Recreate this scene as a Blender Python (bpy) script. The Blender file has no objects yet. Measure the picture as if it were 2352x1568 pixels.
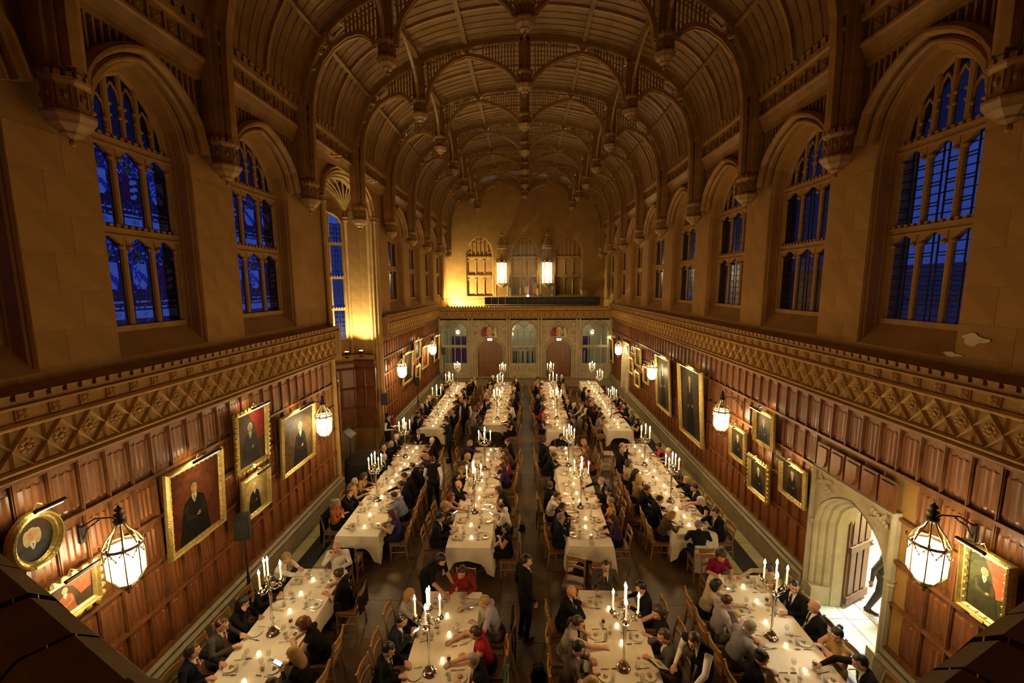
import bpy, math, random
import numpy as np
from mathutils import Matrix, Vector
random.seed(7)
PI = math.pi
S = bpy.context.scene
COL = S.collection

# ------------------------------------------------------------------ camera
F_PX, IMG_W, IMG_H = 960.0, 2352.0, 1568.0
VPX, VPY, ROLL, CAM_Z = 1206.0, 657.0, -0.005, 6.6
_pitch = math.atan((IMG_H / 2 - VPY) / F_PX)
_yaw = math.atan((VPX - IMG_W / 2) / math.hypot(F_PX, IMG_H / 2 - VPY))
_f = Vector((-math.sin(_yaw) * math.cos(_pitch), math.cos(_yaw) * math.cos(_pitch), -math.sin(_pitch)))
_r0 = Vector((math.cos(_yaw), math.sin(_yaw), 0.0)); _u0 = _r0.cross(_f)
CAM_R = _r0 * math.cos(ROLL) + _u0 * math.sin(ROLL)
CAM_U = _u0 * math.cos(ROLL) - _r0 * math.sin(ROLL)
CAM_F = _f
CAM_P = Vector((0, 0, CAM_Z))
cd = bpy.data.cameras.new('camera'); cam = bpy.data.objects.new('camera', cd); COL.objects.link(cam)
cd.sensor_width = 36.0; cd.lens = 36.0 * F_PX / IMG_W; cd.clip_start = 0.02; cd.clip_end = 300
_m = Matrix((CAM_R, CAM_U, -CAM_F)).transposed().to_4x4(); _m.translation = CAM_P
cam.matrix_world = _m
S.camera = cam

# ------------------------------------------------------------------ world, exposure
S.view_settings.view_transform = 'Standard'; S.view_settings.look = 'None'
S.view_settings.exposure = 0.0; S.view_settings.gamma = 1.0; S.view_settings.use_curve_mapping = False
W = bpy.data.worlds.new('dusk_sky'); S.world = W; W.use_nodes = True
_bg = W.node_tree.nodes['Background']; _bg.inputs[0].default_value = (0.055, 0.12, 0.62, 1); _bg.inputs[1].default_value = 0.45
S.cycles.sample_clamp_indirect = 3.0
S.cycles.use_denoising = True
S.cycles.caustics_reflective = False; S.cycles.caustics_refractive = False
S.cycles.use_adaptive_sampling = True; S.cycles.adaptive_threshold = 0.02
S.cycles.max_bounces = 6; S.cycles.diffuse_bounces = 4; S.cycles.glossy_bounces = 2
S.cycles.transmission_bounces = 4; S.cycles.transparent_max_bounces = 8

# ------------------------------------------------------------------ pixel rays (the photograph's 2352 x 1568 frame)
def ray(px, py):
    return CAM_F + CAM_R * ((px - IMG_W / 2) / F_PX) + CAM_U * ((IMG_H / 2 - py) / F_PX)
def at_z(px, py, z):
    d = ray(px, py); return CAM_P + d * ((z - CAM_Z) / d.z)
def at_x(px, py, x):
    d = ray(px, py); return CAM_P + d * (x / d.x)
def at_y(px, py, y):
    d = ray(px, py); return CAM_P + d * (y / d.y)

# ------------------------------------------------------------------ object helpers
def tag(o, label=None, cat=None, group=None, kind=None):
    if label: o['label'] = label
    if cat: o['category'] = cat
    if group: o['group'] = group
    if kind: o['kind'] = kind
    return o
def empty(name, loc=(0, 0, 0), rz=0.0, parent=None):
    o = bpy.data.objects.new(name, None); COL.objects.link(o)
    o.location = loc; o.rotation_euler = (0, 0, rz); o.empty_display_size = 0.1
    if parent: o.parent = parent
    return o
def put(name, me, parent=None, loc=(0, 0, 0), rz=0.0, rot=None, scale=None):
    o = bpy.data.objects.new(name, me); COL.objects.link(o)
    o.location = loc
    o.rotation_euler = rot if rot else (0, 0, rz)
    if scale: o.scale = scale
    if parent: o.parent = parent
    return o
def copy_tree(o, parent=None):
    c = o.copy(); COL.objects.link(c); c.parent = parent
    for ch in o.children: copy_tree(ch, c)
    return c
def lamp(name, kind, energy, color, parent=None, loc=(0, 0, 0), **kw):
    l = bpy.data.lights.new(name, kind); l.energy = energy; l.color = color
    for k, v in kw.items(): setattr(l, k, v)
    o = bpy.data.objects.new(name, l); COL.objects.link(o); o.location = loc
    if parent: o.parent = parent
    return o
def aim(o, target):
    d = Vector(target) - Vector(o.location)
    o.rotation_euler = d.to_track_quat('-Z', 'Y').to_euler()

class MB:
    """collects shapes into one mesh; M is the transform put on everything added"""
    def __init__(s): s.v = []; s.f = []; s.mi = []; s.cur = 0; s.M = None
    def add(s, vs, fs):
        b = len(s.v)
        if s.M is not None: vs = [tuple(s.M @ Vector(p)) for p in vs]
        s.v.extend([tuple(p) for p in vs])
        for f in fs: s.f.append(tuple(i + b for i in f)); s.mi.append(s.cur)
        return s
    def box(s, c, d, ch=0.0, rz=0.0, axis='z'):
        x, y, z = d[0] / 2, d[1] / 2, d[2] / 2
        if ch <= 0:
            vs = [(sx * x, sy * y, sz * z) for sz in (-1, 1) for sx, sy in ((-1, -1), (1, -1), (1, 1), (-1, 1))]
            fs = [(3, 2, 1, 0), (4, 5, 6, 7), (0, 1, 5, 4), (1, 2, 6, 5), (2, 3, 7, 6), (3, 0, 4, 7)]
        else:                                   # chamfer towards +axis only (the face one sees)
            if axis == 'z':
                L = [(-z, 0), (z - ch, 0), (z, ch)]
                vs = [(sx * (x - i), sy * (y - i), h) for h, i in L for sx, sy in ((-1, -1), (1, -1), (1, 1), (-1, 1))]
            else:                               # +x
                L = [(-x, 0), (x - ch, 0), (x, ch)]
                vs = [(h, sx * (y - i), sy * (z - i)) for h, i in L for sx, sy in ((-1, -1), (1, -1), (1, 1), (-1, 1))]
            fs = [(3, 2, 1, 0), (8, 9, 10, 11)]
            for k in (0, 4):
                for j in range(4): fs.append((k + j, k + (j + 1) % 4, k + 4 + (j + 1) % 4, k + 4 + j))
        cr, sr = math.cos(rz), math.sin(rz)
        vs = [(c[0] + p[0] * cr - p[1] * sr, c[1] + p[0] * sr + p[1] * cr, c[2] + p[2]) for p in vs]
        return s.add(vs, fs)
    def bb(s, a, b, **k):
        return s.box([(a[i] + b[i]) / 2 for i in range(3)], [abs(b[i] - a[i]) for i in range(3)], **k)
    def quad(s, *p): return s.add(p, [tuple(range(len(p)))])
    def grid(s, rows, closed=False):
        n = len(rows[0]); vs = [p for r in rows for p in r]; fs = []
        for i in range(len(rows) - 1):
            for j in range(n if closed else n - 1):
                k = (j + 1) % n
                fs.append((i * n + j, i * n + k, (i + 1) * n + k, (i + 1) * n + j))
        return s.add(vs, fs)
    def lathe(s, prof, c=(0, 0, 0), n=12, a0=0.0, a1=2 * PI, cap=True):
        full = abs(a1 - a0 - 2 * PI) < 1e-6; m = n if full else n + 1
        rows = [[(c[0] + r * math.cos(a0 + (a1 - a0) * j / n), c[1] + r * math.sin(a0 + (a1 - a0) * j / n), c[2] + z) for j in range(m)] for r, z in prof]
        s.grid(rows, full)
        if cap and full:
            if prof[0][0] > 1e-4: s.add(rows[0], [tuple(range(m))[::-1]])
            if prof[-1][0] > 1e-4: s.add(rows[-1], [tuple(range(m))])
        return s
    def tube(s, pts, r, n=6, cap=True):
        pts = [Vector(p) for p in pts]; rows = []; up = None
        for i, p in enumerate(pts):
            t = (pts[min(i + 1, len(pts) - 1)] - pts[max(i - 1, 0)])
            t = t.normalized() if t.length > 1e-9 else Vector((0, 0, 1))
            if up is None:
                up = Vector((0, 0, 1)) if abs(t.z) < 0.9 else Vector((1, 0, 0))
            a = t.cross(up); a = a.normalized() if a.length > 1e-6 else t.orthogonal().normalized()
            b = a.cross(t); up = b
            rr = r[i] if isinstance(r, (list, tuple)) else r
            rows.append([tuple(p + (a * math.cos(2 * PI * j / n) + b * math.sin(2 * PI * j / n)) * rr) for j in range(n)])
        s.grid(rows, True)
        if cap: s.add(rows[0], [tuple(range(n))[::-1]]); s.add(rows[-1], [tuple(range(n))])
        return s
    def sweep(s, pts, prof, nrm, closed=False, cap=True):
        """profile (a, b): a along the constant normal nrm, b along the in-plane side vector"""
        pts = [Vector(p) for p in pts]; nrm = Vector(nrm).normalized(); rows = []; n = len(pts)
        for i, p in enumerate(pts):
            if closed: t1 = pts[i] - pts[i - 1]; t2 = pts[(i + 1) % n] - pts[i]
            else:
                t1 = pts[i] - pts[max(i - 1, 0)]; t2 = pts[min(i + 1, n - 1)] - pts[i]
                if i == 0: t1 = t2
                if i == n - 1: t2 = t1
            t1.normalize(); t2.normalize(); t = (t1 + t2)
            t = t.normalized() if t.length > 1e-6 else t1
            side = nrm.cross(t); k = 1.0 / max(0.35, t.dot(t1))
            rows.append([tuple(p + nrm * a + side * (b * k)) for a, b in prof])
        if closed: rows.append(rows[0])
        s.grid(rows, True)
        if cap and not closed:
            m = len(prof); s.add(rows[0], [tuple(range(m))[::-1]]); s.add(rows[-1], [tuple(range(m))])
        return s
    def ball(s, c, r, n=8, m=6):
        r = (r, r, r) if not isinstance(r, (list, tuple)) else r
        prof = [(math.sin(PI * i / m), -math.cos(PI * i / m)) for i in range(m + 1)]
        rows = [[(c[0] + r[0] * q * math.cos(2 * PI * j / n), c[1] + r[1] * q * math.sin(2 * PI * j / n), c[2] + r[2] * h) for j in range(n)] for q, h in prof]
        return s.grid(rows, True)
    def prism(s, poly, o, ax, ay, h):
        """polygon in the plane (o, ax, ay) pushed along ax x ay by h"""
        o, ax, ay = Vector(o), Vector(ax), Vector(ay); nz = ax.cross(ay).normalized() * h; n = len(poly)
        a = [o + ax * p[0] + ay * p[1] for p in poly]; b = [p + nz for p in a]
        s.add([tuple(p) for p in a + b], [tuple(range(n))[::-1], tuple(range(n, 2 * n))] + [(i, (i + 1) % n, n + (i + 1) % n, n + i) for i in range(n)])
        return s
    def mesh(s, name, mats, smooth=False, auto=None):
        me = bpy.data.meshes.new(name); me.from_pydata(s.v, [], s.f)
        for m in (mats if isinstance(mats, (list, tuple)) else [mats]): me.materials.append(m)
        if any(s.mi): me.polygons.foreach_set('material_index', s.mi)
        if smooth:
            me.polygons.foreach_set('use_smooth', [True] * len(s.f))
            if auto: me.set_sharp_from_angle(angle=math.radians(auto))
        me.update(); return me
    def put(s, name, mats, parent=None, loc=(0, 0, 0), rz=0.0, smooth=False, auto=None, **k):
        return put(name, s.mesh(name, mats, smooth, auto), parent, loc, rz, **k)

def arch(x0, x1, zs, za, n=14, pt=0.22, pw=2.2):
    out = []
    for i in range(n + 1):
        t = -1 + 2 * i / n; a = abs(t)
        g = (1 - pt) * math.sqrt(max(0.0, 1 - a ** pw)) + pt * (1 - a)
        out.append(((x0 + x1) / 2 + t * (x1 - x0) / 2, zs + (za - zs) * g))
    return out
def band(w, h): return [(-w / 2, -h / 2), (w / 2, -h / 2), (w / 2, h / 2), (-w / 2, h / 2)]
def mould(w, h):      # a stepped, rounded moulding section: w along the normal, h across
    return [(-w / 2, -h / 2), (w * .15, -h / 2), (w * .28, -h * .3), (w * .5, -h * .16), (w * .5, h * .16), (w * .28, h * .3), (w * .15, h / 2), (-w / 2, h / 2)]
# ------------------------------------------------------------------ materials
def mat(name, col, rough=0.6, metal=0.0, var=0.0, scale=4.0, col2=None, bump=0.0, bscale=40.0, stretch=None, emit=None, estr=0.0, coat=0.0, spec=0.5, island=0.0, sheen=0.0):
    m = bpy.data.materials.new(name); m.use_nodes = True; nt = m.node_tree; b = nt.nodes['Principled BSDF']
    b.inputs['Base Color'].default_value = (*col, 1); b.inputs['Roughness'].default_value = rough
    b.inputs['Metallic'].default_value = metal; b.inputs['Specular IOR Level'].default_value = spec
    if coat: b.inputs['Coat Weight'].default_value = coat; b.inputs['Coat Roughness'].default_value = 0.15
    if sheen: b.inputs['Sheen Weight'].default_value = sheen
    tc = None
    if var or bump:
        tc = nt.nodes.new('ShaderNodeTexCoord'); mp = nt.nodes.new('ShaderNodeMapping')
        nt.links.new(tc.outputs['Object'], mp.inputs[0])
        if stretch: mp.inputs['Scale'].default_value = stretch
    if var:
        n = nt.nodes.new('ShaderNodeTexNoise'); n.inputs['Scale'].default_value = scale; n.inputs['Detail'].default_value = 6; n.inputs['Roughness'].default_value = 0.65
        nt.links.new(mp.outputs[0], n.inputs[0])
        r = nt.nodes.new('ShaderNodeValToRGB'); c2 = col2 if col2 else tuple(c * (1 - var) for c in col)
        r.color_ramp.elements[0].position = 0.3; r.color_ramp.elements[1].position = 0.7
        r.color_ramp.elements[0].color = (*c2, 1); r.color_ramp.elements[1].color = (*tuple(min(1, c * (1 + var * .35)) for c in col), 1)
        nt.links.new(n.outputs[0], r.inputs[0]); src = r.outputs[0]
        if island:
            oi = nt.nodes.new('ShaderNodeObjectInfo'); hs = nt.nodes.new('ShaderNodeHueSaturation')
            mr = nt.nodes.new('ShaderNodeMapRange'); mr.inputs[3].default_value = 1 - island; mr.inputs[4].default_value = 1 + island
            nt.links.new(oi.outputs['Random'], mr.inputs[0]); nt.links.new(mr.outputs[0], hs.inputs['Value']); nt.links.new(src, hs.inputs['Color']); src = hs.outputs[0]
        nt.links.new(src, b.inputs['Base Color'])
    if bump:
        n2 = nt.nodes.new('ShaderNodeTexNoise'); n2.inputs['Scale'].default_value = bscale; n2.inputs['Detail'].default_value = 4
        nt.links.new(mp.outputs[0], n2.inputs[0]); bp = nt.nodes.new('ShaderNodeBump'); bp.inputs['Strength'].default_value = bump; bp.inputs['Distance'].default_value = 0.02
        nt.links.new(n2.outputs[0], bp.inputs['Height']); nt.links.new(bp.outputs[0], b.inputs['Normal'])
    if emit:
        b.inputs['Emission Color'].default_value = (*emit, 1); b.inputs['Emission Strength'].default_value = estr
        m.cycles.emission_sampling = 'NONE'
    return m
M = {}
M['stone'] = mat('ashlar_stone', (0.385, 0.212, 0.052), 0.85, var=0.25, scale=1.6, bump=0.15, bscale=25, island=0.035)
M['stone_trim'] = mat('carved_stone', (0.44, 0.265, 0.080), 0.8, var=0.25, scale=3, bump=0.3, bscale=30)
M['screen_stone'] = mat('pale_screen_stone', (0.50, 0.43, 0.27), 0.8, var=0.25, scale=3, bump=0.3, bscale=30)
M['plinth'] = mat('plinth_stone', (0.30, 0.25, 0.15), 0.75, var=0.3, scale=5, bump=0.2)
M['oak'] = mat('oak_panel', (0.225, 0.078, 0.022), 0.28, var=0.5, scale=3.0, stretch=(6, 6, 0.7), bump=0.12, bscale=30, island=0.14)
M['oak_frame'] = mat('oak_frame', (0.215, 0.080, 0.024), 0.35, var=0.5, scale=3, stretch=(3, 3, 1), bump=0.12)
M['roof_wood'] = mat('roof_oak', (0.25, 0.130, 0.032), 0.5, var=0.45, scale=2.5, stretch=(1, 4, 1), bump=0.1, island=0.10)
M['roof_rib'] = mat('roof_rib_oak', (0.37, 0.205, 0.054), 0.45, var=0.4, scale=3, bump=0.1)
M['gold'] = mat('gilding', (0.80, 0.56, 0.17), 0.40, metal=0.35, var=0.3, scale=8)
M['gilt_frame'] = mat('gilt_picture_frame', (0.62, 0.46, 0.15), 0.34, metal=0.75, var=0.4, scale=14, bump=0.4, bscale=60)
M['floor'] = mat('floor_flag', (0.125, 0.078, 0.036), 0.42, var=0.4, scale=2.0, bump=0.1, bscale=12, island=0.22)
M['floor_joint'] = mat('floor_joint', (0.075, 0.048, 0.022), 0.8)
M['floor_pale'] = mat('floor_pale_stone', (0.42, 0.36, 0.17), 0.6, var=0.25, scale=3, island=0.12)
M['grille'] = mat('floor_grille', (0.035, 0.032, 0.025), 0.5, metal=0.5)
M['porch_flag'] = mat('porch_flagstone', (0.55, 0.58, 0.52), 0.55, var=0.2, scale=3, island=0.08)
M['tile_a'] = mat('corridor_tile_buff', (0.62, 0.42, 0.24), 0.5, var=0.2, scale=6, island=0.15)
M['tile_b'] = mat('corridor_tile_grey', (0.40, 0.38, 0.40), 0.5, var=0.2, scale=6, island=0.15)
M['plaster'] = mat('cream_plaster', (0.78, 0.66, 0.38), 0.8)
M['iron'] = mat('wrought_iron', (0.035, 0.026, 0.016), 0.45, metal=0.6)
M['bronze'] = mat('lantern_bronze', (0.30, 0.22, 0.09), 0.35, metal=0.8)
M['black'] = mat('black_plastic', (0.012, 0.013, 0.012), 0.45)
M['silver'] = mat('silver_plate', (0.80, 0.78, 0.72), 0.12, metal=1.0)
M['wax'] = mat('candle_wax', (0.85, 0.80, 0.62), 0.5, emit=(1.0, 0.72, 0.36), estr=0.75)
M['flame'] = mat('candle_flame', (1, 0.7, 0.3), 0.5, emit=(1.0, 0.72, 0.36), estr=55)
M['tealight'] = mat('tealight_glow', (1, 0.8, 0.5), 0.5, emit=(1.0, 0.75, 0.42), estr=9)
M['lantern_glass'] = mat('lit_lantern_glass', (1, 0.95, 0.8), 0.4, emit=(1.0, 0.90, 0.62), estr=9)
M['lantern_core'] = mat('lantern_bulb', (1, 0.95, 0.8), 0.4, emit=(1.0, 0.92, 0.66), estr=30)
M['tabernacle_glass'] = mat('lit_tabernacle_glass', (1, 0.9, 0.65), 0.4, emit=(1.0, 0.86, 0.45), estr=4.5)
M['picture_tube'] = mat('picture_light_tube', (1, 0.95, 0.8), 0.4, emit=(1.0, 0.84, 0.46), estr=22); M['picture_tube'].cycles.emission_sampling = 'AUTO'
M['cloth'] = mat('white_linen', (0.86, 0.79, 0.62), 0.85, var=0.06, scale=3, bump=0.12, bscale=9)
M['china'] = mat('white_china', (0.78, 0.74, 0.62), 0.15, coat=0.3)
M['food'] = mat('plated_food', (0.42, 0.33, 0.10), 0.6, var=0.6, scale=60, col2=(0.16, 0.09, 0.03))
M['bread'] = mat('bread_roll', (0.55, 0.36, 0.14), 0.7, var=0.3, scale=30)
M['wine'] = mat('red_wine', (0.06, 0.004, 0.006), 0.08)
M['paper'] = mat('menu_card', (0.74, 0.68, 0.54), 0.7)
M['crest'] = mat('printed_crest', (0.30, 0.25, 0.12), 0.7)
M['beech'] = mat('chair_beech', (0.40, 0.215, 0.07), 0.38, var=0.35, scale=5, stretch=(2, 2, 8))
M['chair_seat'] = mat('chair_seat_leather', (0.16, 0.075, 0.03), 0.45, var=0.3)
M['door_oak'] = mat('door_oak', (0.23, 0.095, 0.032), 0.38, var=0.45, scale=3, stretch=(6, 6, 1), island=0.1)
M['door_grey'] = mat('weathered_door_oak', (0.14, 0.072, 0.034), 0.5, var=0.4, scale=3, stretch=(6, 6, 1))
M['lead'] = mat('lead_came', (0.012, 0.012, 0.015), 0.5, metal=0.3)
M['screen'] = mat('phone_screen', (0.5, 0.6, 0.9), 0.2, emit=(0.62, 0.70, 1.0), estr=2.2)
M['exit'] = mat('exit_sign', (0.7, 0.85, 1.0), 0.3, emit=(0.62, 0.80, 1.0), estr=1.5)
M['red'] = mat('red_paint', (0.33, 0.02, 0.015), 0.4)
M['purple'] = mat('purple_drape', (0.10, 0.05, 0.28), 0.8)
M['white_cloth'] = mat('white_garment', (0.75, 0.75, 0.72), 0.8)
M['dark_cloth'] = mat('dark_garment', (0.02, 0.022, 0.028), 0.8)
M['dark_coping'] = mat('parapet_coping', (0.30, 0.20, 0.085), 0.9, var=0.35, scale=4, bump=0.3, bscale=14)
M['black_flag'] = mat('black_stage_cloth', (0.014, 0.013, 0.011), 0.9)
M['heraldic_gold'] = mat('heraldic_gold', (0.65, 0.42, 0.08), 0.4, metal=0.5)
M['heraldic_blue'] = mat('heraldic_blue', (0.04, 0.09, 0.25), 0.5)
M['heraldic_white'] = mat('heraldic_white', (0.65, 0.60, 0.48), 0.6)

def glass_mat(name, tint, rough=0.05, mix=0.12):
    m = bpy.data.materials.new(name); m.use_nodes = True; nt = m.node_tree; nt.nodes.clear()
    o = nt.nodes.new('ShaderNodeOutputMaterial'); t = nt.nodes.new('ShaderNodeBsdfTransparent'); g = nt.nodes.new('ShaderNodeBsdfGlossy')
    t.inputs[0].default_value = (*tint, 1); g.inputs['Roughness'].default_value = rough
    lw = nt.nodes.new('ShaderNodeLayerWeight'); lw.inputs[0].default_value = .5; pw = nt.nodes.new('ShaderNodeMath'); pw.operation = 'POWER'; pw.inputs[1].default_value = 3.0; nt.links.new(lw.outputs['Facing'], pw.inputs[0])
    fr = nt.nodes.new('ShaderNodeMath'); fr.operation = 'MULTIPLY_ADD'; fr.inputs[1].default_value = .6; fr.inputs[2].default_value = .05; nt.links.new(pw.outputs[0], fr.inputs[0])
    mx = nt.nodes.new('ShaderNodeMixShader'); nt.links.new(fr.outputs[0], mx.inputs[0])
    nt.links.new(t.outputs[0], mx.inputs[1]); nt.links.new(g.outputs[0], mx.inputs[2]); nt.links.new(mx.outputs[0], o.inputs[0])
    return m
M['glass'] = glass_mat('clear_glass', (0.93, 0.93, 0.93))
M['quarry'] = glass_mat('window_quarry_glass', (0.75, 0.80, 0.90), 0.12)
M['quarry_dim'] = glass_mat('dark_window_glass', (0.07, 0.085, 0.12), 0.2)  # much darker tint than the clear quarry glass
M['oriel_glass'] = glass_mat('oriel_quarry_glass', (0.34, 0.40, 0.55), 0.15)
M['stain_pale'] = glass_mat('pale_stained_glass', (0.85, 0.9, 1.0), 0.2)
M['stain_blue'] = glass_mat('blue_stained_glass', (0.10, 0.15, 0.6), 0.2)
M['stain_dark'] = glass_mat('dark_stained_glass', (0.035, 0.045, 0.08), 0.2)
M['stain_red'] = glass_mat('red_stained_glass', (0.30, 0.03, 0.10), 0.2)
M['stain_olive'] = glass_mat('olive_stained_glass', (0.30, 0.36, 0.06), 0.2)

def glow_glass(name, col, strength, clear):
    m = bpy.data.materials.new(name); m.use_nodes = True; nt = m.node_tree; nt.nodes.clear()
    o = nt.nodes.new('ShaderNodeOutputMaterial'); t = nt.nodes.new('ShaderNodeBsdfTransparent'); e = nt.nodes.new('ShaderNodeEmission')
    e.inputs[0].default_value = (*col, 1); e.inputs[1].default_value = strength; mx = nt.nodes.new('ShaderNodeMixShader'); mx.inputs[0].default_value = 1 - clear
    nt.links.new(t.outputs[0], mx.inputs[1]); nt.links.new(e.outputs[0], mx.inputs[2]); nt.links.new(mx.outputs[0], o.inputs[0]); m.cycles.emission_sampling = 'NONE'
    return m
M['lantern_glass'] = glow_glass('lit_lantern_glass', (1.0, 0.90, 0.62), 9.0, .75)
M['tealight_glass'] = glow_glass('lit_tealight_glass', (1.0, 0.78, 0.45), 2.2, .6)

def cloth_mat(key, col, rough=0.75):
    if key not in M: M[key] = mat(key, col, .85, var=0.25, scale=10, spec=.25 if max(col) > .06 else .12)
    return M[key]
# ------------------------------------------------------------------ the hall: sizes
XW = 6.0                     # upper wall face
TY = [2.55, 5.35, 8.13, 11.25, 14.60, 17.95, 21.30, 24.65, 28.05, 31.50]     # truss lines
YB, YS, YG = -2.6, 28.6, 32.1       # wall behind, screen (gallery front), gallery back wall
Z_COR, Z_EAVE = 5.45, 11.25
OY0, OY1 = 12.62, 16.62      # oriel opening in the left wall
def WM(s): return Matrix(((-s, 0, 0, s * XW), (0, 1, 0, 0), (0, 0, 1, 0), (0, 0, 0, 1)))   # (into the room, along, up)
SIDE = {-1: 'left', 1: 'right'}
WHERE = {-1: 'on the side of the lit oriel bay', 1: 'on the side of the open stone doorway'}

# floor ------------------------------------------------------------------------------------------
mb = MB(); mb.bb((-6.2, YB, -0.3), (6.2, YG, -0.02))
floor = tag(mb.put('floor', M['floor_joint']), 'dark stone flag floor of the long dining hall', 'floor', kind='structure')
fx = [-4.75 + 9.5 * i / 9 for i in range(10)]
mb = MB(); mb.box((0, 0, -0.012), (9.5 / 9 - 0.006, 1.0 - 0.006, 0.024), ch=0.002); flag_me = mb.mesh('flagstone', M['floor'])
y = 2.0
while y < YS - 0.2:
    for i in range(9): put('flagstone', flag_me, floor, ((fx[i] + fx[i + 1]) / 2, y + 0.5, 0))
    y += 1.0
mb = MB(); mb.box((0, 0, -0.011), (0.30, 1.18, 0.024), ch=0.004); pale_me = mb.mesh('pale_slab', M['floor_pale'])
mb = MB(); mb.box((0, 0, -0.02), (0.44, 1.18, 0.02))
for i in range(12): mb.box((0, -0.54 + i * 0.098, -0.006), (0.42, 0.045, 0.012))
for i in range(5): mb.box((-0.18 + i * 0.09, 0, -0.004), (0.012, 1.16, 0.010))
grille_me = mb.mesh('heating_grille', M['grille'])
for s in (-1, 1):
    for i in range(21):
        y = 3.6 + i * 1.2
        put('pale_slab', pale_me, floor, (s * 4.90, y, 0)); put('pale_slab', pale_me, floor, (s * 5.66, y, 0))
        put('heating_grille', grille_me, floor, (s * 5.28, y, 0))
mb = MB()
for i in range(3): mb.bb((-5.8, YS - 1.3 + i * 0.3, 0), (5.8, YS, 0.10 + i * 0.09))
tag(mb.put('trim_1', M['plinth']), 'stone steps below the twin panelled doors', 'steps', kind='structure')

# wall bodies --------------------------------------------------------------------------------------
def boundary(ya, yb, zsill, zs, za): return [(ya, zsill)] + arch(ya, yb, zs, za, 16) + [(yb, zsill)]
def opening_of(i): return (TY[i] + 0.60, TY[i + 1] - 0.46, 5.57, 8.78, 10.06)
def bay_wall(mb, y0, y1, z0, z1, op):
    ya, yb, zb, zs, za = op
    mb.quad((0, y0, z0), (0, ya, z0), (0, ya, z1), (0, y0, z1)); mb.quad((0, yb, z0), (0, y1, z0), (0, y1, z1), (0, yb, z1))
    mb.quad((0, ya, z0), (0, yb, z0), (0, yb, zb), (0, ya, zb))
    a = arch(ya, yb, zs, za, 16)
    for p, q in zip(a, a[1:]): mb.quad((0, p[0], p[1]), (0, q[0], q[1]), (0, q[0], z1), (0, p[0], z1))
    mb.quad((0, ya, zb), (0, ya, zs), (0, ya + 1e-4, zs), (0, ya + 1e-4, zb))
    rows = []
    for d, ins in ((0, 0), (-.03, .02), (-.05, .02), (-.07, .045), (-.22, .06), (-.235, .075), (-.26, .075), (-.30, .10), (-.60, .105)):
        rows.append([(d, p[0], p[1]) for p in boundary(ya + ins, yb - ins, zb + 0.38 * min(1, -d / .30), zs - ins * .6, za - ins * 1.15)])
    mb.grid(rows)
    mb.quad((0, ya, zb), (0, yb, zb), (-.30, yb, zb + .38), (-.30, ya, zb + .38)); mb.quad((-.30, ya, zb + .38), (-.30, yb, zb + .38), (-.75, yb, zb + .385), (-.75, ya, zb + .385))
walls = {}
for s in (-1, 1):
    mb = MB(); mb.M = WM(s)
    for i in range(len(TY) - 1):
        y0, y1 = TY[i], TY[i + 1]
        if s < 0 and i in (3, 4): continue
        bay_wall(mb, y0, y1, 4.3, 12.6, opening_of(i))
    mb.quad((0, YB, 4.3), (0, TY[0], 4.3), (0, TY[0], 12.6), (0, YB, 12.6))
    mb.quad((0, TY[-1], 4.3), (0, YG, 4.3), (0, YG, 12.6), (0, TY[-1], 12.6))
    if s < 0:       # the oriel's arched opening
        y0, y1 = TY[3], TY[5]
        mb.quad((0, y0, 4.3), (0, OY0, 4.3), (0, OY0, 12.6), (0, y0, 12.6)); mb.quad((0, OY1, 4.3), (0, y1, 4.3), (0, y1, 12.6), (0, OY1, 12.6))
        a = arch(OY0, OY1, 9.25, 10.42, 16, .15, 2.8)
        for p, q in zip(a, a[1:]): mb.quad((0, p[0], p[1]), (0, q[0], q[1]), (0, q[0], 12.6), (0, p[0], 12.6))
        segs = [(YB, OY0), (OY1, YS)]
    else: segs = [(YB, 6.44), (8.30, YS)]
    for a, b in segs: mb.quad((0.0, a, 0), (0.0, b, 0), (0.0, b, 4.3), (0.0, a, 4.3))
    if s > 0: mb.quad((0.0, 6.44, 2.93), (0.0, 8.30, 2.93), (0.0, 8.30, 4.3), (0.0, 6.44, 4.3))
    w = mb.put('wall_' + SIDE[s], M['stone'])
    tag(w, 'long stone and oak wall ' + WHERE[s], 'wall', kind='structure'); walls[s] = w
# outer weathering skin so that dusk comes in through the windows only
mb = MB()
mb.bb((-6.35, YB, 12.4), (6.35, YG + .2, 15.6))
back = MB(); back.bb((-7.0, YB - .2, -.1), (7.0, YB, 15.5)); tag(back.put('wall_back', M['stone']), 'plain stone wall behind the near parapet', 'wall', kind='structure')

# ashlar blocks on the piers -------------------------------------------------------------------------
blk = {}
for s in (-1, 1):
    for i in range(1, 9):
        if s < 0 and i in (3, 4): continue
        yb = TY[i] - 0.46; ya = TY[i] + 0.60
        z = 5.56; r = 0
        if i == 0: continue
        while z < 8.55:
            h = 0.5; cuts = [yb + .005, yb + 0.62, ya - .005] if r % 2 else [yb + .005, yb + 0.36, ya - .005]
            for a, b in zip(cuts, cuts[1:]):
                k = (round(b - a, 3), h)
                if k not in blk: m2 = MB(); m2.box((0.0, 0, 0), (0.010, b - a - .002, h - .002), ch=.0015, axis='x'); blk[k] = m2.mesh('ashlar_block', M['stone'])
                put('ashlar_block', blk[k], walls[s], (s * XW, (a + b) / 2, z + h / 2), PI if s > 0 else 0)
            z += h; r += 1
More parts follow.
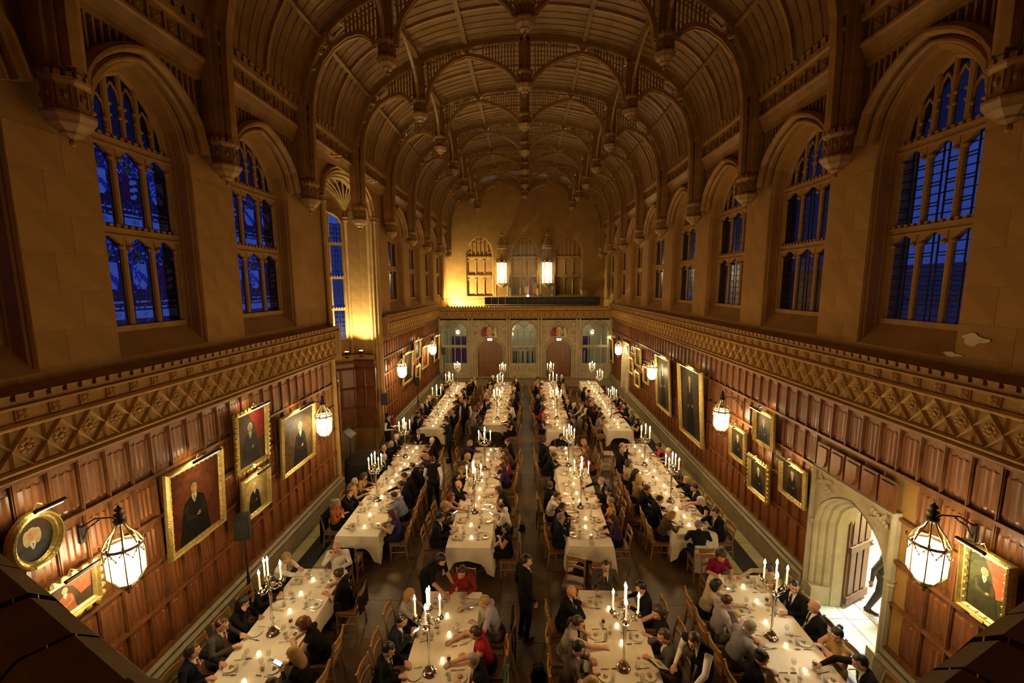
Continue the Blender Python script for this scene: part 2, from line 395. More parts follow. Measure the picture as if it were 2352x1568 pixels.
# a patch of lost plaster on one pier of the doorway side
mb = MB()
pts = [(0.16 * math.cos(a) * (1 + .35 * math.sin(3 * a + 1)), 0.075 * math.sin(a) * (1 + .3 * math.cos(4 * a))) for a in [2 * PI * j / 18 for j in range(18)]]
mb.prism(pts, (0, 0, 0), (0, 1, 0), (0, 0, 1), 0.006)
for (yy, zz, sc) in ((5.72, 5.86, 1.0), (5.98, 5.62, .8)):
    put('plaster_patch', mb.mesh('plaster_patch', mat('bare_plaster', (0.72, 0.60, 0.40), 0.9)) if sc == 1.0 else bpy.data.meshes['plaster_patch'], walls[1], (XW - 0.012, yy, zz), PI, scale=(1, sc, sc * (1 if sc == 1 else .5)))

# wainscot: plinth, frames, linenfold panels ----------------------------------------------------------
ZR = [0.64, 1.44, 2.18, 2.90, 3.60, 4.36]
CP = 0.36; Y0P = 2.97
def panel_mesh(w, h):
    mb = MB(); n = 16; rows = []
    for zz, am in ((-h / 2, 0), (-h / 2 + .06, 0.2), (-h / 2 + .085, 1), (h / 2 - .11, 1), (h / 2 - .085, 0.2), (h / 2, 0)):
        row = []
        for j in range(n + 1):
            t = j / n; e = min(t, 1 - t)
            f = (0.5 + 0.5 * math.cos(2 * PI * t * 4)) * 0.011 + (0.007 if 0.1 < t < .9 else 0)
            row.append((0.004 + f * am, -w / 2 + w * t, zz + (0.02 * math.cos(2 * PI * t * 3) if 0 < am < 1 else 0)))
        rows.append(row)
    return mb.grid(rows).mesh('panel', M['oak'])
pm = [panel_mesh(CP - .055, ZR[r + 1] - ZR[r] - .07) for r in range(5)]
def skip_panel(s, y, r):
    if s < 0: return OY0 - .12 < y < OY1 + .5
    return (6.30 < y < 8.42 and ZR[r] < 3.3)
for s in (-1, 1):
    w = walls[s]; rest = MB(); fr = MB(); fr.M = WM(s); rest.M = None
    ncol = int((YS - Y0P) / CP); nobj = 0
    segs = [(Y0P, OY0 - .02), (OY1 + .5, YS)] if s < 0 else [(Y0P, YS)]
    for a, b in segs:
        for r in range(6):
            if s > 0 and ZR[r] < 3.3:
                for aa, bb_ in ((a, 6.40), (8.34, b)): fr.bb((0.0, aa, ZR[r] - .034), (.05, bb_, ZR[r] + .034)); fr.bb((0.05, aa, ZR[r] - .012), (.064, bb_, ZR[r] + .03))
            else: fr.bb((0.0, a, ZR[r] - .034), (.05, b, ZR[r] + .034)); fr.bb((0.05, a, ZR[r] - .012), (.064, b, ZR[r] + .03))
    for c in range(ncol):
        y = Y0P + c * CP
        for r in range(5):
            if skip_panel(s, y + CP / 2, r): continue
            fr.bb((0.0, y - .02, ZR[r]), (.042, y + .02, ZR[r + 1])); fr.bb((.042, y - .008, ZR[r]), (.056, y + .008, ZR[r + 1]))
            if nobj < 296:
                put('panel', pm[r], w, (s * (XW - .0), y + CP / 2, (ZR[r] + ZR[r + 1]) / 2), PI if s > 0 else 0); nobj += 1
            else:
                rest.M = Matrix.Translation((s * XW, y + CP / 2, (ZR[r] + ZR[r + 1]) / 2)) @ Matrix.Rotation(PI if s > 0 else 0, 4, 'Z')
                rest.add([tuple(v.co) for v in pm[r].vertices], [tuple(p.vertices) for p in pm[r].polygons])
    fr.put('panel_frame', M['oak_frame'], w)
    if rest.v: tag(rest.put('panel', M['oak'], w), kind='stuff')
    pl = MB(); pl.M = WM(s)
    for a, b in (([(YB, OY0 - .02), (OY1 + .4, YS)]) if s < 0 else [(YB, 6.40), (8.34, YS)]):
        pl.bb((0, a, 0), (.20, b, .46)); pl.sweep([(0.16, a, .50), (0.16, b, .50)], mould(.10, .07), (1, 0, 0)); pl.sweep([(0.08, a, .585), (0.08, b, .585)], mould(.12, .07), (1, 0, 0))
    tag(pl.put('baseboard_' + SIDE[s], M['plinth']), 'stone plinth with moulded ledge below oak panels ' + WHERE[s], 'plinth', kind='structure')

# cornice: beads, diamond lattice, rosettes, merlons ---------------------------------------------------
LP = 0.356
def lattice_mesh():
    mb = MB(); h = 0.44; w = LP
    mb.box((0.01, 0, 0), (.02, w, h))
    def bar(a, b, wd, pr):
        a = Vector((0.02, *a)); b = Vector((0.02, *b)); t = (b - a).normalized(); n = Vector((1, 0, 0)); sd = n.cross(t) * wd
        mb.add([tuple(a - sd), tuple(a + sd), tuple(a + n * pr), tuple(b - sd), tuple(b + sd), tuple(b + n * pr)], [(0, 2, 5, 3), (2, 1, 4, 5), (0, 1, 2), (3, 5, 4)])
    for p, q in (((-w / 2, 0), (0, h / 2)), ((0, h / 2), (w / 2, 0)), ((w / 2, 0), (0, -h / 2)), ((0, -h / 2), (-w / 2, 0))): bar(p, q, .020, .045)
    for sy in (-1, 1):
        bar((sy * w / 2, 0), (sy * w / 2, h / 2), .018, .035); bar((sy * w / 2, 0), (sy * w / 2, -h / 2), .018, .035)
    for k in range(8):      # flower
        a = 2 * PI * k / 8; c = (0.022, .066 * math.cos(a), .066 * math.sin(a)); mb.ball(c, (.020, .030, .030), 6, 4)
    mb.ball((0.03, 0, 0), (.024, .034, .034), 8, 4)
    return mb.mesh('lattice_diamond', M['stone_trim'])
lat_me = lattice_mesh()
def rosette_mesh(w=0.11, m=None, nm='rosette'):
    mb = MB(); mb.box((0.012, 0, 0), (.024, w, w))
    for k in range(4):
        a = PI / 4 + PI / 2 * k; mb.ball((.028, w * .3 * math.cos(a), w * .3 * math.sin(a)), (w * .2, w * .23, w * .23), 6, 4)
    mb.ball((.035, 0, 0), (w * .2, w * .16, w * .16), 6, 4)
    return mb.mesh(nm, m or M['stone_trim'])
ros_me = rosette_mesh(0.135)
mb = MB(); mb.box((0, 0, -.025), (.11, .125, .06)); mb.box((.0, 0, .012), (.13, .135, .016)); merlon_me = mb.mesh('merlon', M['stone_trim'])
for s in (-1, 1):
    w = walls[s]; segs = [(2.6, OY0 - .03), (OY1 + .55, YS)] if s < 0 else [(2.6, YS)]
    mo = MB(); mo.M = WM(s)
    for a, b in segs:
        mo.bb((0, a, 4.40), (.10, b, 5.30))
        for z, x, wd, hh in ((4.415, .11, .10, .05), (4.50, .12, .10, .06), (5.02, .13, .12, .07), (5.275, .19, .24, .07)):
            mo.sweep([(x, a, z), (x, b, z)], mould(wd, hh), (1, 0, 0))
        mo.bb((0, a, 5.29), (.26, b, 5.34))
        mo.add([(.26, a, 5.34), (.26, b, 5.34), (0, b, 5.48), (0, a, 5.48)], [(0, 1, 2, 3)])
    if s < 0: mo.bb((0, OY0 - .06, 4.38), (.32, OY0 - .0, 5.36)); mo.bb((0, OY1 + .5, 4.38), (.32, OY1 + .56, 5.36))
    mo.put('cornice_moulding', M['stone_trim'], w)
    rest = MB()
    for a, b in segs:
        n = int((b - a) / LP)
        for i in range(n):
            y = a + (i + .5) * (b - a) / n
            put('lattice_diamond', lat_me, w, (s * (XW - .10), y, 4.76), PI if s > 0 else 0)
            put('rosette', ros_me, w, (s * (XW - .10), y, 5.145), PI if s > 0 else 0)
            for q in (-.25, .25):
                yy = y + q * (b - a) / n
                if yy < 19: put('merlon', merlon_me, w, (s * (XW - .21), yy, 5.395), PI if s > 0 else 0)
                else: rest.bb((s * (XW - .27), yy - .065, 5.34), (s * (XW - .15), yy + .065, 5.415))
    tag(rest.put('merlon', M['stone_trim'], w), kind='stuff')

# windows ---------------------------------------------------------------------------------------------
def stained_cells(mb, w, h, seed, tier):
    """small pieces of coloured glass; materials 0 dark 1 blue 2 pale 3 red 4 olive"""
    rnd = random.Random(seed); nx, nz = 16, 44; kind = rnd.choice((0, 1, 2)); asp = h / w
    for i in range(nx):
        for j in range(nz):
            u = (i + .5) / nx * 2 - 1; v = (j + .5) / nz; q = rnd.random(); c = 0
            sv = (v - .40) / .30; sw = .62 if sv > .45 else .62 * math.sqrt(max(0, 1 - ((.45 - sv) / .45) ** 2))
            if abs(u) > .88: c = 0
            elif .07 < v < .15 and abs(u) < .72: c = 2
            elif (.18 < v < .215 or .24 < v < .275) and abs(u) < .80: c = 2 if q < .72 else 0
            elif 0 < sv < 1 and abs(u) < sw:
                if kind == 0: c = 1 if abs(u * .6 + (sv - .55)) < .16 else 2
                elif kind == 1: c = 3 if u < 0 else (2 if (sv * 3.2 - u * .5) % 1 < .55 else 0)
                else: c = (1 if q < .5 else 2) if u < 0 else (2 if abs((sv - .6) + u * .4) > .14 else 1)
            elif .72 < v < .86 and abs(u) < .26 - abs(v - .78) * 1.2: c = 4 if q < .6 else 0
            elif v > .70: c = 1 if q < .40 else (2 if q < .50 else 0)
            elif abs(u) < .8 and q < .16: c = 1
            mb.cur = c; a0 = -w / 2 + w * i / nx; b0 = a0 + w / nx; c0 = -h / 2 + h * j / nz; d0 = c0 + h / nz
            mb.quad((0, a0, c0), (0, b0, c0), (0, b0, d0), (0, a0, d0))
def text_mesh(txt, size, m):
    cu = bpy.data.curves.new('txt', 'FONT'); cu.body = txt; cu.size = size; cu.align_x = 'CENTER'; cu.align_y = 'CENTER'
    o = bpy.data.objects.new('txt', cu); COL.objects.link(o)
    me = bpy.data.meshes.new_from_object(o.evaluated_get(bpy.context.evaluated_depsgraph_get()))
    bpy.data.objects.remove(o); me.materials.clear(); me.materials.append(m); return me
def leading(mb, w, h, r=.006):
    """two leaded columns of quarries joined by small diamonds"""
    p = 0.30; n = max(1, int(h / p)); p = h / n
    for yy in (-.05 * w / .5, .05 * w / .5): mb.bb((-r, yy - r, -h / 2), (r, yy + r, h / 2))
    for j in range(n + 1):
        z = -h / 2 + j * p
        for dz in ((-.025, .025) if 0 < j < n else (0,)):
            mb.bb((-r, -w / 2, z + dz - r), (r, -.05 * w / .5, z + dz + r)); mb.bb((-r, .05 * w / .5, z + dz - r), (r, w / 2, z + dz + r))
        if j < n: mb.bb((-r, -w / 2, z + p / 2 - r), (r, w / 2, z + p / 2 + r))
win_no = 0
STAIN = [M['stain_dark'], M['stain_blue'], M['stain_pale'], M['stain_red'], M['stain_olive'], M['lead']]
ORD = ['first', 'second', 'third', 'fourth', 'fifth', 'sixth', 'seventh', 'eighth', 'ninth']
for i in range(len(TY) - 1):
    ya, yb, zb, zs, za = opening_of(i); ym = (ya + yb) / 2
    hw = (yb - ya) / 2 - .10; zb += .38; zs -= .06; za -= .12; AR = arch(-hw, hw, zs, za, 16)
    def ztop(y): return np.interp(y, [p[0] for p in AR], [p[1] for p in AR])
    T1, T2 = 7.46, 8.80
    # shared meshes (local: x into room, y along, z up)
    fr = MB(); fr.sweep([(0, -hw, zb)] + [(0, p[0], p[1]) for p in AR] + [(0, hw, zb)], mould(.14, .12), (1, 0, 0)); fr.box((0, 0, zb + .02), (.16, 2 * hw, .09))
    fr_me = fr.mesh('window_frame', M['stone_trim'])
    mu = MB(); mu.tube([(0, 0, 0), (0, 0, 1)], .05, 8); mu_me = mu.mesh('mullion', M['stone_trim'])
    tr = MB(); tr.box((0, 0, 0), (.13, 2 * hw, .09)); tr.box((.02, 0, .05), (.16, 2 * hw, .03)); tr.box((.02, 0, -.05), (.15, 2 * hw, .025))
    nm = int(2 * hw / .11)
    for k in range(nm): tr.box((.04, -hw + (k + .5) * 2 * hw / nm, .085), (.09, .062, .06))
    for k in range(3):
        c = -hw + (k + .5) * 2 * hw / 3; l = hw / 3 - .03
        for q in (-1, 1): tr.add([(-.05, c + q * l, -.05), (-.05, c + q * l, -.24), (-.05, c + q * l * .45, -.11), (-.05, c, -.05), (.05, c + q * l, -.05), (.05, c + q * l, -.24), (.05, c + q * l * .45, -.11), (.05, c, -.05)],
                             [(0, 1, 2, 3), (4, 7, 6, 5), (1, 5, 6, 2), (2, 6, 7, 3), (0, 4, 5, 1)]); tr.ball((.05, c + q * l * .8, -.22), (.05, .045, .04), 6, 4)
    tr_me = tr.mesh('transom', M['stone_trim'])
    top = MB(); top.add([(0, p[0], p[1]) for p in AR] + [(0, hw, T2), (0, -hw, T2)], [tuple(range(len(AR) + 2))])
    for s in (-1, 1):
        if s < 0 and i in (3, 4): continue
        win_no += 1; rz = PI if s > 0 else 0
        stained = s < 0 and i <= 3
        root = empty('window_%d' % win_no, (s * (XW + .36), ym, 0), rz)
        tag(root, '%s traceried window from the twin doors %s' % (ORD[8 - i] if (s > 0 or i > 4) else ORD[6 - i], 'on the stone doorway side' if s > 0 else 'on the oriel bay side'), 'window', kind='structure')
        put('window_frame', fr_me, root)
        for k in (-1, 1): put('mullion', mu_me, root, (0, k * hw / 3, zb), scale=(1, 1, float(ztop(k * hw / 3)) - zb))
        for k in (-2 / 3, 0, 2 / 3): put('mullion', mu_me, root, (0, k * hw, T2), scale=(.8, .8, float(ztop(k * hw)) - T2))
        for z in (T1, T2): put('transom', tr_me, root, (0, 0, z))
        hd = MB()
        for k in range(6):
            c = -hw + (k + .5) * hw / 3; zt = min(float(ztop(c - hw / 7)), float(ztop(c + hw / 7))) - .12; l = hw / 6 - .03
            if zt < T2 + .25: continue
            for q in (-1, 1):
                hd.tube([(0, c + q * l, zt - .24), (0, c + q * l * .8, zt - .08), (0, c, zt + .04)], .022, 5); hd.ball((.02, c + q * l * .85, zt - .30), (.04, .035, .035), 6, 4); hd.ball((.02, c + q * l * .85, zt - .46), (.035, .03, .03), 6, 4)
        if hd.v: hd.put('tracery_head', M['stone_trim'], root)
        top_o = put('pane', top.mesh('pane', M['stain_dark'] if stained else M['quarry_dim']), root)
        pw = 2 * hw / 3 - .09
        for tier, (z0, z1) in enumerate(((zb + .06, T1 - .05), (T1 + .06, T2 - .05))):
            for k in range(3):
                c = -hw + (k + .5) * 2 * hw / 3; h = z1 - z0
                if stained:
                    pmb = MB(); stained_cells(pmb, pw, h, i * 31 + k * 7 + tier * 3, tier)
                    po = pmb.put('pane', STAIN, root, (0, c, (z0 + z1) / 2))
                    if i == 1:
                        t = text_mesh('1837' if (tier == 0 and k == 0) else '183' if tier else '17', .085, M['lead'])
                        put('inscription', t, po, (.016, 0, -.39 * h), rot=(PI / 2, 0, PI / 2))
                else:
                    pmb = MB(); pmb.quad((0, -pw / 2, -h / 2), (0, pw / 2, -h / 2), (0, pw / 2, h / 2), (0, -pw / 2, h / 2))
                    po = pmb.put('pane', M['quarry'] if (s > 0 and i <= 1) else M['quarry_dim'], root, (0, c, (z0 + z1) / 2))
                    if i <= 4:
                        lm = MB(); leading(lm, pw, h, .009); lm.put('leading', M['lead'], po)
# ------------------------------------------------------------------ oriel bay in the left wall
OP = [(-6.0, OY1), (-7.00, OY1), (-8.45, 15.55), (-8.45, 13.70), (-7.00, OY0), (-6.0, OY0)]
ori = MB()
def wallseg(mb, p, q, z0, z1): mb.quad((p[0], p[1], z0), (q[0], q[1], z0), (q[0], q[1], z1), (p[0], p[1], z1))
wallseg(ori, OP[0], OP[1], 0, 10.6); wallseg(ori, OP[4], OP[5], 0, 10.6)
for p, q in ((OP[1], OP[2]), (OP[2], OP[3]), (OP[3], OP[4])):
    wallseg(ori, p, q, 0, 4.55); wallseg(ori, p, q, 9.55, 10.6)
    for t0, t1 in ((0, .10), (.92, 1)):
        a = (p[0] + (q[0] - p[0]) * t0, p[1] + (q[1] - p[1]) * t0); b = (p[0] + (q[0] - p[0]) * t1, p[1] + (q[1] - p[1]) * t1); wallseg(ori, a, b, 4.55, 9.55)
ori.add([(p[0], p[1], 10.6) for p in OP], [tuple(range(6))])
ori_o = tag(ori.put('wall_oriel', M['stone']), 'floodlit canted oriel bay wall of pale ashlar', 'wall', kind='structure')
# far jamb ashlar blocks
m2 = MB(); m2.box((0.0, 0, 0), (0.012, .488, .488), ch=.0015, axis='x'); jb = m2.mesh('ashlar_block', M['stone'])
for r in range(11):
    for c in range(2): put('ashlar_block', jb, ori_o, (-6.28 - c * .49, OY1 - .002, 4.15 + .245 + r * .49), -PI / 2)
# corner shafts, fan vault
for (x, y) in ((-7.0, OY1 - .05), (-8.38, 15.5), (-8.38, 13.75), (-7.0, OY0 + .05)):
    sh = MB(); sh.lathe([(.085, 3.9), (.085, 4.05), (.06, 4.1), (.06, 9.10), (.10, 9.16), (.07, 9.2), (.11, 9.28)], (x, y, 0), 10)
    sh.put('shaft', M['stone_trim'], ori_o, smooth=True, auto=50)
CX, CY = -6.75, (OY0 + OY1) / 2
fan = MB()
for (x, y) in ((-7.0, OY1 - .05), (-7.0, OY0 + .05), (-8.38, 15.5), (-8.38, 13.75)):
    base = math.atan2(CY - y, CX - x)
    for k in range(11):
        a = base + (k - 5) * .24; L = 1.55
        pts = []
        for j in range(8):
            t = j / 7; pts.append((x + math.cos(a) * L * (1 - math.cos(t * PI / 2)), y + math.sin(a) * L * (1 - math.cos(t * PI / 2)), 9.25 + 1.28 * math.sin(t * PI / 2)))
        if all(OY0 - .02 < p[1] < OY1 + .02 and p[0] < -5.95 for p in pts[:5]): fan.tube(pts, .028, 5)
fan.put('fan_vault_rib', M['stone_trim'], ori_o)
# moulded opening: clustered shafts and arch
mo = MB()
AO = arch(OY0, OY1, 9.25, 10.42, 16, .15, 2.8)
for d, x, w in ((0.0, -6.0, .12), (-.12, -6.10, .10), (-.22, -6.22, .10), (.12, -5.94, .09)):
    A2 = [(x, (p[0] - CY) * (1 + d / 2.1) + CY, p[1] + d * .8) for p in AO]
    mo.sweep(A2, mould(.14, w), (1, 0, 0))
mo.put('arch_moulding', M['stone_trim'], ori_o)
for sgn, y0 in ((1, OY1), (-1, OY0)):
    cl = MB()
    for k, (x, dy, r) in enumerate(((-5.93, .34, .07), (-5.90, .20, .055), (-5.93, .08, .07), (-6.02, -.02, .055), (-6.14, -.04, .07), (-5.94, .46, .05))):
        yy = y0 + dy * sgn
        if sgn < 0 and dy > 0.1: continue
        cl.lathe([(r * 1.5, 0), (r * 1.5, .55), (r, .65), (r, 9.05), (r * 1.5, 9.12), (r * 1.15, 9.17), (r * 1.6, 9.27)], (x, yy, 0), 10)
    cl.put('column_cluster', M['stone_trim'], ori_o, smooth=True, auto=50)
    if sgn > 0: b = MB(); b.bb((-6.0, OY1, 0), (-5.93, OY1 + .50, 9.3)); b.put('jamb', M['stone_trim'], ori_o)
# windows of the canted sides
for wi, (p, q) in enumerate(((OP[1], OP[2]), (OP[2], OP[3]), (OP[3], OP[4]))):
    win_no += 1
    t = Vector((q[0] - p[0], q[1] - p[1], 0)); L = t.length; t.normalize(); mid = Vector(((p[0] + q[0]) / 2, (p[1] + q[1]) / 2, 0))
    inw = Vector((t.y, -t.x, 0));  inw = inw if inw.x > 0 else -inw
    root = empty('window_%d' % win_no, mid, math.atan2(inw.y, inw.x)); hw = L * .40
    tag(root, ['tall leaded oriel window beside the clustered columns', 'tall leaded window at the back of the oriel bay', 'tall leaded oriel window next to the speaker side of the wall'][wi], 'window', kind='structure')
    AR = arch(-hw, hw, 9.05, 9.5, 12); fr = MB(); fr.sweep([(0, -hw, 4.55)] + [(0, a, b) for a, b in AR] + [(0, hw, 4.55)], mould(.16, .10), (1, 0, 0)); fr.put('window_frame', M['stone_trim'], root)
    sp = MB()
    for a, b in zip(AR, AR[1:]): sp.quad((0, a[0], a[1]), (0, b[0], b[1]), (0, b[0], 9.6), (0, a[0], 9.6))
    sp.quad((0, -L * .42, 4.4), (0, L * .42, 4.4), (0, L * .42, 4.56), (0, -L * .42, 4.56)); sp.put('spandrel', M['stone'], root)
    for k in (-1 / 3, 1 / 3): m2 = MB(); m2.tube([(0, k * hw, 4.55), (0, k * hw, 9.4)], .04, 8); m2.put('mullion', M['stone_trim'], root)
    for z in (5.72, 6.95, 8.25):
        tr = MB(); tr.box((0, 0, z), (.12, 2 * hw, .08))
        for k in range(14): tr.box((.03, -hw + (k + .5) * hw / 7, z + .06), (.08, .06, .05))
        tr.put('transom', M['stone_trim'], root)
    for (z0, z1) in ((4.6, 5.68), (5.77, 6.91), (7.0, 8.2), (8.3, 9.02)):
        for k in (-1, 0, 1):
            pw = 2 * hw / 3 - .06; h = z1 - z0; pmb = MB(); pmb.quad((0, -pw / 2, -h / 2), (0, pw / 2, -h / 2), (0, pw / 2, h / 2), (0, -pw / 2, h / 2))
            po = pmb.put('pane', M['oriel_glass'], root, (0, k * 2 * hw / 3, (z0 + z1) / 2)); lm = MB(); leading(lm, pw, h, .012); lm.put('leading', M['lead'], po)
# ledge with the two floodlights, dark wainscot and bench below
led = MB(); led.add([(p[0] + .02, p[1], 3.86) for p in OP] , [tuple(range(6))])
IN = [(-6.0, OY1 - .32), (-6.85, OY1 - .32), (-8.1, 15.4), (-8.1, 13.85), (-6.85, OY0 + .32), (-6.0, OY0 + .32)]
for k in range(5):
    a, b, c, d = OP[k], OP[k + 1], IN[k], IN[k + 1]
    led.add([(a[0], a[1], 3.88), (b[0], b[1], 3.88), (d[0], d[1], 3.88), (c[0], c[1], 3.88), (a[0], a[1], 3.74), (b[0], b[1], 3.74), (d[0], d[1], 3.74), (c[0], c[1], 3.74)], [(0, 1, 2, 3), (3, 2, 6, 7), (4, 7, 6, 5)])
led.v = led.v[6:]; led.f = [tuple(i - 6 for i in f) for f in led.f[1:]]; led.mi = led.mi[1:]
led.put('ledge', M['stone_trim'], ori_o)
wp = MB()
for k in range(5):
    c, d = IN[k], IN[k + 1]; t = Vector((d[0] - c[0], d[1] - c[1], 0)); L = t.length; t.normalize()
    wallseg(wp, c, d, 0.9, 3.74)
    n = max(1, int(L / .42)); nn = Vector((t.y, -t.x, 0)); nn = nn if (nn.x * (CX - c[0]) + nn.y * (CY - c[1])) > 0 else -nn
    for i in range(n + 1):
        p = Vector((c[0], c[1], 0)) + t * (L * i / n); wp.tube([tuple(p + nn * .02 + Vector((0, 0, 1.75))), tuple(p + nn * .02 + Vector((0, 0, 3.4)))], .035, 6)
    for z in (1.75, 2.55, 3.35, 3.62): wp.tube([(c[0] + nn.x * .03, c[1] + nn.y * .03, z), (d[0] + nn.x * .03, d[1] + nn.y * .03, z)], .05, 6)
wp.put('wainscot', M['oak_frame'], ori_o)
bn = MB()
for k in range(1, 4):
    c, d = IN[k], IN[k + 1]
    f = lambda p, e: (CX + (p[0] - CX) * e, CY + (p[1] - CY) * e)
    c2, d2 = f(c, .75), f(d, .75)
    bn.add([(c[0], c[1], .95), (d[0], d[1], .95), (d2[0], d2[1], .95), (c2[0], c2[1], .95), (d2[0], d2[1], 0), (c2[0], c2[1], 0)], [(0, 1, 2, 3), (3, 2, 4, 5)])
bn.put('bench', M['plinth'], ori_o)
of = MB(); of.add([(p[0], p[1], 0.0) for p in OP], [tuple(range(6))]); of.put('oriel_floor', M['plinth'], ori_o)
for k, (x, y, tx, ty) in enumerate(((-6.86, 15.72, -7.3, 16.5), (-6.42, 16.02, -6.5, 16.6))):
    r = tag(empty('floodlight', (x, y, 3.88)), ['floodlight on the oriel ledge turned to the window corner', 'floodlight on the oriel ledge next to the clustered columns'][k], 'floodlight')
    b = MB(); b.box((0, 0, .02), (.12, .10, .04)); b.tube([(0, 0, .04), (0, 0, .14)], .012, 6); b.put('stand', M['black'], r)
    b = MB(); b.box((0, 0, .18), (.14, .10, .12)); b.put('housing', M['black'], r)
    b = MB(); b.box((0, 0, .245), (.11, .08, .012)); b.put('lens', M['lantern_core'], r)
    l = lamp('flood', 'SPOT', 430, (1.0, 0.84, 0.50), r, (0, 0, .30), spot_size=math.radians(120), spot_blend=.7, shadow_soft_size=.04)
    d = Vector((tx - x, ty - y, 5.5)); l.rotation_euler = d.to_track_quat('-Z', 'Y').to_euler()
# ------------------------------------------------------------------ screen with twin doors, gallery above
def EM(y): return Matrix(((0, 1, 0, 0), (-1, 0, 0, y), (0, 0, 1, 0), (0, 0, 0, 1)))     # (out into the hall, to the right, up)
scr = MB(); scr.M = EM(YS)
WIN = [(-5.72, -4.02), (-.92, .80), (3.94, 5.68)]; DOOR = [(-3.30, -1.52), (1.46, 3.22)]
WB_, WZ, WA = 1.30, 3.55, 4.22; DS, DA = 2.15, 3.02; FZ = 0.28
xs = sorted([-6.0, 6.0] + [v for w in WIN + DOOR for v in w])
for a, b in zip(xs, xs[1:]):
    if (a, b) in WIN:
        scr.quad((0, a, 0), (0, b, 0), (0, b, WB_), (0, a, WB_)); A = arch(a, b, WZ, WA, 14)
        for p, q in zip(A, A[1:]): scr.quad((0, p[0], p[1]), (0, q[0], q[1]), (0, q[0], 4.5), (0, p[0], 4.5))
        B = [(a, WB_)] + A + [(b, WB_)]
        scr.grid([[(0, p[0], p[1]) for p in B], [(-.14, p[0], p[1]) for p in B]])
    elif (a, b) in DOOR:
        A = arch(a, b, DS, DA, 14)
        for p, q in zip(A, A[1:]): scr.quad((0, p[0], p[1]), (0, q[0], q[1]), (0, q[0], 4.5), (0, p[0], 4.5))
        B = [(a, 0)] + A + [(b, 0)]
        scr.grid([[(0, p[0], p[1]) for p in B], [(-.26, p[0] * 1, p[1]) for p in B]])
    else: scr.quad((0, a, 0), (0, b, 0), (0, b, 4.5), (0, a, 4.5))
screen = tag(scr.put('wall_screen', M['screen_stone']), 'carved pale stone screen with twin doors below the gallery', 'wall', kind='structure')
m = EM(YS)
# buttress strips, blind tracery below the windows, string courses
st = MB(); st.M = m
for x in (-5.88, -3.86, -3.62, -1.22, -1.06, .94, 1.14, 3.54, 3.78, 5.84):
    st.box((.05, x, 2.2), (.10, .09, 4.4)); st.box((.07, x, 2.75), (.15, .12, .06)); st.add([(.10, x - .06, 4.2), (.10, x + .06, 4.2), (.02, x, 4.5)], [(0, 1, 2)])
for a, b in WIN:
    st.box((.04, (a + b) / 2, WB_ - .04), (.10, b - a + .2, .07)); st.box((.03, (a + b) / 2, .62), (.06, b - a + .2, .06)); st.box((.05, (a + b) / 2, .35), (.14, b - a + .3, .14))
    for k in range(7):
        x = a + (k + .5) * (b - a) / 7; l = (b - a) / 14
        st.tube([(.02, x - l, .68), (.02, x - l, 1.0), (.02, x, 1.2), (.02, x + l, 1.0), (.02, x + l, .68)], .014, 4); st.tube([(.02, x - l, 1.0), (.02, x, .75), (.02, x + l, 1.0)], .012, 4)
for a, b in WIN:
    A = arch(a - .03, b + .03, WZ, WA + .06, 14); st.sweep([(.03, a - .03, WB_)] + [(.03, p[0], p[1]) for p in A] + [(.03, b + .03, WB_)], mould(.10, .10), (1, 0, 0))
for a, b in DOOR:
    for g, x in ((.02, -.02), (.14, .04)):
        A = arch(a - g, b + g, DS, DA + g, 16); st.sweep([(x, a - g, FZ)] + [(x, p[0], p[1]) for p in A] + [(x, b + g, FZ)], mould(.14, .10), (1, 0, 0))
    st.ball((.08, a - .2, 2.15), (.09, .08, .09), 8, 6); st.ball((.08, b + .2, 2.15), (.09, .08, .09), 8, 6)
st.put('carved_tracery', M['screen_stone'], screen)
# carved roundels and panels either side of the arms
car = MB(); car.M = m
for (a, b) in DOOR:
    c = (a + b) / 2
    for dx in (-1.0, 1.0):
        x = c + dx; car.bb((0, x - .20, 2.75), (.03, x - .17, 4.25)); car.bb((0, x + .17, 2.75), (.03, x + .20, 4.25))
        for rr in (.13, .08): car.tube([(.03, x + rr * math.cos(t), 3.42 + rr * math.sin(t)) for t in [2 * PI * k / 14 for k in range(15)]], .016, 4)
        car.ball((.03, x, 3.42), (.03, .04, .04), 6, 4); car.box((.03, x, 3.76), (.05, .28, .10)); car.ball((.03, x - .08, 3.88), (.04, .06, .07), 6, 4); car.ball((.03, x + .08, 3.88), (.04, .06, .07), 6, 4)
        for k in range(5): car.ball((.02, x + .08 * math.sin(k * 2), 3.1 - k * .08), (.03, .06, .05), 6, 4)
        car.tube([(.02, x - .17, 4.05), (.02, x, 4.25), (.02, x + .17, 4.05)], .02, 4)
    for k in range(9):
        x = c - .62 + k * .155
        if abs(x - c) > .22: car.tube([(.02, x, 3.85), (.02, x + .04, 4.12), (.02, x - .03, 4.28)], .02, 4)
car.put('carved_badge', M['screen_stone'], screen)
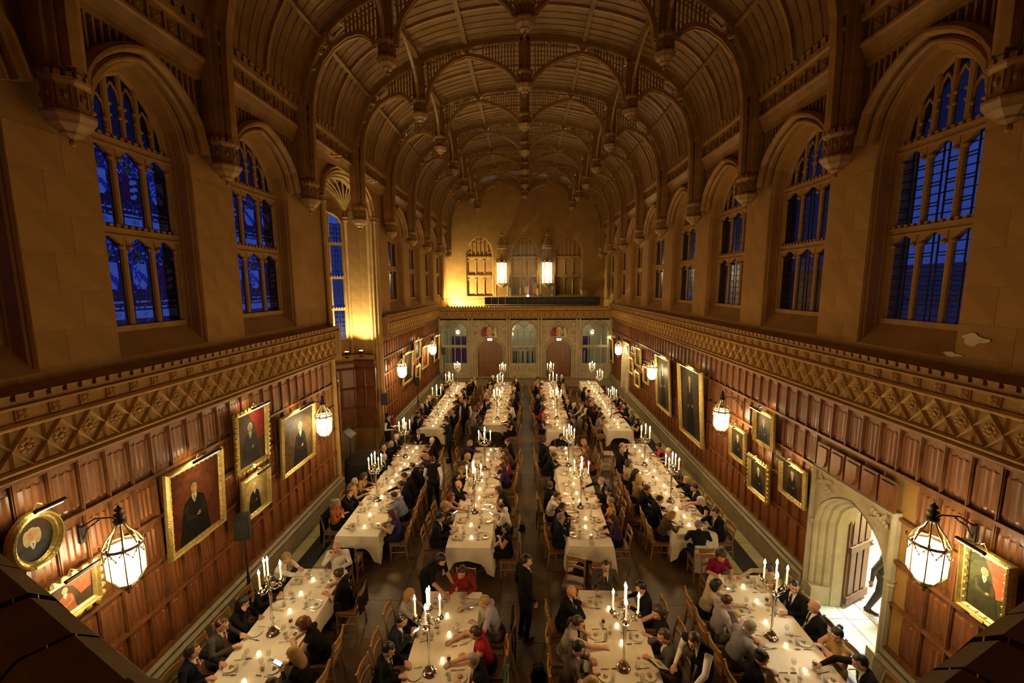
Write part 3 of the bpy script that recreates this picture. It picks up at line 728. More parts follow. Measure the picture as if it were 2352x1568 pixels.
# royal arms
for di, (a, b) in enumerate(DOOR):
    c = (a + b) / 2
    r = tag(empty('coat_of_arms', (c, YS - .17, 3.14)), 'painted royal arms with red lion over the door %s' % ('nearer the oriel bay' if di == 0 else 'nearer the stone doorway'), 'coat of arms', 'royal arms over the twin doors' )
    del r['group']
    sh = MB(); sh.prism([(-.20, .42), (.20, .42), (.20, .08), (.12, -.04), (0, -.10), (-.12, -.04), (-.20, .08)], (0, 0, .14), (1, 0, 0), (0, 0, 1), .05)
    sh.put('shield', M['heraldic_gold'], r)
    bk = MB(); bk.bb((-.12, 0, .12), (.12, .165, .5)); bk.put('backing', M['screen_stone'], r)
    for qx, qz, mm in ((-.10, .42, 'heraldic_blue'), (.10, .42, 'red'), (-.10, .20, 'red'), (.10, .20, 'heraldic_blue')):
        q = MB(); q.box((qx, -.06, qz), (.17, .02, .19)); qo = q.put('quarter', M[mm], r)
        g = MB()
        for k in range(3): g.box((qx - .05 + .05 * k, -.075, qz + (.03 if k % 2 else -.03)), (.035, .012, .06))
        g.put('charge', M['heraldic_gold'], qo)
    cr = MB(); cr.lathe([(.17, .56), (.18, .60), (.17, .70), (.16, .72)], (0, -.03, .02), 12); cr.put('crown_band', M['heraldic_gold'], r)
    cr = MB()
    for k in range(4):
        t = PI * k / 4; cr.tube([(.16 * math.cos(t), -.03 + .1 * math.sin(t), .72), (.19 * math.cos(t), -.03 + .1 * math.sin(t), .84), (.10 * math.cos(t), -.03 + .06 * math.sin(t), .95), (0, -.03, .93), (-.10 * math.cos(t), -.03 - .06 * math.sin(t), .95), (-.19 * math.cos(t), -.03 - .1 * math.sin(t), .84), (-.16 * math.cos(t), -.03 - .1 * math.sin(t), .72)], .02, 5)
    cr.ball((0, -.03, .98), .035, 6, 4); cr.put('crown_arch', M['heraldic_white'], r)
    for nm, sg, mm in (('lion', -1, 'red'), ('unicorn', 1, 'heraldic_white')):
        l = MB(); x = sg * .40
        l.tube([(x + sg * .06, -.04, .02), (x + sg * .02, -.05, .22), (x - sg * .02, -.06, .42), (x - sg * .01, -.06, .56)], [.05, .09, .10, .06], 8)
        l.ball((x - sg * .03, -.07, .60), (.075, .07, .075), 8, 6); l.ball((x - sg * .10, -.08, .585), (.045, .04, .035), 6, 5)
        l.tube([(x, -.05, .45), (x - sg * .14, -.07, .50), (x - sg * .19, -.07, .44)], [.04, .03, .025], 6); l.tube([(x, -.05, .36), (x - sg * .13, -.07, .36), (x - sg * .18, -.07, .30)], [.04, .03, .025], 6)
        l.tube([(x + sg * .05, -.05, .12), (x - sg * .06, -.07, .08), (x - sg * .08, -.07, -.06)], [.06, .05, .035], 6)
        l.tube([(x + sg * .10, -.04, .10), (x + sg * .22, -.04, .20), (x + sg * .20, -.04, .40), (x + sg * .26, -.04, .46)], [.022, .02, .02, .03], 6)
        if sg > 0: l.tube([(x - .05, -.07, .66), (x - .10, -.08, .84)], [.015, .004], 5)
        l.put(nm, M[mm], r, smooth=True)
    mt = MB(); mt.tube([(-.55, -.05, -.02), (-.3, -.06, .06), (0, -.07, .02), (.3, -.06, .06), (.55, -.05, -.02)], .035, 6); mt.put('motto_scroll', M['heraldic_white'], r)
    ex = tag(empty('exit_sign', (c, YS - .09, 2.97)), 'small lit exit sign over the door %s' % ('nearer the oriel bay' if di == 0 else 'nearer the stone doorway'), 'exit sign')
    e = MB(); e.box((0, 0, 0), (.36, .05, .19)); e.put('case', M['black'], ex); e = MB(); e.box((0, -.03, 0), (.33, .012, .16)); e.put('face', M['exit'], ex)
    e = MB(); e.tube([(-.06, -.04, -.02), (-.03, -.04, .03), (.02, -.04, .01)], .012, 4); e.box((.05, -.04, 0), (.05, .008, .09)); e.ball((-.025, -.04, .052), .013, 5, 4); e.put('running_figure', M['heraldic_blue'], ex)
# the twin double doors
for di, (a, b) in enumerate(DOOR):
    r = tag(empty('door_%d' % (di + 1), ((a + b) / 2, YS + .22, FZ)), 'panelled oak double door under the arms %s' % ('nearer the oriel bay' if di == 0 else 'nearer the stone doorway'), 'door', kind='structure')
    A = arch(a, b, DS, DA, 20); hz = lambda x: float(np.interp(x, [p[0] for p in A], [p[1] for p in A]))
    c = (a + b) / 2
    for sg in (-1, 1):
        l = MB(); n = 8; top = [(sg * ((b - a) / 2) * k / n, hz(c + sg * ((b - a) / 2) * k / n) - FZ) for k in range(n + 1)]
        l.prism([(0.014 * sg, 0)] + [(max(abs(p[0]), .014) * sg, p[1]) for p in top] + [(sg * (b - a) / 2, 0)], (0, .04, 0), (1, 0, 0), (0, 0, 1), .05)
        lf = l.put('door_leaf', M['door_oak'], r)
        for k in range(2):
            for z0, z1 in ((.12, 1.0), (1.12, 2.25)):
                x = sg * (.24 + k * .40); zz = min(z1, hz(c + x + sg * .15) - FZ - .12)
                p = MB(); p.box((x, -.02, (z0 + zz) / 2), (.32, .02, zz - z0)); p.put('door_panel', M['door_oak'], lf)
        h = MB(); h.ball((sg * .06, -.04, 1.06), .03, 8, 6); h.put('handle', M['bronze'], lf)
        for x in (.04, .44, .84):
            p = MB(); p.box((sg * x, -.025, 1.1), (.06, .035, 2.0 if x < .8 else 1.7)); p.put('stile', M['door_oak'], lf)
# screen windows with the lit corridor behind
for wi, (a, b) in enumerate(WIN):
    win_no += 1
    r = tag(empty('window_%d' % win_no, ((a + b) / 2, YS + .12, 0), -PI / 2), ['screen window with purple drape behind, next to the oriel side door', 'screen window between the twin doors', 'screen window with hanging gowns next to the stone doorway side'][wi], 'window', kind='structure')
    hw = (b - a) / 2; A = arch(-hw, hw, WZ, WA, 14)
    for k in (-.5, 0, .5): t = MB(); t.tube([(0, k * hw, WB_), (0, k * hw, WZ - .05)], .028, 6); t.put('mullion', M['screen_stone'], r)
    t = MB(); t.box((0, 0, 2.46), (.12, 2 * hw, .10))
    for k in range(16): t.box((.04, -hw + (k + .5) * hw / 8, 2.54), (.06, .06, .06))
    t.put('transom', M['screen_stone'], r)
    t = MB()
    for q in (-.5, .5):
        t.tube([(0, q * hw + .25 * hw * 1.4 * math.cos(u), WZ + .28 + .22 * math.sin(u)) for u in [2 * PI * k / 12 for k in range(13)]], .022, 5)
        t.tube([(0, 0, WZ - .05), (0, q * hw * .9, WZ + .62)], .025, 5)
    for k in range(4):
        c = -hw + (k + .5) * hw / 2; l = hw / 4
        for z in (WZ - .02, 2.40): t.tube([(0, c - l, z - .22), (0, c - l * .8, z - .08), (0, c, z), (0, c + l * .8, z - .08), (0, c + l, z - .22)], .018, 4)
    for k in range(5): t.tube([(0, 0, WZ + .1), (0, (k - 2) * .09, WZ + .58)], .014, 4)
    t.put('tracery_head', M['screen_stone'], r)
    for k in range(4):
        c = -hw + (k + .5) * hw / 2; l = hw / 4 - .02
        for z0, z1 in ((WB_, 2.40), (2.52, WZ)): p = MB(); p.quad((-.02, c - l, z0), (-.02, c + l, z0), (-.02, c + l, z1), (-.02, c - l, z1)); p.put('pane', M['glass'], r)
    p = MB(); p.add([(-.02, q[0], q[1]) for q in A], [tuple(range(len(A)))]); p.put('pane', M['glass'], r)
# corridor beyond the screen
cor = MB(); cor.bb((-6.0, YS + .30, 0), (6.0, YS + 3.0, .02)); cor.quad((-6, YS + 3.0, 0), (6, YS + 3.0, 0), (6, YS + 3.0, 4.4), (-6, YS + 3.0, 4.4))
for x in (-6.0, 6.0): cor.quad((x, YS, 0), (x, YS + 3, 0), (x, YS + 3, 4.4), (x, YS, 4.4))
tag(cor.put('wall_corridor', mat('corridor_wall', (0.42, 0.40, 0.26), .8)), 'plain lit corridor wall behind the screen windows', 'wall', kind='structure')
lamp('corridor_light', 'AREA', 26, (1.0, .95, .70), None, (-4.0, YS + 1.7, 4.2), size=1.2); lamp('corridor_light', 'AREA', 26, (1.0, .95, .70), None, (0, YS + 1.7, 4.2), size=1.2); lamp('corridor_light', 'AREA', 26, (1.0, .95, .70), None, (4.0, YS + 1.7, 4.2), size=1.2)
for x0, x1, z1, t in ((-5.35, -4.1, 3.0, 'behind the oriel side screen window'), (3.6, 4.7, 3.0, 'behind the doorway side screen window')):
    d = MB(); n = 24; d.grid([[(x0 + (x1 - x0) * k / n, YS + 1.6 + .04 * math.sin(k * 1.7), z) for k in range(n + 1)] for z in (.05, z1)])
    tag(d.put('drape', M['purple']), 'purple drape hanging ' + t, 'drape')
gm = {}
for k in range(12):
    x = [-.78, -.62, -.48, -.30, -.14, .05, .20, .36, .55, 4.05, 4.22, 4.40][k]; white = k in (3, 5, 9, 10); key = white
    if key not in gm:
        g = MB(); g.lathe([(.06, 2.02), (.13, 1.93), (.12, 1.6), (.17, 1.0), (.19, .8)], (0, 0, 0), 10); gm[key] = [g.mesh('gown', M['white_cloth'] if white else M['dark_cloth'], True)]
        g = MB(); g.tube([(0, -.05, 2.05), (.0, 0, 2.12), (.02, 0, 2.2), (0, 0, 2.24)], .008, 4); g.tube([(-.17, 0, 2.0), (0, 0, 2.08), (.17, 0, 2.0)], .008, 4); gm[key].append(g.mesh('hanger', M['silver']))
    r = empty('hanging_gown', (x, YS + .9, 0)); put('gown', gm[key][0], r, scale=(.34, 1, 1)); put('hanger', gm[key][1], r, scale=(.34, 1, 1))
    mid = k < 9
    tag(r, '%s gown on a hanger behind the %s screen window' % ('white' if white else 'dark', 'middle' if mid else 'doorway side'), 'gown', '%s gowns behind the %s screen window' % ('white' if white else 'dark', 'middle' if mid else 'side'))
for x0, x1, t in ((-.9, .75, 'middle'), (3.95, 4.6, 'doorway side')):
    c = MB(); c.tube([(x0, YS + .9, 2.23), (x1, YS + .9, 2.23)], .014, 6); 
    for x in (x0 + .02, x1 - .02): c.tube([(x, YS + .9, .02), (x, YS + .9, 2.23)], .014, 6)
    tag(c.put('coat_rail', M['silver']), 'chrome coat rail behind the %s screen window' % t, 'coat rail')
# parapet of the gallery
pp = MB(); pp.M = m
pp.bb((-.12, -6, 4.40), (.06, 6, 5.10))
for z, x, wd, hh in ((4.44, .08, .10, .05), (4.90, .10, .12, .06), (5.12, .12, .14, .06)): pp.sweep([(x, -6, z), (x, 6, z)], mould(wd, hh), (1, 0, 0))
pp.bb((-.14, -6, 5.12), (.16, 6, 5.17)); pp.put('parapet', M['stone_trim'], screen)
n = 26
for k in range(n): put('lattice_diamond', lat_me, screen, (-5.8 + 11.6 * (k + .5) / n, YS - .06, 4.67), -PI / 2, scale=(1, 11.6 / n / LP, .92))
rest = MB()
for k in range(62): rest.bb((-5.85 + 11.7 * (k + .5) / 62 - .06, YS - .14, 5.17), (-5.85 + 11.7 * (k + .5) / 62 + .06, YS - .04, 5.27))
tag(rest.put('merlon', M['stone_trim'], screen), kind='stuff')
# gallery: floor, back wall with three blind windows
gf = MB(); gf.bb((-6, YS, 4.3), (6, YG, 4.4)); gf.bb((-3.0, YS + .35, 4.4), (5.8, YG - 1.75, 4.82)); tag(gf.put('floor_gallery', M['floor_joint']), 'dark gallery floor behind the lattice parapet', 'floor', kind='structure')
gw = MB(); gw.M = EM(YG); GW = [(-4.45, -2.40), (-1.06, 1.00), (2.32, 4.36)]; xs = sorted([-6.2, 6.2] + [v for w in GW for v in w])
GB, GS, GA = 5.85, 9.15, 10.30
for a, b in zip(xs, xs[1:]):
    if (a, b) in GW:
        gw.quad((0, a, 4.4), (0, b, 4.4), (0, b, GB), (0, a, GB)); A = arch(a, b, GS, GA, 14)
        for p, q in zip(A, A[1:]): gw.quad((0, p[0], p[1]), (0, q[0], q[1]), (0, q[0], 15.2), (0, p[0], 15.2))
        B = [(a, GB)] + A + [(b, GB)]; c = (a + b) / 2
        gw.grid([[(d, c + (p[0] - c) * k, p[1]) for p in B] for d, k in ((0, 1), (-.06, .95), (-.10, .95), (-.16, .90), (-.24, .90))])
        gw.quad((-.24, a, GB), (-.24, b, GB), (-.24, b, GA), (-.24, a, GA)); gw.add([(0, a, GB), (0, b, GB), (-.24, b, GB + .12), (-.24, a, GB + .12)], [(0, 1, 2, 3)])
    else: gw.quad((0, a, 4.4), (0, b, 4.4), (0, b, 15.2), (0, a, 15.2))
gwall = tag(gw.put('wall_gallery', M['stone']), 'gallery back wall with three blind traceried windows', 'wall', kind='structure')
for wi, (a, b) in enumerate(GW):
    win_no += 1
    r = tag(empty('window_%d' % win_no, ((a + b) / 2, YG + .20, 0), -PI / 2), ['blind stone gallery window washed by the floodlight on the oriel side', 'blind stone gallery window between the two tall lanterns', 'dim blind stone gallery window on the stone doorway side'][wi], 'window', kind='structure')
    hw = (b - a) / 2 * .90; A = arch(-hw, hw, GS, GA, 14); zt = lambda x: float(np.interp(x, [p[0] for p in A], [p[1] for p in A]))
    for k in (-1 / 3, 1 / 3): t = MB(); t.tube([(0, k * hw, GB + .1), (0, k * hw, zt(k * hw))], .045, 6); t.put('mullion', M['stone_trim'], r)
    for k in (-2 / 3, 0, 2 / 3): t = MB(); t.tube([(0, k * hw, 8.85), (0, k * hw, zt(k * hw))], .035, 6); t.put('mullion', M['stone_trim'], r)
    for z in (7.35, 8.75):
        t = MB(); t.box((.02, 0, z), (.14, 2 * hw, .09))
        for k in range(14): t.box((.05, -hw + (k + .5) * hw / 7, z + .08), (.09, .075, .07))
        for k in range(3):
            c = -hw + (k + .5) * 2 * hw / 3; l = hw / 3 - .03
            for q in (-1, 1): t.tube([(.02, c + q * l, z - .30), (.02, c + q * l * .8, z - .12), (.02, c, z - .05)], .03, 5); t.ball((.04, c + q * l * .9, z - .22), .05, 6, 4)
        t.put('transom', M['stone_trim'], r)
    t = MB()
    for k in range(6):
        c = -hw + (k + .5) * hw / 3; z = min(zt(c - hw / 8), zt(c + hw / 8)) - .08; l = hw / 6
        for q in (-1, 1): t.tube([(0, c + q * l, z - .34), (0, c + q * l * .75, z - .12), (0, c, z)], .026, 5); t.ball((.03, c + q * l * .8, z - .36), .035, 6, 4)
    t.put('tracery_head', M['stone_trim'], r)
# two tall tabernacle lanterns
tl = None
for k, x in enumerate((-1.72, 1.66)):
    r = empty('tabernacle_lantern', (x, YG - .42, 6.2)); r.scale = (1.75, 1.5, 1.0)
    tag(r, 'tall glowing gothic tabernacle lantern %s' % ('between the oriel side and middle gallery windows' if k == 0 else 'between the middle and doorway side gallery windows'), 'lantern')
    g = MB(); g.lathe([(.20, .62), (.20, 2.12)], (0, 0, 0), 6); g.put('glass', M['tabernacle_glass'], r)
    g = MB()
    for j in range(6):
        a = PI / 3 * j; c, s_ = math.cos(a), math.sin(a); g.tube([(.215 * c, .215 * s_, .55), (.215 * c, .215 * s_, 2.2)], .02, 5); g.lathe([(.0, 2.52), (.03, 2.32), (.05, 2.28), (.03, 2.2), (.035, 2.12)][::-1], (.225 * c, .225 * s_, 0), 5)
    g.lathe([(.02, .28), (.10, .40), (.20, .52), (.25, .56), (.25, .62), (.22, .64)], (0, 0, 0), 6); g.lathe([(.25, 2.12), (.26, 2.18), (.22, 2.22)], (0, 0, 0), 6)
    g.put('cage', M['stone_trim'], r)
    g = MB()
    for j in range(6): a = PI / 3 * j; g.tube([(.16 * math.cos(a), .16 * math.sin(a), 2.2), (.16 * math.cos(a), .16 * math.sin(a), 3.2)], .022, 5)
    g.lathe([(.20, 3.15), (.22, 3.22), (.18, 3.28), (.20, 3.36), (.13, 3.70), (.06, 3.98), (.035, 4.05), (.08, 4.14), (.07, 4.22), (.03, 4.27), (.05, 4.33), (.0, 4.42)], (0, 0, 0), 8)
    for j in range(6): a = PI / 3 * j; g.ball((.20 * math.cos(a), .20 * math.sin(a), 3.40), (.04, .04, .09), 5, 4)
    g.put('spire', M['stone_trim'], r)
    g = MB()
    for sg in (-1, 1): g.tube([(sg * .24, .20, 1.25), (sg * .26, .12, .6), (sg * .25, .02, -.2)], [.06, .06, .035], 6); g.ball((sg * .25, 0, -.26), (.06, .06, .12), 6, 5); g.box((sg * .26, .10, .9), (.10, .2, .7))
    g.bb((-.05, .1, .3), (.05, .28, 3.2)); g.put('bracket', M['stone_trim'], r)
    lamp('tabernacle_glow', 'POINT', 55, (1.0, .84, .45), r, (0, -.34, 1.35), shadow_soft_size=.22)
lg = tag(empty('floodlight', (-5.45, YG - 1.35, 4.4)), 'floodlight on the gallery floor washing the wall on the oriel side', 'floodlight')
g = MB(); g.box((0, 0, .05), (.2, .2, .1)); g.put('stand', M['black'], lg); g = MB(); g.box((0, 0, .2), (.3, .2, .2)); g.put('housing', M['black'], lg); g = MB(); g.box((0, 0, .31), (.24, .15, .015)); g.put('lens', M['lantern_core'], lg)
g = MB(); g.bb((-.42, -.45, .66), (2.2, .070, .68)); g.bb((-.42, -.45, .1), (-.38, -.43, .66)); g.bb((2.16, -.45, .0), (2.2, -.43, .66)); g.put('cutoff_plate', M['black'], lg)  # unseen plate added to cut the flood's wash off above the blind windows
l = lamp('flood', 'SPOT', 2600, (1.0, .80, .40), lg, (0, 0, .36), spot_size=math.radians(150), spot_blend=.6, shadow_soft_size=.05); l.rotation_euler = Vector((2.4, 1.35, 2.6)).to_track_quat('-Z', 'Y').to_euler()
# stage light with a blue-white lens in the middle window
r = tag(empty('stage_light', (.22, YG - .62, 4.4)), 'stage light on a stand with a blue white beam before the middle gallery window', 'stage light')
g = MB(); g.tube([(0, 0, 0), (0, 0, 1.3)], .02, 6)
for a in (0, 2.1, 4.2): g.tube([(0, 0, .35), (.3 * math.cos(a), .3 * math.sin(a), 0)], .015, 5)
g.put('stand', M['black'], r); g = MB(); g.tube([(0, .14, 1.30), (0, -.04, 1.40), (0, -.12, 1.45)], [.09, .12, .13], 10); g.put('housing', M['black'], r)
g = MB(); g.ball((0, -.115, 1.46), (.10, .04, .10), 10, 6); g.put('lens', mat('blue_white_lens', (.7, .8, 1), .3, emit=(.55, .72, 1.0), estr=22), r)
for ang, tilt in ((-.34, .05), (-.12, .08), (.10, .02), (.36, .06)):
    l = lamp('beam', 'SPOT', 900, (.58, .72, 1.0), r, (0, -.17, 1.50), spot_size=math.radians(9), spot_blend=.5, shadow_soft_size=.02); l.rotation_euler = Vector((ang, -tilt, 1)).to_track_quat('-Z', 'Y').to_euler()
hz = MB(); hz.bb((-1.6, YG - 1.25, 5.75), (2.2, YG - .35, 9.6)); hm = bpy.data.materials.new('stage_haze'); hm.use_nodes = True; hm.node_tree.nodes.clear()
vo = hm.node_tree.nodes.new('ShaderNodeOutputMaterial'); vs = hm.node_tree.nodes.new('ShaderNodeVolumeScatter'); vs.inputs['Density'].default_value = .045; vs.inputs['Color'].default_value = (.9, .92, 1, 1); hm.node_tree.links.new(vs.outputs[0], vo.inputs['Volume'])
tag(hz.put('stage_haze', hm), 'thin haze over the stage light before the middle gallery window', 'haze', kind='stuff')
# row of dark chairs, rail and timber behind the parapet
bc = MB(); bc.box((0, 0, .45), (.46, .44, .05)); 
ch_parts = [('seat', bc.mesh('seat', M['black']))]
b2 = MB(); b2.box((0, -.21, .78), (.46, .045, .50)); ch_parts.append(('backrest', b2.mesh('backrest', M['black'])))
b3 = MB(); b3.tube([(0, 0, 0), (0, 0, .45)], .014, 5); leg_me = b3.mesh('leg', M['silver'])
for k in range(17):
    x = [-2.55, -2.08, -1.60, -1.12][k] if k < 4 else -.70 + (k - 4) * .47
    if x > 5.6: continue
    r = tag(empty('gallery_chair', (x, YS + .72, 4.82)), 'black upholstered chair in the row behind the gallery parapet', 'chair', 'black chairs behind the gallery parapet')
    for n_, me in ch_parts: put(n_, me, r)
    for sx in (-1, 1):
        for sy in (-1, 1): put('leg', leg_me, r, (sx * .2, sy * .19, 0))
g = MB(); g.tube([(-5.75, YS + .12, 5.75), (5.8, YS + .12, 5.75)], .016, 6)
for x in (-5.75, -4.8, -3.9, -1.9, -.1, 2.0, 4.0, 5.75): g.tube([(x, YS + .12, 5.10), (x, YS + .12, 5.75)], .013, 5)
tag(g.put('trim_2', M['iron']), 'thin metal guard rail above the gallery parapet', 'guard rail', kind='structure')
# ------------------------------------------------------------------ roof: boards, purlins, trusses with pendants
XS = 3.45
CPTS = [(0, 14.52), (1.0, 14.48), (1.9, 14.36), (2.7, 14.18), (3.45, 13.92), (4.3, 13.50), (4.95, 13.02), (5.35, 12.45), (5.60, 11.85), (5.72, 11.20)]
def ceil_curve(x0, x1, n, off=0.0):
    """points of the roof section between |x| = x0 and x1 (arc parameter = control index), moved inwards by off"""
    xs = [p[0] for p in CPTS]; par = lambda x: np.interp(x, xs, range(len(xs)))
    out = []
    for t in np.linspace(par(x0), par(x1), n):
        def cr(t):
            i = int(min(max(math.floor(t), 0), len(CPTS) - 2)); u = t - i
            P = [CPTS[max(i - 1, 0)] if i > 0 else (-CPTS[1][0], CPTS[1][1]), CPTS[i], CPTS[i + 1], CPTS[min(i + 2, len(CPTS) - 1)]]
            f = lambda k: 0.5 * ((2 * P[1][k]) + (-P[0][k] + P[2][k]) * u + (2 * P[0][k] - 5 * P[1][k] + 4 * P[2][k] - P[3][k]) * u * u + (-P[0][k] + 3 * P[1][k] - 3 * P[2][k] + P[3][k]) * u ** 3)
            return f(0), f(1)
        a = cr(t)
        if off:
            b, c = cr(max(t - .02, 0)), cr(min(t + .02, len(CPTS) - 1)); dx, dz = c[0] - b[0], c[1] - b[1]; L = math.hypot(dx, dz)
            a = (a[0] + dz / L * off, a[1] - dx / L * off)
        out.append(a)
    return out
def full_curve(x0, x1, n, off=0.0, sgn=1): return [(sgn * p[0], p[1]) for p in ceil_curve(x0, x1, n, off)]
mb = MB()       # backing
pr = [(-p[0], p[1]) for p in ceil_curve(0, 5.72, 30, -.06)][::-1] + ceil_curve(0, 5.72, 30, -.06)[1:]
mb.grid([[(p[0], y, p[1]) for p in pr] for y in (YB, YG)])
for s in (-1, 1): mb.quad((s * 5.78, YB, 11.1), (s * 5.78, YG, 11.1), (s * 6.1, YG, 12.6), (s * 6.1, YB, 12.6))
ceiling = tag(mb.put('ceiling', M['roof_wood']), 'boarded oak barrel ceiling of the hall', 'ceiling', kind='structure')
BX = [(-1.9, 1.9), (1.9, 3.45), (3.45, 5.1), (5.1, 5.70), (-3.45, -1.9), (-5.1, -3.45), (-5.70, -5.1)]
def board(xa, xb, y0, y1, mb):
    if xa < 0 < xb: pts = [(-p[0], p[1]) for p in ceil_curve(0, xb, 6)][::-1] + ceil_curve(0, xb, 6)[1:]; low = [(-p[0], p[1]) for p in ceil_curve(0, xb, 6, .025)][::-1] + ceil_curve(0, xb, 6, .025)[1:]
    else:
        sg = 1 if xa > 0 else -1; a, b = sorted((abs(xa), abs(xb))); pts = full_curve(a, b, 6, 0, sg); low = full_curve(a, b, 6, .025, sg)
    e = .018
    mb.grid([[(p[0], y0, p[1]) for p in pts], [(p[0], y0 + e, p[1]) for p in low], [(p[0], y1 - e, p[1]) for p in low], [(p[0], y1, p[1]) for p in pts]])
    mb.tube([(p[0], y1, p[1] - .012) for p in low], .014, 4)      # cover bead
NB = 5
cache = {}; rest = MB()
for i in range(len(TY) - 1):
    for h in (0, 1):
        ya = TY[i] + (TY[i + 1] - TY[i]) * h / 2 + (.16 if h == 0 else .05); yb = TY[i] + (TY[i + 1] - TY[i]) * (h + 1) / 2 - (.05 if h == 0 else .16)
        for (xa, xb) in BX:
            for k in range(NB):
                w = (yb - ya) / NB; yy = ya + k * w
                if 2 <= i <= 5 and len(cache) < 400 and i <= 5 and (i < 5 or h == 0):
                    key = (xa, xb, round(w, 3))
                    if key not in cache: m2 = MB(); board(xa, xb, 0, w - .006, m2); cache[key] = m2.mesh('ceiling_board', M['roof_wood'])
                    put('ceiling_board', cache[key], ceiling, (0, yy, 0))
                else: board(xa, xb, yy, yy + w - .006, rest)
tag(rest.put('ceiling_board', M['roof_wood'], ceiling), kind='stuff')
# longitudinal purlins and middle ribs
for x in (-5.1, -XS, -1.9, 1.9, XS, 5.1):
    p = full_curve(abs(x), abs(x) + .001, 2, .05, 1 if x > 0 else -1)[0]
    m2 = MB(); m2.sweep([(p[0], TY[0], p[1]), (p[0], YG, p[1])], [(-.065, -.05), (.065, -.05), (.065, .0), (.03, .035), (.03, .07), (-.03, .07), (-.03, .035), (-.065, .0)], (1, 0, 0))
    # section is turned so that its nose points into the room
    m2.put('purlin', M['roof_wood'], ceiling)
for i in range(1, len(TY) - 1):
    y = (TY[i] + TY[i + 1]) / 2; m2 = MB()
    c = [(-p[0], p[1]) for p in ceil_curve(0, 5.7, 24, .04)][::-1] + ceil_curve(0, 5.7, 24, .04)[1:]
    m2.sweep([(p[0], y, p[1]) for p in c], mould(.12, .10), (0, 1, 0)); m2.put('middle_rib', M['roof_rib'], ceiling)

# parts shared by the trusses
def pendant_mesh(r, h, half=False, nm='pendant', bottom=.5):
    """octagonal drum with crenels, flared skirt, bowl and drop; tip at z = 0, top at z = h"""
    mb = MB(); a0, a1 = (PI / 8, 2 * PI + PI / 8)
    k = h
    prof = [(0.012, 0), (.03 * 1.2, .02 * k), (.04, .07 * k), (.022, .10 * k), (r * .42, .16 * k), (r * .46, .20 * k), (r * .78, .29 * k), (r * .84, .33 * k), (r * .98, .40 * k), (r * 1.0, .44 * k), (r * .82, .47 * k), (r * .78, .53 * k), (r * .76, .82 * k), (r * .90, .88 * k), (r * .92, .92 * k), (r * .5, .93 * k)]
    mb.lathe(prof, (0, 0, 0), 8, a0, a1)
    for j in range(8):
        a = a0 + PI / 4 * j + PI / 8; c, s_ = math.cos(a), math.sin(a)
        for q in (-.5, .5):
            mb.box((r * .84 * c - s_ * q * r * .36, r * .84 * s_ + c * q * r * .36, .95 * k), (r * .14, r * .22, .08 * k), rz=a)
        d = r * .745
        for q in (-.22, .22): mb.box((d * c - s_ * q * r, d * s_ + c * q * r, .67 * k), (.02, .025, .26 * k), rz=a)
        mb.ball((d * c, d * s_, .67 * k), (.035, .035, .05 * k / .8), 5, 4)
    return mb.mesh(nm, M['roof_rib'])
pend_side = pendant_mesh(.27, .80); pend_mid = pendant_mesh(.30, .76); pend_wall = pendant_mesh(.275, .82, nm='wall_pendant')
def boss_mesh():
    mb = MB(); mb.ball((0, 0, 0), (.06, .06, .05), 8, 5)
    for k in range(4):
        a = PI / 4 + PI / 2 * k; c, s_ = math.cos(a), math.sin(a)
        mb.tube([(0, 0, -.02), (.10 * c, .10 * s_, -.05), (.17 * c, .17 * s_, -.02), (.19 * c, .19 * s_, .03)], [.03, .035, .03, .012], 5)
        mb.ball((.15 * c, .15 * s_, -.05), (.035, .035, .03), 5, 4)
    return mb.mesh('boss', M['gold'])
boss_me = boss_mesh(); rib_ros = rosette_mesh(.105, M['gold'], 'rib_rosette'); shaft_ros = rosette_mesh(.10, M['gold'], 'shaft_rosette')
AW = [(3.72, 12.56), (3.80, 12.72), (3.98, 12.83), (4.15, 12.86), (4.45, 12.78), (4.80, 12.55), (5.10, 12.20), (5.30, 11.75), (5.42, 11.2), (5.46, 10.6), (5.48, 9.25)]
AC = [(3.20, 12.55), (3.17, 12.85), (3.02, 13.22), (2.72, 13.58), (2.30, 13.86), (1.85, 14.00), (1.45, 13.93), (1.00, 13.78), (.62, 13.58), (.38, 13.38), (.27, 13.22)]
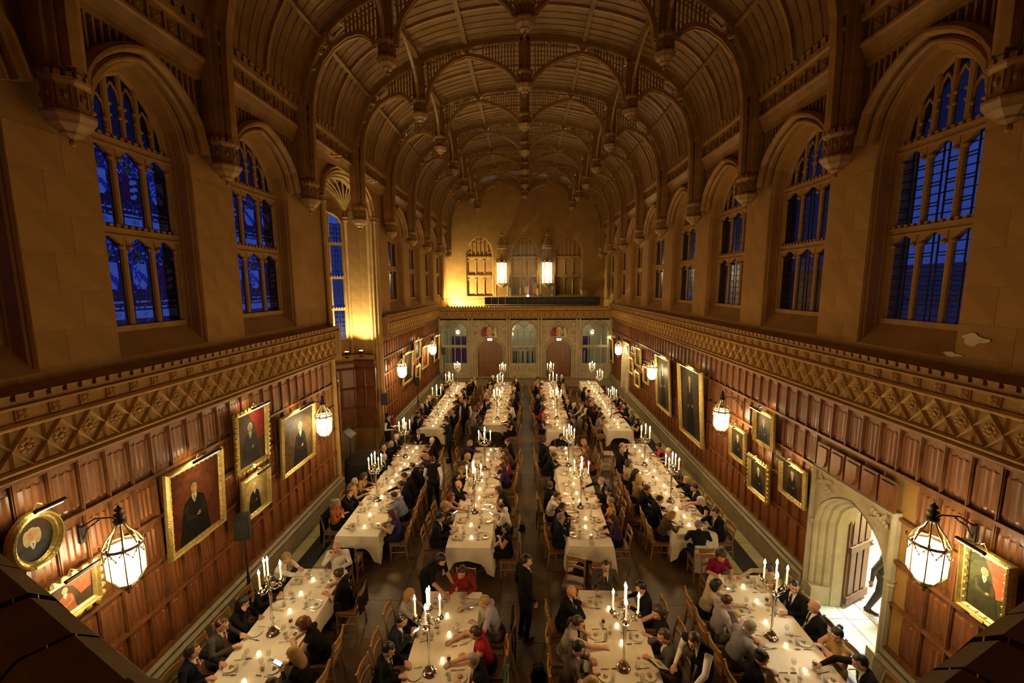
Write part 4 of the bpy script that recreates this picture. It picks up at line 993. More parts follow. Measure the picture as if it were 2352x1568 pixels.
for i, ty in enumerate(TY):
    root = empty('roof_truss', (0, ty, 0), 0, ceiling)
    # main rib against the boards, with rosettes
    rb = MB(); c = [(-p[0], p[1]) for p in ceil_curve(0, 5.7, 26, .09)][::-1] + ceil_curve(0, 5.7, 26, .09)[1:]
    rb.sweep([(p[0], 0, p[1]) for p in c], band(.30, .16), (0, 1, 0))
    for q in (-.11, .11): rb.sweep([(p[0], q, p[1] - .0) for p in [(-p[0], p[1]) for p in ceil_curve(0, 5.7, 26, .17)][::-1] + ceil_curve(0, 5.7, 26, .17)[1:]], mould(.06, .05), (0, 1, 0))
    rb.put('main_rib', M['roof_rib'], root)
    if 2 <= i <= 6:
        for sg in (-1, 1):
            pts = ceil_curve(.25, 5.6, 60, .175); L = 0; last = pts[0]
            for k in range(1, len(pts)):
                L += math.hypot(pts[k][0] - last[0], pts[k][1] - last[1]); last = pts[k]
                if L > .40:
                    L = 0; t = (pts[k][0] - pts[k - 1][0], pts[k][1] - pts[k - 1][1]); an = math.atan2(t[1], t[0])
                    # rosette's +x must look inwards (down)
                    nx, nz = t[1], -t[0]
                    put('rib_rosette', rib_ros, root, (sg * last[0], 0, last[1]), rot=(0, math.atan2(-nz, sg * nx), 0))
    for sg in (-1, 1):
        for nm, P in (('wall_arch', AW), ('inner_arch', AC)):
            m2 = MB()
            for q, w in ((0, .16),): m2.sweep([(sg * p[0], 0, p[1]) for p in P], mould(.22, .11), (0, 1, 0)); m2.sweep([(sg * p[0], 0, p[1] - .045) for p in P], mould(.10, .08), (0, 1, 0))
            m2.put(nm, M['roof_rib'], root, smooth=False)
        tr = MB()      # open tracery bars between arches and rib
        cz = lambda x: float(np.interp(x, [p[0] for p in ceil_curve(0, 5.7, 60, .15)], [p[1] for p in ceil_curve(0, 5.7, 60, .15)]))
        az = lambda x: float(np.interp(x, [p[0] for p in AC[::-1]], [p[1] for p in AC[::-1]]))
        wz = lambda x: float(np.interp(x, [p[0] for p in AW], [p[1] for p in AW]))
        for x in [.34 + .10 * j for j in range(11)] + [2.25 + .10 * j for j in range(10)]:
            z0, z1 = az(x), cz(x)
            if z1 - z0 > .06: tr.box((sg * x, 0, (z0 + z1) / 2), (.028, .10, z1 - z0)); tr.box((sg * x, 0, z0 + (z1 - z0) * .8), (.05, .07, .03))
        for x in [3.66 + .10 * j for j in range(9)]:
            z0, z1 = wz(max(x, 3.73)), cz(x)
            if z1 - z0 > .06: tr.box((sg * x, 0, (z0 + z1) / 2), (.028, .10, z1 - z0))
        tr.put('tracery', M['roof_rib'], root)
        # side pendant with its shaft
        ps = MB(); ps.box((sg * XS, 0, 13.2), (.26, .26, 1.3)); ps.box((sg * XS, 0, 13.2), (.12, .34, 1.3)); ps.box((sg * XS, 0, 13.2), (.34, .12, 1.3)); ps.put('pendant_shaft', M['roof_rib'], root)
        put('pendant', pend_side, root, (sg * XS, 0, 11.90))
        # wall shaft and corbel
        ws = MB(); X = 5.70
        ws.box((sg * (X + .05), 0, 10.3), (.26, .26, 2.2)); ws.box((sg * (X - .10), .115, 10.3), (.10, .06, 2.2)); ws.box((sg * (X - .10), -.115, 10.3), (.10, .06, 2.2)); ws.box((sg * (X + .04), .17, 10.3), (.2, .06, 2.2)); ws.box((sg * (X + .04), -.17, 10.3), (.2, .06, 2.2))
        ws.put('wall_shaft', M['roof_rib'], root)
        put('wall_pendant', pend_wall, root, (sg * 5.66, 0, 8.36 if i < 2 else 8.52))
        if 1 <= i <= 6:
            for z in [9.55 + .30 * j for j in range(6)]: put('shaft_rosette', shaft_ros, root, (sg * (X - .08), 0, z), PI if sg > 0 else 0)
        for x in (1.9, XS, 5.1):
            p = ceil_curve(x, x + .001, 2, .25)[0]; q = ceil_curve(x, x + .05, 2)
            put('boss', boss_me, root, (sg * p[0], 0, p[1]), scale=(1.3, 1.3, 1.3), rot=(0, sg * math.atan2(-(q[1][1] - q[0][1]), q[1][0] - q[0][0]), 0))
    cs = MB(); cs.box((0, 0, 13.9), (.30, .30, 1.1)); cs.box((0, 0, 13.9), (.14, .38, 1.1)); cs.box((0, 0, 13.9), (.38, .14, 1.1)); cs.put('pendant_shaft', M['roof_rib'], root)
    put('pendant', pend_mid, root, (0, 0, 12.74))
    # longitudinal arches at the side pendants
    if 0 < i < len(TY) - 1:
        L = TY[i + 1] - ty
        for sg in (-1, 1):
            m2 = MB(); m2.sweep([(sg * XS, p[0], p[1]) for p in arch(.16, L - .16, 12.6, 13.72, 16, .25, 2.4)], mould(.09, .09), (1, 0, 0)); m2.put('long_arch', M['roof_rib'], root)
# eaves: hood arches, cove band, pierced frieze, crenels
fr_ros = rosette_mesh(.15, M['roof_rib'], 'frieze_rosette')
for s in (-1, 1):
    rest = MB(); rest.M = WM(s)
    for i in range(len(TY) - 1):
        if i == 0: pass
        y0, y1 = TY[i] + .28, TY[i + 1] - .28
        root = empty('eaves_bay', (0, 0, 0), 0, ceiling)
        m2 = MB(); m2.M = WM(s)
        if not (s < 0 and i in (3, 4)):
            m2.sweep([(.16, p[0], p[1]) for p in arch(y0 + .02, y1 - .02, 9.0, 10.20, 18, .22, 2.1)], mould(.22, .13), (1, 0, 0))
            m2.sweep([(.10, p[0], p[1]) for p in arch(y0 + .16, y1 - .16, 8.95, 10.06, 18, .22, 2.1)], mould(.12, .08), (1, 0, 0))
            m2.put('hood_arch', M['roof_rib'], root)
            A = arch(y0 + .02, y1 - .02, 9.0, 10.20, 40, .22, 2.1); tr = MB(); tr.M = WM(s)
            y = y0 + .06
            while y < y1 - .04:
                z0 = float(np.interp(y, [p[0] for p in A], [p[1] for p in A])) + .05
                if 10.30 - z0 > .05: tr.bb((.02, y - .017, z0), (.13, y + .017, 10.32)); tr.bb((.04, y - .03, 10.20), (.11, y + .03, 10.24))
                y += .115
            tr.bb((.0, y0, 10.28), (.16, y1, 10.34))
            tr.put('spandrel_bar', M['roof_rib'], root)
        cv = MB(); cv.M = WM(s)
        cv.add([(.14, y0 - .3, 10.34), (.14, y1 + .3, 10.34), (.17, y1 + .3, 10.45), (.17, y0 - .3, 10.45), (.24, y0 - .3, 10.60), (.24, y1 + .3, 10.60), (.27, y0 - .3, 10.63), (.27, y1 + .3, 10.63), (.27, y0 - .3, 10.68), (.27, y1 + .3, 10.68), (.17, y0 - .3, 10.70), (.17, y1 + .3, 10.70), (0, y0 - .3, 10.34), (0, y1 + .3, 10.34)],
               [(0, 1, 2, 3), (3, 2, 5, 4), (4, 5, 7, 6), (6, 7, 9, 8), (8, 9, 11, 10), (12, 13, 1, 0)])
        cv.bb((0, y0 - .3, 10.68), (.15, y1 + .3, 11.05)); cv.sweep([(.22, y0 - .3, 11.06), (.22, y1 + .3, 11.06)], mould(.16, .09), (1, 0, 0)); cv.bb((.0, y0 - .3, 11.08), (.30, y1 + .3, 11.13))
        cv.put('eaves_cornice', M['roof_rib'], root)
        n = 7
        for k in range(n):
            if i <= 5: put('frieze_rosette', fr_ros, root, (s * (XW - .15), y0 + (k + .5) * (y1 - y0) / n, 10.87), PI if s > 0 else 0)
        fr = MB(); fr.M = WM(s)
        for k in range(n + 1): fr.bb((.15, y0 + k * (y1 - y0) / n - .02, 10.70), (.19, y0 + k * (y1 - y0) / n + .02, 11.03))
        fr.put('frieze_post', M['roof_rib'], root)
        cr = MB(); cr.M = WM(s); n = int((y1 - y0 + .56) / .20)
        for k in range(n): yy = y0 - .28 + (k + .5) * (y1 - y0 + .56) / n; cr.bb((.18, yy - .065, 11.12), (.29, yy + .065, 11.24)); cr.bb((.165, yy - .075, 11.24), (.305, yy + .075, 11.265))
        tag(cr.put('eaves_merlon', M['roof_rib'], root), kind='stuff')
# ------------------------------------------------------------------ wall lanterns
def lantern_parts():
    P = {}
    g = MB(); R = .20
    g.lathe([(.10, .02), (R, .16), (R * 1.02, .52), (R * .95, .54)], (0, 0, 0), 8); P['glass'] = (g.mesh('glass', M['lantern_glass']), 1)
    g = MB()
    for j in range(8):
        a = PI / 4 * j; c, s = math.cos(a), math.sin(a)
        g.tube([(.11 * c, .11 * s, .0), (R * 1.03 * c, R * 1.03 * s, .15), (R * 1.05 * c, R * 1.05 * s, .56)], .008, 5)
        g.tube([(R * 1.05 * c, R * 1.05 * s, .56), (.16 * c, .16 * s, .68), (.10 * c, .10 * s, .76), (.05 * c, .05 * s, .86)], .010, 5)
        g.ball((R * 1.12 * c, R * 1.12 * s, .60), (.018, .018, .03), 5, 4)
        a2 = a + PI / 8; c2, s2 = math.cos(a2), math.sin(a2)
        g.tube([(R * 1.05 * c, R * 1.05 * s, .56), (R * 1.04 * c2, R * 1.04 * s2, .44), (R * 1.05 * math.cos(a + PI / 4), R * 1.05 * math.sin(a + PI / 4), .56)], .009, 5)
        for k in range(1, 4): t = k / 4; g.ball((R * 1.06 * math.cos(a + t * PI / 4), R * 1.06 * math.sin(a + t * PI / 4), .56 - .12 * (1 - abs(2 * t - 1))), .014, 5, 3)
    g.lathe([(R * 1.06, .54), (R * 1.1, .56), (R * 1.06, .58)], (0, 0, 0), 16, cap=False); g.lathe([(.115, .03), (.12, .0), (.10, -.02)], (0, 0, 0), 12)
    P['cage'] = (g.mesh('cage', M['bronze']), 0)
    g = MB(); g.lathe([(.0, 1.14), (.018, 1.10), (.05, 1.07), (.02, 1.03), (.065, 1.0), (.03, .95), (.075, .92), (.06, .86), (.03, .84)][::-1], (0, 0, 0), 10); P['finial'] = (g.mesh('finial', M['iron'], True), 0)
    g = MB(); g.lathe([(.0, -.16), (.025, -.13), (.012, -.11), (.05, -.08), (.03, -.05), (.09, -.02)], (0, 0, 0), 10); P['drop'] = (g.mesh('drop', M['bronze'], True), 0)
    g = MB()
    for j in range(4): a = PI / 2 * j + .4; g.ball((.07 * math.cos(a), .07 * math.sin(a), .34), (.035, .035, .07), 6, 5)
    P['bulb'] = (g.mesh('bulb', M['lantern_core']), 0)
    g = MB(); g.tube([(-.55, 0, .80), (-.35, 0, .93), (-.12, 0, .95), (0, 0, .90)], .011, 6); g.tube([(-.55, 0, .62), (-.45, 0, .80), (-.30, 0, .90)], .009, 6); g.box((-.55, 0, .70), (.02, .07, .24))
    for k in range(3): g.ball((-.30 - .08 * k, .0, .90 - .06 * k), .02, 6, 4)
    P['bracket'] = (g.mesh('bracket', M['iron']), 0)
    return P
LANT = lantern_parts()
lant_pos = [(-1, 5.05, 'between the oval portrait and the large portrait in the oak wall'), (-1, 10.7, 'on the oak wall just before the oriel bay'), (-1, 17.9, 'on the oak wall right past the clustered columns'), (-1, 24.1, 'on the oriel side near the screen'),
            (1, 5.35, 'beside the open stone doorway'), (1, 11.3, 'beside the tallest full-length portrait'), (1, 17.6, 'between small portraits and the full-length portraits'), (1, 24.0, 'on the doorway side near the screen')]
for s, y, t in lant_pos:
    r = tag(empty('wall_lantern', (s * 5.40, y, 2.62), PI if s > 0 else 0), 'lit octagonal hanging lantern ' + t, 'lantern')
    for n_, (me, _) in LANT.items(): put(n_, me, r)
    lamp('lantern_glow', 'POINT', 88, (1.0, .80, .45), r, (.0, 0, .34), shadow_soft_size=.17)

# ------------------------------------------------------------------ portraits
PAINT = {}
def pcol(c):
    k = tuple(round(v, 3) for v in c)
    if k not in PAINT: PAINT[k] = mat('oil_paint', tuple(v * .8 for v in c), .5, var=.45, scale=9, spec=.08)
    return PAINT[k]
SK = (.44, .25, .11)
def portrait(name, s, y0, y1, z0, z1, label, bg=(.055, .032, .014), coat=(.014, .012, .010), hair=(.35, .28, .18), drape=None, oval=False, ornate=False, light=True, full=False, pose=0, fw=.085, tilt=3.0, depth=.10):
    w, h = y1 - y0, z1 - z0; rz = PI if s > 0 else 0
    r = tag(empty(name, (s * (XW - .115), (y0 + y1) / 2, z0), rz), label, 'painting')
    tl = math.radians(tilt); T = Matrix.Rotation(tl, 4, 'Y')
    # frame
    g = MB(); g.M = T
    if oval: loop = [((w / 2) * math.cos(a), h / 2 + (h / 2) * math.sin(a)) for a in [2 * PI * k / 36 for k in range(36)]]
    else: loop = [(-w / 2, 0), (w / 2, 0), (w / 2, h), (-w / 2, h)]
    k = fw
    prof = [(0, 0), (.05, 0), (depth * .9, k * .22), (depth, k * .40), (depth * .6, k * .55), (depth * .62, k * .75), (.03, k), (0, k)]
    lp = loop
    if oval: g.sweep([(0, p[0] * (1 - 0), p[1]) for p in lp], prof, (1, 0, 0), closed=True)
    else:
        n = 4; outs = []
        for i in range(4):
            row = []
            for a, b in prof:
                sx = 1 if loop[i][0] > 0 else -1; sz = 1 if loop[i][1] > 0 else -1
                row.append((a, loop[i][0] - sx * b, loop[i][1] - sz * b))
            outs.append(row)
        outs.append(outs[0]); g.grid(outs, True)
        if ornate:
            for i in range(4):
                a, b = Vector(loop[i]), Vector(loop[(i + 1) % 4]); L = (b - a).length; m_ = max(3, int(L / .11))
                for q in range(m_): p = a + (b - a) * ((q + .5) / m_); g.ball((depth * .6, p.x, p.y), (.035, .05, .05), 6, 4)
        else:
            for i in range(4):
                a, b = Vector(loop[i]), Vector(loop[(i + 1) % 4]); L = (b - a).length; m_ = max(3, int(L / .10)); inn = Vector((-(b - a).y, (b - a).x)).normalized() * k * .82
                for q in range(m_): p = a + (b - a) * ((q + .5) / m_) + inn; g.ball((depth * .5, p.x, p.y), (.016, .022, .022), 5, 3)
    g.put('frame', M['gilt_frame'], r)
    # canvas: flat paint
    c = MB(); c.M = T; cols = []
    def patch(pts, col, x):
        c.cur = len(cols); cols.append(pcol(col)); c.add([(x, p[0], p[1]) for p in pts], [tuple(range(len(pts)))])
    iw, ih = w - 2 * k * .9, h - 2 * k * .9
    el = lambda cx, cz, rx, rz_, n=16, a0=0, a1=2 * PI: [(cx + rx * math.cos(a0 + (a1 - a0) * t / n), cz + rz_ * math.sin(a0 + (a1 - a0) * t / n)) for t in range(n)]
    patch(el(0, h / 2, iw / 2, ih / 2, 32) if oval else [(-iw / 2, k * .9), (iw / 2, k * .9), (iw / 2, h - k * .9), (-iw / 2, h - k * .9)], bg, .02)
    cx = (.06 if pose else -.04) * w
    if not oval: patch(el(cx * 1.2, h * .60, iw * .40, ih * .30), tuple(min(1, v * 1.35 + .004) for v in bg), .0212)
    if drape:
        patch([(-iw * .1, h - k), (iw * .48, h - k), (iw * .46, h * .45), (iw * .25, h * .40), (iw * .12, h * .7)], drape, .0216)
    if full:
        hz = h * .80; u = h * .040
        patch([(cx - 3.2 * u, k * 1.1), (cx + 3.2 * u, k * 1.1), (cx + 2.6 * u, h * .45), (cx + 2.3 * u, hz - 2.2 * u), (cx + .8 * u, hz - 1.2 * u), (cx - .8 * u, hz - 1.2 * u), (cx - 2.3 * u, hz - 2.2 * u), (cx - 2.6 * u, h * .45)], coat, .022)
        patch([(cx - .5 * u, hz - 1.0 * u), (cx + .5 * u, hz - 1.0 * u), (cx + .25 * u, hz - 4 * u), (cx - .25 * u, hz - 4 * u)], (.6, .55, .42), .0224)
        patch(el(cx, hz + .25 * u, u * 1.0, u * 1.35), hair, .0224); patch(el(cx, hz, u * .78, u * 1.05), SK, .0228)
        patch(el(cx + 1.9 * u, h * .47, u * .5, u * .6), SK, .0228); patch(el(cx - 1.6 * u, h * .44, u * .5, u * .6), SK, .0228)
    else:
        hz = h * (.68 if not oval else .60); u = min(w, h * .8) * (.082 if not oval else .115)
        lit = tuple(min(1, v * 1.6 + .006) for v in coat)
        sh = [(-.55, -1.15), (-1.3, -1.55), (-2.0, -2.05), (-2.45, -3.0), (-2.75, -4.6), (-3.1, -7.0)]; base = [(cx - 3.6 * u, k), (cx + 3.5 * u, k)]
        body = base + [(cx - q[0] * u, max(k, hz + q[1] * u)) for q in sh[::-1]] + [(cx + q[0] * u, max(k, hz + q[1] * u)) for q in sh]
        patch(body, coat, .0220)
        patch([(cx - 2.3 * u, hz - 2.9 * u), (cx - 1.5 * u, hz - 2.4 * u), (cx - 1.2 * u, hz - 4.6 * u), (cx + .7 * u, hz - 5.4 * u), (cx + .5 * u, hz - 5.9 * u), (cx - 1.9 * u, hz - 5.4 * u)], lit, .0222)
        patch([(cx + 2.2 * u, hz - 2.7 * u), (cx + 1.5 * u, hz - 2.5 * u), (cx + 1.7 * u, hz - 4.4 * u), (cx + .9 * u, hz - 4.9 * u), (cx + 1.3 * u, hz - 5.3 * u), (cx + 2.4 * u, hz - 4.8 * u)], lit, .0222)
        patch([(cx - .50 * u, hz - .9 * u), (cx + .50 * u, hz - .9 * u), (cx + .62 * u, hz - 1.5 * u), (cx + .18 * u, hz - 2.6 * u), (cx - .05 * u, hz - 2.7 * u), (cx - .55 * u, hz - 1.5 * u)], (.58, .52, .38), .0224)
        patch([(cx - .06 * u, hz - 1.5 * u), (cx + .12 * u, hz - 1.5 * u), (cx + .10 * u, hz - 2.6 * u)], coat, .0225)
        if oval:
            for q in (-1, 1): patch(el(cx + q * .80 * u, hz - .35 * u, u * .62, u * 1.5), hair, .0226)
        patch(el(cx, hz + .26 * u, u * .92, u * 1.18), hair, .0227); patch(el(cx + .04 * u, hz - .04 * u, u * .70, u * 1.0), SK, .0230); patch(el(cx + .20 * u, hz - .06 * u, u * .46, u * .78), tuple(v * 1.22 for v in SK), .0231)
        for q in (-.24, .30): patch(el(cx + q * u, hz + .12 * u, .12 * u, .06 * u, 8), (.06, .035, .02), .0232); patch(el(cx + q * u, hz + .28 * u, .17 * u, .035 * u, 8), tuple(v * .5 for v in hair), .0232)
        patch([(cx + .02 * u, hz + .10 * u), (cx + .16 * u, hz - .26 * u), (cx - .06 * u, hz - .28 * u)], (.33, .17, .075), .0232); patch(el(cx + .04 * u, hz - .50 * u, .20 * u, .055 * u, 8), (.28, .09, .055), .0232)
        if not oval: patch(el(cx + .85 * u, hz - 5.25 * u, .42 * u, .26 * u), SK, .0233); patch(el(cx + 1.0 * u, hz - 4.95 * u, .30 * u, .22 * u), SK, .0234)
    me = c.mesh('canvas', cols); put('canvas', me, r)
    g = MB(); g.M = T; g.box((depth, 0, k * .42), (.012, min(.3, w * .25), k * .35)); g.put('name_plate', M['gold'], r)
    if light:
        x = depth + .16; L = min(.62, w * .55); zt = h + .05
        g = MB(); g.M = T; g.tube([(.03, 0, h - .01), (.09, 0, zt + .06), (x, 0, zt + .04)], .008, 5); po = g.put('lamp_arm', M['bronze'], r)
        g = MB(); g.M = T; g.tube([(x, -L / 2, zt + .045), (x, L / 2, zt + .045)], .026, 8); g.put('lamp_shade', M['iron'], r)
        g = MB(); g.M = T; g.tube([(x - .012, -L / 2 + .02, zt + .024), (x - .012, L / 2 - .02, zt + .024)], .016, 6); g.put('lamp_tube', M['picture_tube'], r)
        l = lamp('picture_glow', 'AREA', 4.5 * max(.5, w), (1.0, .80, .42), r, tuple(T @ Vector((x - .03, 0, zt + .0))), shape='RECTANGLE', size=L, size_y=.04)
        d = Vector((-(x - .02), 0, -h * .36)); l.rotation_euler = d.to_track_quat('-Z', 'X').to_euler()
        l.data.use_shadow = True
    return r
def wall_rect(s, pts):
    P = [at_x(p[0], p[1], s * 5.86) for p in pts]; ys = sorted(p.y for p in P); zs = sorted(p.z for p in P)
    return (ys[0] + ys[1]) / 2, (ys[2] + ys[3]) / 2, (zs[0] + zs[1]) / 2, (zs[2] + zs[3]) / 2
def pic(s, pts, label, **k): return portrait('portrait', s, *wall_rect(s, pts), label, **k)
# oriel side
pic(-1, [(6, 1190), (140, 1150), (140, 1290), (6, 1330)], 'oval gilt framed portrait of a sitter in a long curled wig', oval=True, hair=(.50, .36, .16), fw=.10)
pic(-1, [(70, 1345), (226, 1297), (228, 1400), (70, 1450)], 'gilt framed painting with red drapery below the oval portrait', drape=(.42, .09, .04), ornate=True, coat=(.30, .10, .04))
pic(-1, [(366, 1083), (500, 1030), (515, 1205), (385, 1285)], 'large gilt portrait of a seated sitter in black against red brown', bg=(.12, .032, .012), hair=(.10, .06, .04), fw=.10)
pic(-1, [(530, 945), (607, 930), (613, 1052), (540, 1092)], 'ornate scrolled frame portrait with a red curtain, above a smaller portrait', drape=(.32, .03, .02), ornate=True, hair=(.55, .50, .42))
pic(-1, [(546, 1105), (615, 1064), (618, 1165), (556, 1195)], 'plain gilt portrait of a sitter in black robes hung below the ornate one', bg=(.30, .22, .08), hair=(.66, .62, .52))
pic(-1, [(637, 953), (716, 925), (720, 1050), (645, 1098)], 'gilt portrait of a sitter in a dark coat next to the bay side lantern', bg=(.085, .05, .016), hair=(.55, .50, .42), pose=1)
pic(-1, [(921, 812), (945, 805), (945, 872), (925, 884)], 'portrait right past the clustered columns on the oak wall', bg=(.07, .04, .02))
pic(-1, [(949, 783), (963, 778), (963, 822), (950, 829)], 'small high portrait on the oriel side near the screen', bg=(.05, .03, .02))
pic(-1, [(967, 798), (981, 789), (981, 840), (968, 850)], 'portrait with a red robe on the oriel side near the screen', coat=(.35, .05, .03), bg=(.10, .03, .02))
pic(-1, [(952, 843), (963, 834), (963, 870), (953, 880)], 'small low portrait under the high one on the oriel side', bg=(.05, .03, .02))
pic(-1, [(995, 772), (1006, 767), (1006, 825), (996, 832)], 'portrait nearest the screen on the oriel side', bg=(.05, .03, .02))
# doorway side
pic(1, [(2218, 1240), (2340, 1290), (2330, 1460), (2200, 1400)], 'large gilt painting with orange red drapery beside the doorway lantern', drape=(.62, .12, .04), bg=(.06, .055, .015), coat=(.05, .042, .015), fw=.10)
pic(1, [(1797, 1048), (1860, 1082), (1850, 1166), (1793, 1133)], 'gilt portrait in a plain frame right beside the stone doorway', hair=(.50, .42, .26))
pic(1, [(1724, 1045), (1772, 1066), (1767, 1152), (1722, 1126)], 'ornate scrolled gilt portrait of a sitter with white bands', ornate=True, hair=(.60, .55, .42))
pic(1, [(1737, 937), (1783, 953), (1779, 1035), (1734, 1015)], 'gilt portrait hung highest between lantern and doorway', bg=(.10, .055, .015), hair=(.42, .30, .14))
pic(1, [(1681, 973), (1718, 990), (1715, 1070), (1678, 1045)], 'narrow gilt portrait next to the lantern by the tall portraits', hair=(.55, .45, .28))
pic(1, [(1569, 830), (1623, 850), (1622, 1035), (1568, 990)], 'tallest full-length gilt portrait tilted forward on the oak wall', full=True, bg=(.045, .036, .016), hair=(.5, .42, .26), tilt=4.5, fw=.12, depth=.13)
pic(1, [(1513, 812), (1545, 822), (1545, 962), (1512, 930)], 'second full-length portrait farther along the doorway side wall', full=True, bg=(.06, .05, .025), hair=(.5, .42, .26), tilt=4, fw=.11)
pic(1, [(1461, 797), (1474, 800), (1474, 846), (1461, 838)], 'small upper portrait in a cluster of three on the doorway side', bg=(.05, .03, .02))
pic(1, [(1446, 818), (1456, 822), (1456, 862), (1447, 855)], 'small left hand portrait in a cluster near the small stone door', bg=(.05, .03, .02))
pic(1, [(1459, 850), (1471, 856), (1471, 893), (1460, 884)], 'small lowest portrait in a cluster of three on the doorway side', bg=(.05, .03, .02))
pic(1, [(1479, 838), (1492, 844), (1492, 885), (1480, 878)], 'portrait directly behind the lantern past the full-length pair', bg=(.05, .03, .02))
pic(1, [(1396, 772), (1410, 777), (1410, 832), (1397, 826)], 'portrait nearest the screen on the doorway side', bg=(.05, .03, .02))
# ------------------------------------------------------------------ open stone doorway with corridor
DY0, DY1, DC = 6.44, 8.30, 7.37
dr = empty('door_3', (XW, DC, 0), PI); tag(dr, 'open moulded stone doorway with a half open oak door', 'doorway', kind='structure')
g = MB(); hw = .93; ow = .68
A0 = arch(-ow - .17, ow + .17, 1.80, 2.70, 16, .2)
for p, q in zip(A0, A0[1:]): g.quad((.06, p[0], p[1]), (.06, q[0], q[1]), (.06, q[0], 2.95), (.06, p[0], 2.95))
for sg in (-1, 1): g.quad((.06, sg * hw, 0), (.06, sg * (ow + .17), 0), (.06, sg * (ow + .17), 2.95), (.06, sg * hw, 2.95))
rows = []
for d, e in ((.06, .17), (.02, .15), (-.02, .15), (-.05, .12), (-.11, .10), (-.14, .10), (-.17, .06), (-.24, .04), (-.27, .04), (-.30, 0), (-.60, 0)):
    Ae = arch(-ow - e, ow + e, 1.80, 2.50 + e, 16, .2); rows.append([(d, -ow - e, 0)] + [(d, p[0], p[1]) for p in Ae] + [(d, ow + e, 0)])
g.grid(rows); g.put('stone_surround', M['screen_stone'], dr)
g = MB(); g.sweep([(.07, -hw, 0), (.07, -hw, 2.95), (.07, hw, 2.95), (.07, hw, 0)], mould(.12, .09), (1, 0, 0)); g.put('label_mould', M['screen_stone'], dr)
for sg in (-1, 1):
    g = MB(); g.lathe([(.10, 0), (.10, .34), (.065, .42), (.05, .46), (.05, 1.70), (.075, 1.74), (.06, 1.78), (.09, 1.84)], (.05, sg * (ow + .25), 0), 8); g.put('jamb_shaft', M['screen_stone'], dr)
    g = MB(); g.bb((-.38, sg * (ow + .02), 0), (.10, sg * hw, .42)); g.put('jamb_base', M['screen_stone'], dr)
    g = MB()
    for k in range(6): t = k / 5; g.tube([(.07, sg * (.78 - .03 * k), 2.85 - .07 * k), (.08, sg * (.70 - .05 * k), 2.76 - .02 * k)], .03, 5); g.ball((.08, sg * (.80 - .06 * k), 2.80 - .05 * (5 - k) * .5), (.03, .05, .05), 6, 4)
    g.put('spandrel_carving', M['screen_stone'], dr)
g = MB(); g.bb((-.06, -.80, .02), (0, 0, 2.40)); leaf = g.put('door_leaf', M['door_grey'], dr, (-.50, -.70, 0), math.radians(-64))
for k in range(3):
    for z0, z1 in ((.28, 1.18), (1.38, 2.28)):
        for xx in (0, -.088): p = MB(); p.bb((xx, -.08 - .23 * k - .17, z0), (xx + .028, -.08 - .23 * k, z1)); p.put('door_panel', M['door_grey'], leaf)
p = MB(); p.bb((-.11, -.79, 1.20), (.05, -.02, 1.34)); p.bb((-.11, -.79, .08), (.05, -.02, .24)); p.put('door_rail', M['door_grey'], leaf)
p = MB(); p.ball((.07, -.73, 1.27), .03, 6, 5); p.ball((-.13, -.73, 1.27), .03, 6, 5); p.put('handle', M['bronze'], leaf)
g = MB(); X0, X1 = 6.62, 9.6
g.quad((X1, 4.9, 0), (X1, 11.5, 0), (X1, 11.5, 3.2), (X1, 4.9, 3.2)); g.quad((X0, 4.9, 0), (X1, 4.9, 0), (X1, 4.9, 3.2), (X0, 4.9, 3.2)); g.quad((X0, 11.5, 0), (X1, 11.5, 0), (X1, 11.5, 3.2), (X0, 11.5, 3.2)); g.quad((X0, 4.9, 3.2), (X1, 4.9, 3.2), (X1, 11.5, 3.2), (X0, 11.5, 3.2))
for a, b in ((4.9, DC - .78), (DC + .78, 11.5)): g.quad((X0, a, 0), (X0, b, 0), (X0, b, 3.2), (X0, a, 3.2))
g.quad((X0, DC - .78, 2.6), (X0, DC + .78, 2.6), (X0, DC + .78, 3.2), (X0, DC - .78, 3.2)); g.bb((X0 - .65, 4.9, -.2), (X1, 11.5, -.02))
porch = tag(g.put('wall_porch', M['plaster']), 'bright cream plaster porch wall beyond the open stone doorway', 'wall', kind='structure')
a_ = MB(); a_.box((0, 0, -.01), (.43, .80, .02), ch=.004); fl_me = a_.mesh('flagstone', M['porch_flag'])
for i in range(2):
    for j in range(7): put('flagstone', fl_me, porch, (6.20 + i * .44, 5.7 + j * .81, 0.002))
ta = MB(); ta.box((0, 0, -.008), (.20, .20, .018), ch=.003); t1 = ta.mesh('floor_tile', M['tile_a']); t2 = ta.mesh('floor_tile', M['tile_b'])
for i in range(12):
    for j in range(22): put('floor_tile', t1 if (i + j) % 2 else t2, porch, (6.97 + i * .21, 5.6 + j * .21, 0.002))
lamp('porch_light', 'AREA', 520, (.95, 1.0, .93), None, (7.6, 8.4, 3.1), size=1.4)
# carved shields above the doorway
for k in range(5):
    y = DY0 + .16 + k * .37; r = tag(empty('carved_shield', (XW - .075, y, 3.06), PI), '%s blank oak shield above the stone doorway counting from the twin doors' % ORD[4 - k], 'shield')
    g = MB(); g.box((.02, 0, .16), (.03, .33, .52)); g.put('backboard', M['oak_frame'], r)
    g = MB(); g.prism([(-.12, .36), (.12, .36), (.12, .12), (.08, 0), (0, -.05), (-.08, 0), (-.12, .12)], (.035, 0, 0), (0, 1, 0), (0, 0, 1), .03); g.put('shield_face', M['oak'], r)
